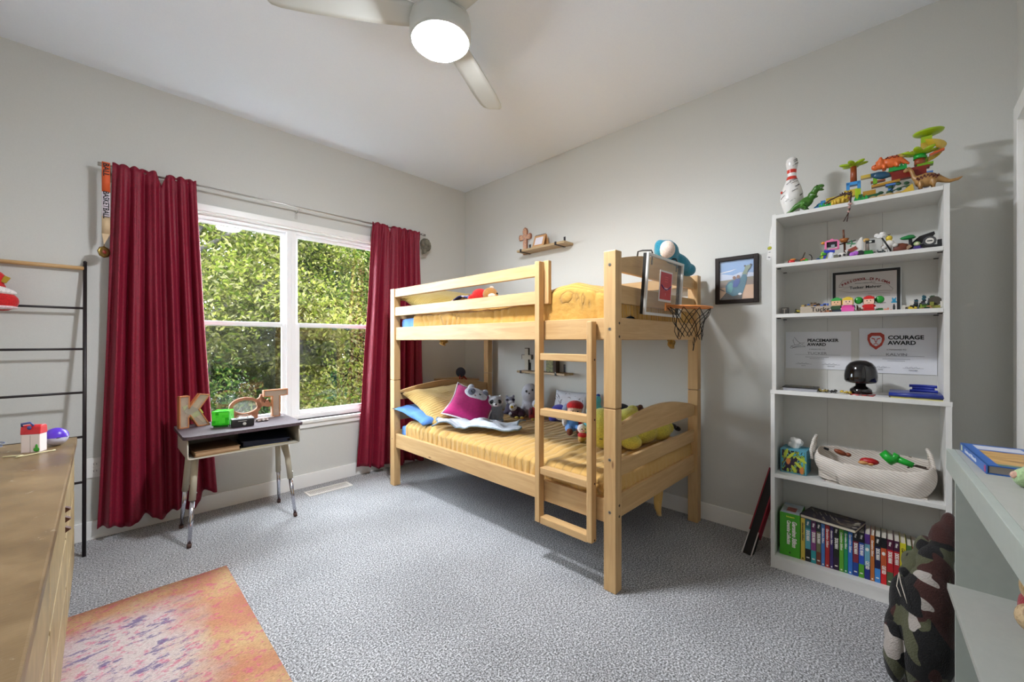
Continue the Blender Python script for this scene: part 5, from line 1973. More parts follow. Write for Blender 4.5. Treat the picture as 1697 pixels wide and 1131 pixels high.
btoy('toy_stick', 'thin dark toy sticks at the right of the basket', .53, .09, .573, .1, [('piece', C('3a2a20', .5), [('t', [(-.03, 0, .0), (.0, 0, .016), (.03, 0, .012)], .003), ('t', [(-.02, 0, .014), (.04, 0, .004)], .003)])])

# shelf 3: awards on the back panel, black ornament, frames
def paper(label, s0, s1, z0, z1, build, name='certificate'):
    t = thing(name, label, 'certificate', B((s0 + s1) / 2, .2355, (z0 + z1) / 2), BA)
    w, h = (s1 - s0) / 2, (z1 - z0) / 2
    bm = bmesh.new(); bx(bm, -w, w, -.0012, 0, -h, h)
    obj('sheet', bm, C('dfe0e4', .7), t)
    build(t, w, h)
    return t
ink = C('16161a', .7)
grey_ink = C('77777e', .7)
def sigs(bm, w, h, who):
    text(bm, 'IS PRESENTED TO', .0085, MX((0, -.002, h * .02)), 1, align='CENTER')
    bx(bm, -w * .7, w * .7, -.0018, -.0012, -h * .245, -h * .235, mi=1)
    text(bm, who, .018, MX((0, -.002, -h * .22)), 1, align='CENTER', width=1.2)
    for k, ww in ((.38, .40), (.46, .25)):
        for q in range(int(ww * 60)):
            x = -ww * w * .9 + q * (1.8 * ww * w / int(ww * 60))
            bx(bm, x, x + .0022, -.0018, -.0012, -h * k, -h * k + .0028, mi=1)
    for x in (-.42, .42):
        bx(bm, (x - .26) * w, (x + .26) * w, -.0018, -.0012, -h * .755, -h * .745, mi=1)
        tube(bm, [((x - .2 + .04 * q) * w, -.0014, -h * .72 + .004 * math.sin(q * 2.1)) for q in range(10)], .0006, 4, 1)
    text(bm, 'DATE', .007, MX((-.42 * w, -.002, -h * .86)), 1, align='CENTER')
    text(bm, 'TEACHER', .007, MX((.42 * w, -.002, -h * .86)), 1, align='CENTER')
def peace(t, w, h):
    bm = bmesh.new()
    text(bm, 'PEACEMAKER', .0215, MX((-w * .30, -.002, h * .46)), 0, .0007, width=.98)
    text(bm, 'AWARD', .0215, MX((-w * .30, -.002, h * .24)), 0, .0007, width=.98)
    sigs(bm, w, h, 'TUCKER')
    obj('lettering', bm, [ink, grey_ink], t)
    bm = bmesh.new()
    q = lambda x, z: (w * x, -.0015, h * z)
    tube(bm, [q(-.82, .22), q(-.70, .28), q(-.76, .52), q(-.72, .72), q(-.62, .5), q(-.52, .38), q(-.38, .42), q(-.48, .30), q(-.36, .20), q(-.6, .18), q(-.74, .14), q(-.82, .22)], .0009, 5)
    tube(bm, [q(-.70, .28), q(-.6, .30), q(-.52, .38)], .0008, 5)
    tube(bm, [q(-.74, .14), q(-.64, .22), q(-.5, .26)], .0008, 5)
    tube(bm, [q(-.82, .22), q(-.86, .12), q(-.78, .10), q(-.72, .18)], .0008, 5)
    obj('dove_drawing', bm, C('4a4a50', .7), t)
def cour(t, w, h):
    bm = bmesh.new()
    text(bm, 'COURAGE', .0255, MX((-w * .22, -.002, h * .50)), 0, .0009, width=1.0)
    text(bm, 'AWARD', .0255, MX((-w * .22, -.002, h * .27)), 0, .0009, width=1.0)
    sigs(bm, w, h, 'KALVIN')
    obj('lettering', bm, [ink, grey_ink], t)
    bm = bmesh.new()
    X, Z = w * .235, h * .38
    cxx, czz = -w * .54, h * .42
    M_ = lambda P: [(cxx + x * X, czz + z * Z) for x, z in P]
    flat(bm, M_([(-.55, 1), (.55, 1), (.95, .75), (1, .2), (.7, -.5), (0, -1), (-.7, -.5), (-1, .2), (-.95, .75)]), -.0018)
    flat(bm, M_([(-.45, .62), (.45, .62), (.70, .35), (.62, -.1), (.35, -.42), (0, -.6), (-.35, -.42), (-.62, -.1), (-.70, .35)]), -.0026, mi=1)
    for s in (-1, 1):
        flat(bm, M_([(s * .15, .32), (s * .5, .40), (s * .52, .30), (s * .2, .2)]), -.0034)
        flat(bm, M_([(s * .12, .3), (s * .2, .3), (s * .1, -.1), (s * .02, -.1)]), -.0034)
        flat(bm, M_([(0, -.22), (s * .3, -.34), (s * .28, -.42), (0, -.3)]), -.0034)
    flat(bm, M_([(-.14, -.05), (.14, -.05), (0, -.2)]), -.0034)
    flat(bm, M_([(-.5, .9), (0, .72), (.5, .9), (.45, .82), (0, .62), (-.45, .82)]), -.0034)
    obj('lion_emblem', bm, [C('b5402f', .6), C('dfe0e4', .7)], t)
paper('white certificate with a dove drawing, left of the two awards', .030, .304, 1.003, 1.199, peace)
paper('white certificate with a red lion emblem, right of the two awards', .335, .602, .995, 1.212, cour)
# glossy black dome ornament
t = thing('black_ornament', 'glossy black domed ornament on a small neck in the middle of the shelf', 'ornament', B(.345, .09, .905), BA)
blk = mat('gloss_black', '0c0809', .12, coat=.6)
bm = bmesh.new()
lathe(bm, [(.0, .155), (.02, .153), (.040, .143), (.053, .125), (.059, .103), (.061, .08), (.060, .062), (.055, .052), (.04, .048), (0, .048)], (0, 0, 0), 32)
obj('dome', bm, blk, t)
bm = bmesh.new()
lathe(bm, [(0, .056), (.018, .054), (.02, .035), (.03, .028), (.04, .018), (.042, .0), (0, 0)], (0, 0, 0), 28)
obj('neck', bm, blk, t)
bm = bmesh.new(); bx(bm, -.03, .05, -.055, .03, .0, .003)
card = obj('card', bm, mosaic('red_card', ['e0dcd8', 'c9302a', '2a2020', 'd8d4d0'], 40), None, B(.345, .06, .902), (0, 0, BA - .1))
tag(card, 'red and white printed card under the glossy black ornament', 'card')
t = thing('tray_frame', 'silver picture frame lying flat at the left of the award shelf', 'picture frame', B(.118, .075, .902), BA + .02)
bm = bmesh.new(); bx(bm, -.07, .068, -.045, .05, 0, .014, bev=.002)
obj('frame', bm, C('9a9aa0', .3), t)
bm = bmesh.new(); bx(bm, -.073, .071, -.048, .053, .014, .018, bev=.001)
obj('dark_rim', bm, C('1b1718', .4), t)
bm = bmesh.new(); bx(bm, -.05, .05, -.03, .035, .018, .021)
obj('picture', bm, mosaic('floral_pic', ['2a2622', '5a544a', '3a3a2a', '77705a'], 45), t)
for (s_, z_, c_, nm, lb) in ((.208, .902, '8a7a3a', 'keychain', 'tangle of olive keychain charms right of the silver frame'), (.238, .902, '2b2824', 'bracelet', 'dark woven bracelet beside the olive charms'), (.292, .902, 'c2a63a', 'bead_string', 'yellow bead string left of the glossy black ornament')):
    bm = bmesh.new()
    rnd = random.Random(int(s_ * 1000))
    for k in range(12):
        ball(bm, (rnd.uniform(-.022, .022), rnd.uniform(-.02, .02), .004 + rnd.uniform(0, .008)), rnd.uniform(.0035, .006), seg=10)
    a = [(.02 * math.cos(k * .7), .015 * math.sin(k * .7), .003 + .001 * k) for k in range(10)]
    tube(bm, a, .002, 6)
    tag(obj(nm, bm, C(c_, .4), None, B(s_, .05, z_), (0, 0, BA)), lb, 'trinket')
t = thing('paper_folder', 'royal blue folder stack with yellow papers at the right of the award shelf', 'folder', B(.525, .10, .902), BA - .03)
bm = bmesh.new(); bx(bm, -.075, .085, -.09, .08, 0, .004); bx(bm, -.078, .08, -.085, .08, .004, .007)
obj('yellow_papers', bm, C('c9c27a', .7), t)
bm = bmesh.new()
bx(bm, -.08, .084, -.088, .082, .008, .011, bev=.001); bx(bm, -.082, .082, -.086, .08, .020, .023, bev=.001)
cyl(bm, (-.082, -.088, .016), (.084, -.088, .014), .008, seg=12)
bx(bm, -.08, .08, -.08, .08, .011, .020, mi=1)
obj('blue_cover', bm, [C('1b2f86', .35), C('b9b2c4', .6)], t)
bm = bmesh.new()
for k in range(3):
    grid(bm, 20, 2, lambda u, v: Vector((-.02 + .085 * math.cos(u * PI) * (1 if k != 1 else .8) * .5 + .04, -.03 + .02 * k + .02 * math.sin(u * PI), .001 + .012 * v + k * .009)))
o = obj('lanyard', bm, C('1a2c8c', .5), None, B(.53, .09, .927), (0, 0, BA), solid=.001)
tag(o, 'blue printed lanyard coiled on top of the blue folder', 'lanyard')
bm = bmesh.new(); ball(bm, (0, 0, .005), .005)
tag(obj('bead', bm, C('4a3a24', .4), None, B(.445, .03, .902), (0, 0, BA)), 'tiny dark bead alone on the award shelf', 'bead')
# shelf 2: diploma, wooden name blocks, brick figures
t = thing('framed_diploma', 'preschool diploma in a clear frame with black mount, second shelf', 'framed diploma', B(.357, .225, 1.393), BA, rot=(math.radians(-3), 0, BA))
w, h = .125, .105
bm = bmesh.new()
for a in ((-w, w, h - .012, h), (-w, -w + .012, -h, h - .012), (w - .012, w, -h, h - .012), (-w + .012, w - .012, -h, -h + .008)):
    bx(bm, a[0], a[1], -.002, .0, a[2], a[3])
obj('black_mount', bm, C('1b1b1d', .5), t)
bm = bmesh.new(); bx(bm, -w + .012, w - .012, -.001, .001, -h + .008, h - .012)
obj('sheet', bm, C('cfc8c4', .7), t)
bm = bmesh.new()
e = .003
for a in ((-w - e, w + e, h, h + e), (-w - e, -w, -h, h), (w, w + e, -h, h)):
    bx(bm, a[0], a[1], -.004, .003, a[2], a[3])
obj('acrylic_edge', bm, C('d8dcdc', .15), t)
bm = bmesh.new()
s_ = 'PRESCHOOL DIPLOMA'
for i, ch in enumerate(s_):
    f = i / (len(s_) - 1) - .5
    if ch != ' ':
        text(bm, ch, .0155, MX((f * .165 - .004, -.0018, .058 - .10 * f * f)) @ Matrix.Rotation(f * .9, 4, 'Y'), 0, .0006)
text(bm, 'PROUDLY PRESENTED TO', .0065, MX((0, -.0018, .040)), 1, align='CENTER')
text(bm, 'Tucker Mehrer', .019, MX((0, -.0018, .016)), 1, .0003, align='CENTER')
text(bm, 'Ms. Thompson', .010, MX((.045, -.0018, -.062)), 1, align='CENTER')
for k in range(3):
    bx(bm, .01, .09, -.0018, -.0012, -.012 - k * .007, -.0105 - k * .007, mi=2)
obj('lettering', bm, [C('8a2622', .6), C('1c1a1c', .6), C('9a9490', .6)], t)
bm = bmesh.new()
P = [(-.10, .035), (-.085, .062), (-.03, .068), (.02, .055), (.03, .035), (.08, .03), (.10, .005), (.095, -.004), (.07, .0), (-.06, .0), (-.10, .012), (-.06, .026), (-.10, .030)]
tube(bm, [(x, -.0014, z) for x, z in P], .0009, 5, closed=True)
obj('outline_drawing', bm, C('9d8f8a', .6), t)

def bt(name, label, cat, s, d, z, parts, group=None, rz=0):
    return toy(name, label, cat, B(s, d, z), BA + rz, parts, group)
Z2, Z1, ZT = 1.287, 1.540, 1.788
t = thing('name_block', 'pale wooden name block with small brick toys on it', 'name sign', B(.182, .075, Z2), BA)
bm = bmesh.new(); bx(bm, -.066, .066, -.014, .014, 0, .034, bev=.001)
obj('wood_block', bm, wood('x', 'pale_wood', 'a89a88', 'bcae9c', False), t)
bm = bmesh.new(); text(bm, 'Tucker', .030, MX((-.022, -.0145, .008)), 0, .0003)
obj('lettering', bm, ink, t)
bt('letter_t_block', 'grey block with a pale letter T at the left end of the second shelf', 'letter block', .048, .09, Z2,
   [('block', C('6e6a68', .6), [('b', (0, 0, .018), (.03, .03, .036), (0, 0, 0), .001)]), ('letter', C('c9c2b8', .6), [('b', (0, -.0155, .028), (.018, .001, .004)), ('b', (0, -.0155, .016), (.005, .001, .024))])])
# brick toys behind and on the name block
def bricks(name, label, s, d, z, cols, n, w, hmax, seed, group, cat='brick toy', dd=.02):
    rnd = random.Random(seed)
    groups = {}
    for k in range(n):
        c_ = rnd.choice(cols)
        sx, sz = rnd.choice((.006, .008, .012, .016)), rnd.choice((.004, .006, .0095))
        x = -w / 2 + w * k / max(1, n - 1)
        hh = rnd.uniform(.15, 1) * hmax * (1 - .4 * abs(2 * k / max(1, n - 1) - 1))
        zz = 0
        while zz < hh:
            groups.setdefault(c_, []).append(('b', (x + rnd.uniform(-.002, .002), rnd.uniform(-dd / 2, dd / 2), zz + sz / 2), (sx, rnd.choice((.008, .012, .016)), sz)))
            if rnd.random() < .5:
                groups[c_].append(('c', (x, 0, zz + sz), (x, 0, zz + sz + .002), .0025))
            zz += sz
            c_ = rnd.choice(cols)
    parts = [('bricks', C(c_, .3), sh) for c_, sh in groups.items()]
    return toy(name, label, cat, B(s, d, z), BA, parts, group)
G2, G1 = 'small brick toys on the second shelf', 'small brick toys on the first shelf'
bricks('brick_toy', 'yellow-green brick creature left of the wooden name block', .104, .08, Z2, ['8a9a2a', 'b5a53a', '6a8a2a', '3a3a2a'], 4, .016, .034, 3, G2)
bricks('brick_toy', 'row of blue, brown and tan bricks along the top of the name block', .175, .075, Z2 + .0345, ['2f5fc0', '3a2a22', '8a6a4a', '4a3a2a', 'b59a5a'], 9, .10, .016, 5, G2)
bricks('brick_toy', 'small brown brick wall in front of the name block lettering', .222, .045, Z2, ['8a4a2a', 'a5623a', '6a3a22'], 6, .035, .012, 6, G2)
bricks('brick_toy', 'tan and brown brick hut between the pink and red figures', .336, .075, Z2, ['b5a08a', '8a5a3a', 'c9bba8', '6a4a3a'], 6, .035, .038, 7, G2)
bricks('brick_toy', 'small green brick bush right of the red figure', .407, .06, Z2, ['1f6f2a', '2a8a3a', '2a3a2a'], 3, .014, .024, 8, G2)
bricks('brick_toy', 'tiny orange coral brick piece in front of the diploma', .438, .05, Z2, ['c9582a', 'd98a6a'], 3, .018, .012, 9, G2)
bt('brick_toy', 'blue flower-shaped brick on a dark stem in front of the diploma', 'brick toy', .458, .06, Z2,
   [('stem', C('2a2c30', .4), [('b', (0, 0, .010), (.008, .008, .020)), ('b', (0, 0, .022), (.005, .005, .010))]), ('blue_top', C('2f8fb5', .3), [('b', (0, 0, .036), (.018, .008, .006)), ('b', (0, 0, .044), (.012, .008, .014)), ('b', (-.005, 0, .052), (.004, .006, .008)), ('b', (.005, 0, .052), (.004, .006, .008))])], G2)
# generic brick-built people: blocky head, plain dot eyes
def brick_person(label, s, d, z, top, body, base, skin='e8c0a0', hair=None, extra=()):
    t = thing('brick_figure', label, 'brick figure', B(s, d, z), BA + random.Random(int(s * 999)).uniform(-.1, .1), 'blocky brick figures on the second shelf')
    bm = bmesh.new(); bx(bm, -.019, .019, -.013, .013, 0, .011, bev=.0015)
    obj('feet', bm, C(base, .3), t)
    bm = bmesh.new(); bx(bm, -.017, .017, -.012, .012, .011, .030, bev=.002)
    for sgn in (-1, 1):
        box(bm, (sgn * .020, -.002, .021), (.006, .010, .013), (0, sgn * -.3, 0), .001)
    obj('torso', bm, C(body, .3), t)
    bm = bmesh.new()
    for sgn in (-1, 1):
        ball(bm, (sgn * .023, -.006, .014), .004, seg=8)
    obj('hand', bm, C('ece6dc', .3), t)
    bm = bmesh.new(); bx(bm, -.018, .018, -.014, .014, .030, .055, bev=.003)
    hd = obj('head', bm, C(skin, .3), t)
    bm = bmesh.new()
    for sgn in (-1, 1):
        ball(bm, (sgn * .006, -.0142, .046), (.0018, .0008, .003), seg=8)
    bx(bm, -.004, .004, -.0147, -.0139, .036, .0372)
    obj('face_print', bm, C('1c1412', .4), hd)
    bm = bmesh.new()
    bx(bm, -.0185, .0185, -.0145, .0145, .052, .064, bev=.003); ball(bm, (0, 0, .064), (.013, .012, .006), seg=10)
    if hair:
        bx(bm, -.0205, -.0165, -.010, .014, .034, .056, bev=.001, mi=1); bx(bm, .0165, .0205, -.010, .014, .034, .056, bev=.001, mi=1); bx(bm, -.019, .019, .011, .016, .032, .056, mi=1)
    obj('hat', bm, [C(top, .3), C(hair or top, .3)], t)
    for (nm, col, sh) in extra:
        bm = bmesh.new()
        for q in sh:
            shp(bm, q)
        obj(nm, bm, C(col, .3), t)
    return t
brick_person('blocky brick figure with green hat and dark green body', .260, .05, Z2, '3aa04a', '2a4a2c', '1a2436', 'e0b48e', '5a2a1a')
brick_person('blocky brick figure with yellow hair and pink dress', .301, .045, Z2, 'e0bf3c', 'd9489a', 'e27fb8', 'ecc6ae', 'e0bf3c', [('skirt', 'e05aa8', [('b', (0, 0, .010), (.046, .032, .018))])])
brick_person('blocky brick figure in red between two round green leaf puffs', .375, .045, Z2, 'c9221c', 'c4141a', 'b01218', 'ecc6ae', '3a1c14',
    [('leaf_puff', '1c8a2c', [('s', (-.036, .004, .050), (.016, .008, .017)), ('s', (.036, .004, .050), (.016, .008, .017)), ('c', (-.034, .004, .05), (-.018, .004, .044), .003), ('c', (.034, .004, .05), (.018, .004, .044), .003)])])
bricks('brick_toy', 'blue pointed brick sail behind the yellow-haired figure', .312, .10, Z2, ['2a6ab5', '2f7fc9', '2a3a5a'], 3, .012, .078, 11, G2)
bricks('brick_toy', 'white and black brick robot right of the diploma', .505, .06, Z2, ['d8d4cc', '17171a', '8a5a4a', 'c9c4ba'], 5, .034, .040, 12, G2)
bricks('brick_toy', 'tiny yellow brick piece at the foot of the white brick robot', .515, .03, Z2, ['d8c23a', 'c9b02a'], 3, .016, .008, 13, G2)
t = bricks('brick_vehicle', 'dark teal and black brick motorbike at the right end of the second shelf', .548, .09, Z2, ['1b4a5a', '16181c', '2a3a44', '4a4a52', '2f6a7a'], 8, .05, .066, 14, G2)
bt('brick_vehicle', 'brick vehicle with a big grey wheel beside the green brick plant', 'brick toy', .585, .08, Z2,
   [('wheel', C('4a4238', .6), [('c', (0, -.005, .034), (0, .008, .034), .020), ('c', (0, -.006, .034), (0, -.005, .034), .010)]), ('bricks', C('8a8a3a', .4), [('b', (0, 0, .008), (.04, .024, .014)), ('b', (-.01, -.01, .022), (.012, .012, .016))]), ('white_brick', C('d8d4cc', .4), [('b', (.02, -.01, .018), (.010, .012, .026))])], G2)
bricks('brick_toy', 'green and tan brick plant in front of the brick motorbike', .556, .045, Z2, ['5a8a2a', '8aa53a', 'b5855a', '2a4a2a'], 5, .03, .030, 15, G2)
bricks('brick_toy', 'dark green brick leaves above the grey wheel on the second shelf', .585, .11, Z2, ['2a4a2a', '1c3a24', '3a5a2a'], 4, .04, .072, 16, G2)

# shelf 1 toys
bt('brick_toy', 'red, white and orange brick fish at the left end of the first shelf', 'brick toy', .078, .07, Z1,
   [('body', C('c9262c', .3), [('s', (0, 0, .012), (.016, .010, .012)), ('s', (.010, -.006, .006), (.008, .006, .006))]), ('fin', C('e6e2dc', .4), [('p', [(-.03, .018), (-.014, .022), (-.012, .004), (-.022, .006)], -.002, .002)]), ('crest', C('d98a3a', .4), [('s', (.006, 0, .024), (.014, .006, .005))])], G1)
bt('brick_toy', 'tiny dark bow and arrow piece beside the brick fish', 'brick toy', .112, .08, Z1, [('piece', C('3a2a22', .5), [('t', [(-.02, 0, .022), (.0, 0, .018), (.012, 0, .03), (.022, 0, .055)], .0022), ('t', [(.0, 0, .0), (.0, 0, .02)], .003)])], G1)
bt('brick_toy', 'green and orange brick plant near the left of the first shelf', 'brick toy', .133, .06, Z1,
   [('leaves', C('3fa02c', .3), [('b', (0, 0, .005), (.034, .014, .009)), ('b', (.008, 0, .013), (.012, .010, .008))]), ('flower', C('c9582a', .3), [('s', (.0, 0, .018), (.008, .006, .006)), ('b', (-.012, 0, .014), (.008, .008, .006))])], G1)
bt('brick_toy', 'dark red plank with a curved black hook on the first shelf', 'brick toy', .168, .06, Z1,
   [('plank', C('5a1f24', .4), [('b', (.004, 0, .004), (.04, .012, .006), (0, -.1, 0))]), ('hook', C('231c1a', .4), [('t', [(-.006, 0, .006), (-.004, 0, .022), (-.008, 0, .034), (-.016, 0, .038)], .0024)])], G1)
bt('brick_toy', 'small navy blue brick piece on the first shelf', 'brick toy', .190, .055, Z1, [('piece', C('1f4a7a', .4), [('b', (0, 0, .005), (.022, .012, .009)), ('s', (.0, 0, .010), (.008, .006, .005))])], G1)
bricks('brick_toy', 'tall yellow and green brick plant with an orange top on the first shelf', .207, .085, Z1, ['d8d04a', '8ac23a', 'e6de7a', '3a8a2a'], 3, .012, .080, 21, G1)
bt('brick_toy', 'orange brick flower crowning the tall yellow-green plant', 'brick toy', .207, .085, Z1 + .085, [('flower', C('d08a2c', .3), [('s', (0, 0, .005), (.010, .008, .007)), ('b', (.0, -.004, .003), (.014, .004, .004))])], G1)
bt('brick_toy', 'pink square brick frame around a grey figure on a blue curved stand', 'brick toy', .240, .08, Z1,
   [('pink_frame', C('d8729c', .3), [('b', (-.024, 0, .075), (.008, .010, .036)), ('b', (.024, 0, .072), (.008, .010, .040)), ('b', (0, 0, .094), (.046, .010, .008)), ('b', (.008, 0, .054), (.034, .010, .007)), ('b', (0, 0, .101), (.012, .008, .006))]),
    ('black_inner', C('14121a', .5), [('b', (0, .003, .078), (.042, .002, .026))]),
    ('grey_figure', C('8e9298', .4), [('b', (.004, -.003, .068), (.014, .008, .014))]),
    ('blue_curve', C('2338a8', .3), [('b', (-.01, 0, .045), (.042, .014, .012), (0, .1, 0)), ('b', (-.026, 0, .024), (.010, .014, .036), (0, .3, 0)), ('b', (-.032, 0, .006), (.014, .014, .012))]),
    ('white_curve', C('dfe3ee', .3), [('b', (-.006, -.002, .020), (.014, .012, .038), (0, .25, 0)), ('b', (.006, 0, .014), (.018, .012, .028))])], G1)
bricks('brick_toy', 'low pile of tan and grey bricks right of the blue curved stand', .262, .055, Z1, ['9a8a6a', '6a6a5a', 'b5a58a', '4a5a3a'], 4, .026, .014, 22, G1)
bt('brick_toy', 'brown brick ship mast with a crow\'s nest on the first shelf', 'brick toy', .287, .115, Z1,
   [('mast', C('6a3f28', .4), [('c', (0, 0, 0), (-.002, 0, .088), .0045), ('c', (-.004, 0, .10), (-.006, 0, .148), .004)]), ('crows_nest', C('a5622a', .4), [('c', (-.003, 0, .086), (-.003, 0, .104), .012, .019)]), ('yard', C('3a2a24', .4), [('c', (-.035, 0, .076), (.04, 0, .090), .0026)])], G1)
bt('brick_vehicle', 'white and grey brick kart with skull-like studs and purple flowers', 'brick toy', .300, .05, Z1,
   [('body', C('d6d2cc', .3), [('s', (-.02, 0, .014), (.020, .014, .014)), ('b', (.012, .004, .036), (.04, .010, .022), (0, -.55, 0)), ('p', [(.014, .03), (.045, .088), (.052, .088), (.048, .02)], -.004, .004)]),
    ('eyes', C('2a2628', .4), [('s', (-.028, -.013, .012), (.005, .003, .006)), ('s', (-.012, -.014, .014), (.005, .003, .006)), ('b', (.004, -.008, .018), (.010, .006, .022))]),
    ('red_panel', C('8a3a2c', .4), [('b', (.018, -.004, .036), (.032, .006, .016), (0, -.45, 0))]),
    ('purple_flower', C('b060c8', .3), [('s', (.018, -.012, .012), (.012, .006, .010)), ('s', (.030, -.010, .016), (.010, .006, .010))]),
    ('wheel', C('1b1a1c', .5), [('c', (.046, -.012, .014), (.046, .012, .014), .013)]),
    ('green_leaf', C('3a8a5a', .4), [('t', [(.010, 0, .05), (.016, 0, .068), (.012, 0, .08)], .003), ('s', (.02, 0, .062), (.010, .003, .003)), ('s', (.004, 0, .066), (.009, .003, .003))])], G1)
bt('brick_toy', 'grey cone brick with a tan top behind the green brick boat', 'brick toy', .366, .12, Z1, [('piece', C('a59a90', .4), [('c', (0, 0, 0), (-.002, 0, .075), .012, .009)]), ('tan_top', C('c9a05a', .4), [('s', (-.002, 0, .084), (.012, .010, .010))])], G1)
bt('brick_toy', 'flat green brick boat with a black flag on the first shelf', 'brick toy', .362, .05, Z1,
   [('hull', C('167a2a', .3), [('b', (0, 0, .010), (.056, .022, .016), (0, 0, 0), .003), ('b', (0, 0, .020), (.050, .018, .005))]), ('flag_pole', C('4a4640', .4), [('c', (.002, 0, .02), (.002, 0, .072), .0014)]), ('flag', C('131315', .5), [('b', (.018, 0, .062), (.030, .0015, .014))]), ('skull', C('c9c9c4', .4), [('s', (.018, -.0015, .062), (.005, .001, .004))])], G1)
bt('brick_toy', 'white cloud on a black arm among the brick figures on the first shelf', 'brick toy', .412, .075, Z1,
   [('cloud', C('e6e4e0', .4), [('s', (0, 0, .088), (.020, .006, .008)), ('s', (-.010, 0, .092), (.010, .006, .008)), ('s', (.008, 0, .096), (.011, .006, .008)), ('s', (.0, 0, .081), (.012, .006, .006))]), ('arm', C('17151a', .4), [('c', (.004, 0, .082), (.036, -.004, .014), .0032), ('b', (.036, -.004, .006), (.010, .012, .012))])], G1)
bt('brick_toy', 'round white brick cloud with a small yellow rider on the first shelf', 'brick toy', .442, .085, Z1,
   [('cloud', C('dcd8d2', .4), [('s', (0, 0, .048), (.020, .014, .018)), ('s', (-.016, 0, .036), (.012, .010, .012)), ('s', (.018, 0, .040), (.012, .010, .010)), ('c', (-.008, 0, 0), (-.008, 0, .035), .003), ('c', (.010, 0, 0), (.010, 0, .035), .003)]), ('rider', C('d6bc3a', .4), [('s', (0, 0, .074), (.012, .010, .012)), ('b', (0, 0, .062), (.02, .012, .006))]), ('top_tuft', C('1b1a18', .5), [('t', [(-.004, 0, .092), (0, 0, .086), (.004, 0, .093)], .0016)])], G1)
bricks('brick_toy', 'grey and teal brick bench with small pillars left of the white cloud', .412, .05, Z1, ['2a4a4a', '8a8a88', 'c9c4bc', '1f2a2c'], 5, .034, .030, 23, G1)
bt('brick_toy', 'brown brick rock hill on the first shelf', 'brick toy', .478, .10, Z1, [('rock', C('6a3320', .5), [('s', (0, 0, .022), (.034, .018, .026)), ('b', (-.01, -.006, .012), (.04, .02, .022), (0, .15, 0)), ('b', (.014, 0, .038), (.022, .014, .012), (0, .3, 0))]), ('tan_edge', C('a5876a', .5), [('b', (.026, -.01, .024), (.022, .006, .012), (0, -.7, 0))])], G1)
bt('brick_toy', 'green oval brick canopy on a dark post on the first shelf', 'brick toy', .503, .10, Z1, [('canopy', C('1b7a3a', .3), [('s', (0, 0, .068), (.026, .014, .009)), ('s', (.006, 0, .073), (.016, .010, .007))]), ('post', C('1a181c', .5), [('c', (.010, 0, 0), (.008, 0, .062), .006), ('b', (.0, 0, .006), (.03, .02, .012))])], G1)
bt('brick_vehicle', 'black winged brick flyer near the right of the first shelf', 'brick toy', .540, .12, Z1, [('wing', C('121014', .5), [('p', [(-.035, .036), (.0, .072), (.045, .086), (.048, .074), (.03, .05), (-.02, .03)], -.003, .003)]), ('body', C('1c1a1e', .4), [('b', (-.006, 0, .022), (.05, .018, .030)), ('b', (-.02, -.004, .008), (.04, .022, .016))])], G1)
bt('brick_figure', 'small purple brick figure with a pale green head on the first shelf', 'brick figure', .530, .055, Z1, [('body', C('3f2a78', .4), [('b', (0, 0, .010), (.022, .014, .020), (0, 0, 0), .002), ('s', (-.012, -.004, .006), (.006, .006, .004)), ('s', (.012, -.004, .006), (.006, .006, .004))]), ('head', C('9ab57a', .4), [('s', (0, 0, .029), (.011, .010, .010))]), ('face', C('d8d0b0', .4), [('s', (0, -.008, .028), (.006, .004, .006))])], G1)
bt('brick_vehicle', 'brick wheel vehicle with a white dial at the right end of the first shelf', 'brick toy', .578, .07, Z1,
   [('dial', C('dcd8d0', .3), [('c', (-.010, -.012, .036), (-.010, -.014, .036), .013)]), ('wheel', C('4a4a4c', .3), [('c', (-.010, -.012, .036), (-.010, .008, .036), .021)]), ('needle', C('17151a', .4), [('b', (-.010, -.0148, .036), (.016, .001, .004))]), ('chassis', C('1b1a1d', .4), [('b', (.0, 0, .010), (.06, .024, .018)), ('b', (.024, 0, .028), (.022, .018, .022)), ('c', (.03, -.014, .012), (.03, .014, .012), .012)])], G1)

# ------------------------------------------------------------ top of the bookcase
t = thing('bowling_pin', 'white bowling pin with red stripes and signatures on top of the bookcase', 'bowling pin', B(.073, .12, ZT), BA)
S = .315 / .38
prof = [(0, 0), (.026, 0), (.0285, .006), (.040, .04), (.054, .085), (.0605, .115), (.058, .15), (.048, .19), (.034, .228), (.0245, .258), (.0232, .272), (.0255, .30), (.0305, .325), (.0322, .345), (.029, .365), (.018, .377), (0, .38)]
fine = []
for i in range(len(prof) - 1):
    for k in range(4):
        f = k / 4
        fine.append((prof[i][0] + (prof[i + 1][0] - prof[i][0]) * f, prof[i][1] + (prof[i + 1][1] - prof[i][1]) * f))
fine.append(prof[-1])
fine = [(r * S, z * S) for r, z in fine]
bm = bmesh.new()
def stripe(a, b):
    z = (a[1] + b[1]) / 2 / S
    return 1 if (.238 < z < .256 or .278 < z < .298) else 0
lathe(bm, fine, seg=36, mif=stripe)
obj('pin_body', bm, [C('e4e1de', .22), C('cf3a28', .3)], t)
bm = bmesh.new()
rnd = random.Random(9)
def pr(z):
    for i in range(len(fine) - 1):
        if fine[i][1] <= z <= fine[i + 1][1]:
            return fine[i][0] + .0003
    return .02
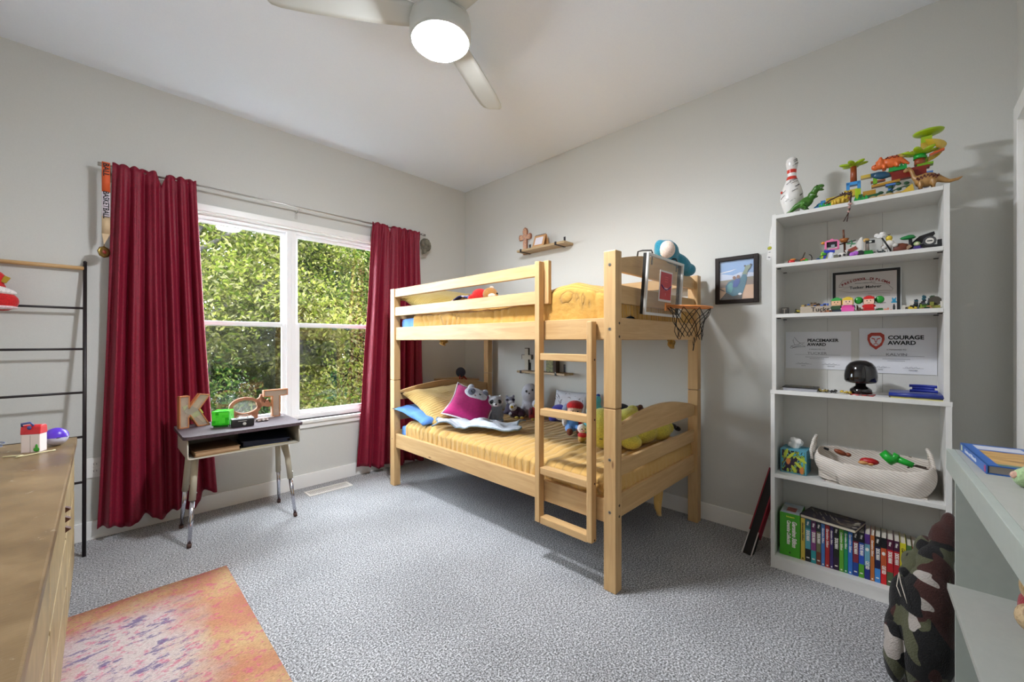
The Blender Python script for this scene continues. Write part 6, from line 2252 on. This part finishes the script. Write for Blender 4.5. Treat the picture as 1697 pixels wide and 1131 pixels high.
for z0 in (.075, .10, .125, .15, .17, .185, .262, .27, .28, .288):
    for rep in range(2 if z0 < .2 else 1):
        a0 = rnd.uniform(-2.6, -.5) if z0 < .2 else rnd.uniform(-1.4, -.6)
        L_ = rnd.uniform(.02, .035)
        n_ = 14
        pts = []
        for k in range(n_):
            z = z0 + .0035 * math.sin(k * 2.3 + rep) + .001 * k
            r = pr(z)
            a = a0 + (L_ / r) * k / n_
            pts.append((r * math.cos(a), r * math.sin(a), z))
        tube(bm, pts, .0007, 4)
obj('signatures', bm, C('26242a', .6), t)
bm = bmesh.new(); ball(bm, (-.040, -.024, .135), (.006, .008, .007))
obj('red_mark', bm, C('cf3a28', .3), t)

# green toy t-rex
def trex():
    t = thing('toy_dinosaur', 'green plastic tyrannosaur toy in front of the bowling pin', 'toy dinosaur', B(.14, .055, ZT), BA - .05)
    t.scale = (1.2, 1.5, 1.3)
    bm = bmesh.new()
    ball(bm, (0, 0, .038), (.028, .014, .020), (0, -.5, 0)); ball(bm, (.022, 0, .060), (.016, .012, .016)); ball(bm, (.030, 0, .074), (.012, .010, .012))
    ball(bm, (.044, 0, .086), (.018, .010, .009), (0, -.15, 0)); ball(bm, (.036, 0, .082), (.012, .011, .012)); ball(bm, (.048, 0, .076), (.014, .007, .004), (0, .25, 0))
    tube(bm, [(-.016, 0, .036), (-.036, 0, .028), (-.052, 0, .014), (-.068, .0, .007), (-.090, -.002, .006)], [.013, .010, .007, .005, .002], 8)
    for s in (-1, 1):
        tube(bm, [(-.002, s * .010, .036), (-.010, s * .012, .022), (.004, s * .012, .014), (-.004, s * .012, .004), (.012, s * .012, .003)], [.010, .010, .006, .005, .004], 8)
        tube(bm, [(.026, s * .010, .060), (.034, s * .012, .054), (.040, s * .010, .058)], [.004, .003, .002], 6)
    obj('dinosaur_body', bm, noisy('green_plastic', '386a1a', .35, 60, .2, .002, .2), t, remesh=.0022, smi=2)
    for s in (-1, 1):
        bm = bmesh.new(); ball(bm, (.039, s * .0095, .091), .0022, seg=8)
        obj('eye', bm, C('15151a', .2), t)
    bm = bmesh.new()
    for k in range(5):
        cyl(bm, (.042 + k * .0045, -.006, .0815), (.042 + k * .0045, -.006, .0785), .0012, .0002, 6)
    obj('teeth', bm, C('e6e2d0', .4), t)
trex()
# brown plastic long-neck
t = thing('toy_dinosaur', 'tan long-necked dinosaur toy with brown patches at the right end on top', 'toy dinosaur', B(.56, .06, ZT), BA - .03)
t.scale = (.92, 1.2, 1.25)
bm = bmesh.new()
ball(bm, (0, 0, .040), (.040, .020, .024)); ball(bm, (-.022, 0, .040), (.020, .018, .022))
tube(bm, [(-.028, 0, .044), (-.044, 0, .058), (-.050, 0, .078), (-.058, 0, .090)], [.014, .009, .007, .006], 8)
ball(bm, (-.066, 0, .088), (.014, .008, .008), (0, -.35, 0))
tube(bm, [(.030, 0, .042), (.052, 0, .030), (.072, 0, .022), (.098, 0, .024), (.112, 0, .030)], [.015, .010, .006, .005, .002], 8)
for x in (-.022, .020):
    for s in (-1, 1):
        tube(bm, [(x, s * .012, .034), (x + .001, s * .014, .016), (x, s * .014, .003)], [.010, .008, .008], 8)
obj('dinosaur_body', bm, noisy('tan_plastic', 'a37a45', .35, 60, .1, .002, .12), t, remesh=.0024, smi=2)
bm = bmesh.new()
rnd = random.Random(2)
for k in range(13):
    x = -.032 + .068 * k / 12
    ball(bm, (x, -.0155 - .001 * rnd.random(), .046 + .006 * math.sin(PI * k / 12) - .006 * (k % 2)), (.004, .004, .0045), (0, .5, 0), 8)
obj('back_patches', bm, C('5c2418', .5), t)
bm = bmesh.new(); ball(bm, (-.066, -.0075, .092), .0017, seg=8)
obj('eye', bm, C('15120f', .2), t)
# orange triceratops on the block set
t = thing('toy_dinosaur', 'orange three-horned dinosaur toy on the block marble run', 'toy dinosaur', B(.438, .085, ZT + .138), BA)
t.scale = (1.0, 1.3, 1.35)
bm = bmesh.new()
ball(bm, (.012, 0, .022), (.036, .016, .020)); ball(bm, (-.024, 0, .022), (.018, .016, .018)); ball(bm, (-.043, 0, .014), (.014, .009, .010), (0, .3, 0)); ball(bm, (-.024, 0, .034), (.008, .016, .012))
tube(bm, [(.04, 0, .022), (.056, 0, .012), (.07, 0, .004)], [.012, .008, .003], 8)
for x in (-.012, .03):
    for s in (-1, 1):
        cyl(bm, (x, s * .010, .014), (x, s * .011, 0), .008, .007, 10)
for s in (-1, 1):
    cyl(bm, (-.034, s * .006, .026), (-.046, s * .006, .034), .003, .0005, 6)
obj('dinosaur_body', bm, noisy('orange_plastic', 'd8662a', .35, 60, .1, .002, .1), t, remesh=.0022, smi=2)
bm = bmesh.new()
for k in range(9):
    ball(bm, (-.006 + .005 * k, -.0125, .033 + .003 * math.sin(k * 2)), (.003, .003, .0025), seg=8)
obj('back_patches', bm, C('7a2418', .5), t)
bm = bmesh.new(); ball(bm, (-.042, -.0085, .019), .0017, seg=8)
obj('eye', bm, C('15120f', .2), t)

# block marble run: one assembled toy
lime, dlime = C('9dbb1c', .3), C('6fa01a', .3)
yel_t = mat('clear_yellow', 'd8b83a', .12, alpha=.72)
brn, red_b, sky_b, grn = C('8f4520', .35), C('7a1e12', .35), C('3f8fd0', .3), C('1f9a44', .35)
t = thing('block_marble_run', 'colourful building-block marble run with palm trees on top of the bookcase', 'building block set', B(0, 0, ZT), BA)
def part(nm, m, sh, rm=0):
    bm = bmesh.new()
    for q in sh:
        shp(bm, q)
    return obj(nm, bm, m, t)
def palm(x, y, z, r, n, tilt=0):
    bm = bmesh.new()
    for k in range(n):
        a = 2 * PI * k / n + .3
        d = Vector((math.cos(a), math.sin(a), 0))
        ball(bm, Vector((x, y, z)) + d * r * .55 + Vector((0, 0, .001)), (r * .52, r * .25, .007), (0, -tilt - .16, a), 12)
    ball(bm, (x, y, z - .003), (.018, .018, .008))
    obj('palm_leaf_ring', bm, lime, t)
    bm = bmesh.new()
    for k in range(10):
        a = 2 * PI * k / 10
        box(bm, (x + .013 * math.cos(a), y + .013 * math.sin(a), z + .004), (.003, .003, .006), (0, 0, a))
    obj('leaf_clip', bm, C('4f5f1c', .4), t)
YM = .10
part('arch_block', sky_b, [('b', (.299, YM, .094), (.012, .03, .036)), ('b', (.339, YM, .094), (.012, .03, .036)), ('b', (.319, YM, .107), (.052, .03, .014))])
part('base_block', lime, [('b', (.335, YM, .052), (.020, .030, .056)), ('b', (.335, YM, .015), (.030, .032, .020))])
part('base_block', yel_t, [('b', (.305, YM, .064), (.040, .030, .030))])
part('palm_trunk', brn, [('c', (.319, YM, .113), (.319, YM, .192), .0125, .0115)])
palm(.319, YM, .198, .052, 6)
part('chute', brn, [('b', (.262, YM - .01, .034), (.090, .026, .010), (0, -.06, 0)), ('b', (.405, YM, .096), (.05, .026, .006)), ('b', (.47, YM, .104), (.03, .026, .008))])
part('chute', yel_t, [('b', (.258, YM - .01, .048), (.080, .028, .020), (0, -.06, 0)), ('b', (.375, YM, .128), (.06, .026, .014)), ('b', (.43, YM, .125), (.05, .026, .008))])
part('chute_end', sky_b, [('s', (.195, YM - .01, .030), (.018, .014, .014)), ('s', (.182, YM - .012, .016), (.016, .014, .016)), ('b', (.205, YM - .01, .044), (.018, .02, .012))])
part('plank', C('b5872c', .35), [('b', (.43, YM, .078), (.095, .03, .010), (0, -.05, 0)), ('b', (.375, YM, .048), (.045, .026, .022))])
part('plank', red_b, [('b', (.505, YM, .098), (.11, .030, .026), (0, -.03, 0)), ('b', (.50, YM, .117), (.14, .03, .012), (0, -.03, 0))])
part('plank', C('1f5a34', .4), [('b', (.385, YM - .01, .030), (.055, .02, .014), (0, -.05, 0)), ('b', (.345, YM - .012, .034), (.014, .02, .024))])
part('pillar', C('4a7ac0', .35), [('c', (.447, YM, .006), (.447, YM, .064), .009), ('b', (.447, YM, .068), (.034, .028, .008)), ('c', (.560, YM, .030), (.560, YM, .082), .009), ('b', (.560, YM, .088), (.040, .028, .012))])
part('green_slope', dlime, [('b', (.395, YM, .102), (.014, .028, .034)), ('b', (.556, YM, .128), (.050, .032, .010))])
part('slide', C('1d4a66', .3), [('s', (.415, YM - .012, .118), (.034, .012, .017), (0, .25, 0)), ('b', (.39, YM - .01, .126), (.02, .02, .014))])
def grass(x0, x1, z0, h, y):
    n = max(3, int((x1 - x0) / .012))
    P = [(x0, z0)]
    for k in range(n):
        a = x0 + (x1 - x0) * (k + .1) / n
        b = x0 + (x1 - x0) * (k + .5) / n
        P += [(a, z0 + h * .45), (b, z0 + h * (1 if k % 2 else .85)), (x0 + (x1 - x0) * (k + .9) / n, z0 + h * .45)]
    P.append((x1, z0))
    bm = bmesh.new()
    prism(bm, P[::-1], y - .010, y + .010)
    obj('grass_block', bm, grn, t)
grass(.192, .245, .001, .028, .045)
grass(.322, .372, .001, .030, .045)
grass(.440, .500, .124, .036, YM - .01)
part('palm_trunk', brn, [('c', (.540, YM, .132), (.540, YM, .158), .018, .017)])
part('green_collar', C('1f9a34', .3), [('c', (.540, YM, .158), (.540, YM, .176), .021, .020)])
palm(.540, YM, .186, .058, 6, .1)
part('tower_block', yel_t, [('b', (.562, YM + .03, .215), (.036, .03, .034)), ('b', (.530, YM + .02, .196), (.036, .028, .014))])
part('tower_block', lime, [('b', (.562, YM + .03, .244), (.034, .03, .026)), ('b', (.558, YM + .03, .150), (.012, .024, .050))])
bm = bmesh.new()
lathe(bm, [(0, .262), (.028, .264), (.046, .272), (.050, .278), (.046, .279), (.03, .271), (0, .268)], (.568, YM + .03, 0), 24)
obj('catch_bowl', bm, lime, t)
bm = bmesh.new()
def spiral(u, v):
    a = -2.2 + u * 4.4
    r = .012 + .030 * v
    return Vector((.580 + r * math.cos(a) * 1.0 , YM + .02 + r * math.sin(a), .222 - u * .060 + .012 * math.cos(v * PI * 2)))
grid(bm, 24, 10, spiral)
obj('spiral_chute', bm, yel_t, t, solid=.002)
part('upper_chute', yel_t, [('b', (.478, YM + .02, .196), (.06, .026, .014), (0, -.12, 0))])
part('upper_chute', C('c9541c', .3), [('b', (.462, YM + .02, .184), (.03, .024, .012), (0, -.15, 0)), ('b', (.592, YM - .0, .172), (.045, .02, .007), (0, -.3, 0))])
# stones, shell and plants at the front edge
bt('toy_basket', 'small yellow scalloped toy basket at the front edge of the bookcase top', 'toy basket', .272, .035, ZT, [('basket', C('c9a83a', .4), [('c', (0, 0, 0), (0, 0, .022), .020, .030)] + [('c', (.026 * math.cos(k * .52), .026 * math.sin(k * .52), .004), (.029 * math.cos(k * .52), .029 * math.sin(k * .52), .024), .005) for k in range(12)])])
t2 = thing('toy_vine', 'dark brown twig and cord with beads hanging over the top front edge', 'toy vine', B(.30, .012, ZT), BA)
bm = bmesh.new()
tube(bm, [(-.085, .015, .018), (-.06, .01, .032), (-.03, .005, .040), (0, 0, .044), (.015, -.006, .036), (.014, -.016, .018), (.012, -.017, -.01), (.010, -.017, -.035), (.004, -.017, -.052)], [.002, .0035, .003, .004, .004, .0035, .003, .003, .0025], 6)
for k in range(10):
    a = k * .9
    tube(bm, [(-.02 + .003 * k, 0, .042), (-.02 + .003 * k + .018 * math.cos(a), .006 * math.sin(a), .042 + .012 * math.sin(a))], .0025, 5)
tube(bm, [(.006, -.017, -.05), (-.012, -.017, -.088)], .002, 5); tube(bm, [(.006, -.017, -.05), (.000, -.017, -.090)], .002, 5)
obj('twig', bm, C('3a1c14', .5), t2)
bm = bmesh.new(); ball(bm, (.011, -.019, -.012), (.008, .005, .006)); ball(bm, (.009, -.019, -.026), (.006, .004, .005)); ball(bm, (.006, -.019, -.046), (.005, .004, .005))
obj('bead', bm, C('b08a82', .3), t2)
for i, (s_, r_) in enumerate(((.388, .015), (.415, .016), (.443, .017), (.470, .016))):
    bt('toy_stone', ('leftmost', 'second from left', 'third from left', 'rightmost')[i] + ' of the four tan rounded toy stones on top of the bookcase', 'toy stone', s_, .045, ZT, [('stone', noisy('tan_stone', 'b59a68', .5, 60, .2, .002, .15), [('s', (0, 0, r_ * .55), (r_, r_ * .9, r_ * .62))])], 'tan toy stones on top of the bookcase')
bt('toy_ramp', 'yellow wedge-shaped toy ramp left of the long-necked dinosaur', 'toy', .492, .05, ZT, [('ramp', C('c9a83a', .4), [('p', [(-.035, .001), (.030, .001), (.024, .040), (.010, .030), (-.006, .016), (-.03, .010)], -.014, .014)])])
t3 = thing('toy_plant', 'toy branch with round dark green leaves behind the tan stones', 'toy plant', B(.45, .075, ZT), BA)
bm = bmesh.new(); tube(bm, [(-.05, 0, .006), (-.02, 0, .022), (.02, 0, .04), (.05, 0, .046)], .0025, 6); tube(bm, [(-.02, 0, .022), (.01, 0, .052)], .002, 6)
obj('branch', bm, C('2a4a2a', .5), t3)
for (x, z) in ((-.058, .010), (-.035, .034), (-.008, .030), (-.004, .052), (.022, .060), (.024, .036), (.048, .056), (.054, .040), (.0, .016)):
    bm = bmesh.new(); ball(bm, (x, -.004, z), (.010, .004, .007), (0, .2, 0), 10)
    obj('leaf', bm, C('1c4a2c', .5), t3)
bt('toy_animal', 'tiny black toy animal under the arch at the front of the marble run', 'toy', .225 + .035, .05, ZT, [('body', C('17181a', .5), [('s', (-.014, 0, .014), (.012, .008, .007)), ('t', [(-.02, 0, .012), (-.024, 0, 0)], .003), ('t', [(-.006, 0, .012), (-.004, 0, 0)], .003), ('s', (-.026, 0, .020), (.006, .005, .006))])])

# paper tag hanging on the left side of the bookcase
t = thing('paper_pennant', 'white paper strip with yellow print hanging on the bookcase side', 'pennant', B(.0, .045, 0), BA)
bm = bmesh.new()
prism(bm, [(.002, 1.765), (-.010, 1.72), (-.016, 1.64), (-.026, 1.575), (-.010, 1.568), (.003, 1.60)], 0, .004)
obj('paper', bm, C('dcdad6', .7), t)
bm = bmesh.new(); ball(bm, (-.012, -.001, 1.633), (.010, .001, .009), (0, -.6, 0))
obj('yellow_print', bm, C('a5a52a', .6), t)
bm = bmesh.new(); box(bm, (-.014, -.001, 1.586), (.010, .001, .003), (0, .3, 0)); box(bm, (-.012, -.001, 1.612), (.008, .001, .002)); box(bm, (-.008, -.001, 1.655), (.002, .001, .002))
obj('black_print', bm, ink, t)

# ------------------------------------------------------------ flat black and red case leaning between wall and bookcase
t = thing('leaning_case', 'slim black case with red edges leaning on the wall behind the bookcase', 'case', (2.44, .618, .0), 0, rot=(0, math.radians(33), math.radians(-16)))
bm = bmesh.new()
bx(bm, .0, .03, -.022, .022, .0, .50, bev=.004)
obj('case_body', bm, C('121014', .6), t)
for y in (-.028, .022):
    bm = bmesh.new(); prism(bm, [(.0, .13), (.0, .5), (.034, .5), (.034, .10)], y, y + .006)
    obj('red_edge', bm, C('8f1530', .4), t)
for y in (-.026, .022):
    bm = bmesh.new(); bx(bm, -.003, .003, y, y + .004, .0, .13)
    obj('white_edge', bm, C('c9c6c6', .4), t)

# ------------------------------------------------------------ grey-green shelf unit on the right
UA = math.radians(180 + 3.4)      # local x runs from the far end toward the camera, y toward the wall
t = thing('shelf_unit', 'low grey-green painted wooden shelf unit in the right foreground', 'shelf unit', (1.822, -.086, 0), UA)
up = noisy('sage_grey_paint', 'a3aaa3', .5, 40, .06, .002, .03)
ua = noisy('taupe_grey_paint', 'a4a59e', .55, 40, .06, .002, .03)
# in local frame +y points to -Y world
bm = bmesh.new(); bx(bm, 0, .98, .018, .185, .80, .82, bev=.001)
obj('top_board', bm, ua, t)
bm = bmesh.new(); bx(bm, 0, .98, 0, .018, .757, .82, bev=.002)
obj('front_apron', bm, up, t)
bm = bmesh.new(); bx(bm, .0, .018, .018, .185, 0, .80)
obj('end_panel', bm, up, t)
bm = bmesh.new(); bx(bm, .962, .98, .018, .185, 0, .80)
obj('end_panel', bm, up, t)
bm = bmesh.new(); bx(bm, .018, .962, .0, .185, .396, .414, bev=.001)
obj('shelf', bm, ua, t)
bm = bmesh.new(); bx(bm, .018, .962, .0, .185, .04, .058, bev=.001)
obj('shelf', bm, ua, t)
bm = bmesh.new(); bx(bm, .018, .962, .180, .185, .05, .80)
obj('back_board', bm, up, t)

t = thing('book', 'blue hardback with a golden rock photo on the grey-green unit', 'book', (1.539, -.142, .82), math.radians(180 + 5.2))
# local: x away from camera is negative; spine along x at y=0
bm = bmesh.new(); bx(bm, -.277, -.004, .004, .168, .003, .020)
obj('pages', bm, C('a29a92', .8), t)
bm = bmesh.new()
bx(bm, -.281, 0, 0, .172, 0, .0025); bx(bm, -.281, 0, 0, .172, .0205, .023); bx(bm, -.281, 0, -.0015, .0015, 0, .023)
cv = obj('cover', bm, C('2c62b0', .35), t)
def rock():
    m = mat('golden_rock_photo', 'b08a4a', .4)
    tt = NT(m)
    n = tt.noise(tt.co((9, 2.5, 1)), 4, 5, .6)
    tt.l(tt.ramp(n, [(.32, '5f3c1e'), (.45, 'b58a4c'), (.6, 'd0a868'), (.75, 'a5764a')]), tt.b.inputs['Base Color'])
    return m
bm = bmesh.new(); bx(bm, -.19, -.025, .02, .171, .0231, .0235)
bx(bm, -.262, -.205, .02, .11, .0231, .0235, mi=1)
bx(bm, -.025, -.006, .02, .171, .0231, .0235, mi=2)
obj('cover_photo', bm, [rock(), C('c9ccd8', .4), C('5f7a6c', .4)], t)
bm = bmesh.new()
SPM = MX((-.235, -.0018, .006)) @ Matrix.Rotation(0, 4, 'Y')
text(bm, 'Rocks and Minerals', .0135, MX((-.222, -.0018, .007)), 0, .0003, width=1.2)
bx(bm, -.268, -.252, -.0022, -.0016, .004, .019, mi=1)
bx(bm, -.016, -.004, -.0022, -.0016, .004, .019, mi=2)
obj('spine_print', bm, [C('dfe3ee', .4), C('c9cfae', .4), C('b53a78', .4)], t)

t = thing('soft_toy', 'pale green and pink fuzzy toy at the right edge on the grey-green unit', 'soft toy', (1.455, -.19, .82), 0)
bm = bmesh.new(); ball(bm, (0, 0, .022), (.02, .02, .022)); ball(bm, (.012, -.01, .038), (.014, .014, .014))
obj('toy_body', bm, plush('9fb98a'), t, remesh=.003)
bm = bmesh.new(); ball(bm, (-.004, .014, .026), .009)
obj('muzzle', bm, plush('c9a08c'), t)
t = thing('wicker_toy', 'tan and red patterned soft toy on the middle shelf of the grey-green unit', 'soft toy', (1.655, -.235, .414), 0)
bm = bmesh.new(); ball(bm, (-.0, -.01, .11), (.055, .04, .05))
obj('tan_top', bm, plush('a3834a'), t)
bm = bmesh.new(); ball(bm, (.0, -.01, .055), (.065, .042, .052))
obj('red_body', bm, plush('8f1726'), t)
bm = bmesh.new(); ball(bm, (-.035, .012, .045), (.035, .03, .034))
obj('patterned_side', bm, mosaic('tan_lattice', ['8a6a4a', 'c9b08a', '9a7a5a'], 60), t)
bm = bmesh.new(); box(bm, (0, 0, .04), (.10, .012, .07), (0, 0, .2), .003)
tag(obj('wood_block', bm, wood('x', 'cream_wood', 'c9a883', 'd8bc98', False), None, (1.60, -.15, .058 + .006)), 'pale wooden block on the lowest shelf of the grey-green unit', 'block')

# ------------------------------------------------------------ camouflage fleece heap against the unit's end
def camo():
    m = mat('camo_fleece', '2a2420', .95, sheen=.08)
    t = NT(m)
    v = t.co((1, 1, .8))
    n1 = t.noise(v, 7.0, 2, .4, .8)
    n2 = t.noise(t.co((1, 1, .8), (.7, .3, .2)), 6.0, 2, .4, .9)
    n3 = t.noise(t.co((.9, .9, 1.3), (1.7, .9, .2)), 6.5, 2, .4, .8)
    c = t.mix(t.ramp(n1, [(0, (0, 0, 0, 1)), (.50, (1, 1, 1, 1))], 'CONSTANT'), rgb('0e0c0d'), rgb('4e4f39'))
    c = t.mix(t.ramp(n2, [(0, (0, 0, 0, 1)), (.53, (1, 1, 1, 1))], 'CONSTANT'), c, rgb('3a1c17'))
    c = t.mix(t.ramp(n3, [(0, (0, 0, 0, 1)), (.58, (1, 1, 1, 1))], 'CONSTANT'), c, rgb('a39b94'))
    c = t.mix(t.ramp(t.noise(t.co((1, 1, 1), (.2, .9, 1)), 5.5, 2, .4, .9), [(0, (0, 0, 0, 1)), (.585, (1, 1, 1, 1))], 'CONSTANT'), c, rgb('0d0b0c'))
    t.l(c, t.b.inputs['Base Color'])
    t.bump(t.noise(t.co(), 240, 2), .7, .005)
    return m
cm = camo()
t = thing('camo_robe', 'black, green and white camouflage fleece robe heaped against the unit', 'robe', (1.93, -.035, 0), 0)
bm = bmesh.new()
ball(bm, (0, -.01, .14), (.09, .075, .14)); ball(bm, (.01, -.015, .26), (.075, .07, .14)); ball(bm, (.04, -.03, .37), (.055, .05, .09)); ball(bm, (.08, -.05, .45), (.04, .035, .08), (0, .4, 0)); ball(bm, (.12, -.07, .50), (.03, .025, .06), (0, .5, 0))
ball(bm, (.03, .045, .20), (.05, .035, .13), (-.1, 0, 0)); ball(bm, (.0, .06, .14), (.045, .035, .10)); ball(bm, (-.05, .0, .10), (.05, .05, .12)); ball(bm, (.05, .03, .30), (.03, .03, .06))
bmesh.ops.transform(bm, matrix=Matrix.Diagonal((1, 1, 1, 1)), verts=bm.verts)
obj('fleece_body', bm, cm, t, remesh=.009, smi=3)
bm = bmesh.new()
ball(bm, (.045, .02, .375), (.05, .030, .032), (0, -.5, .3)); ball(bm, (.015, .035, .355), (.022, .022, .022)); ball(bm, (.085, -.01, .42), (.045, .03, .05), (0, .5, 0))
obj('sleeve', bm, cm, t, remesh=.007, smi=3)
bm = bmesh.new(); tube(bm, [(.0, .055, .35), (-.03, .05, .33), (-.055, .04, .30), (-.06, .035, .28)], .0014, 5); tube(bm, [(.0, .055, .35), (-.02, .06, .31), (-.045, .05, .29)], .0014, 5)
obj('drawstring', bm, C('c9beb0', .7), t)
bm = bmesh.new(); ball(bm, (-.05, .065, .09), (.04, .03, .09)); ball(bm, (-.03, .07, .17), (.028, .024, .026))
obj('cuff', bm, cm, t, remesh=.007, smi=3)
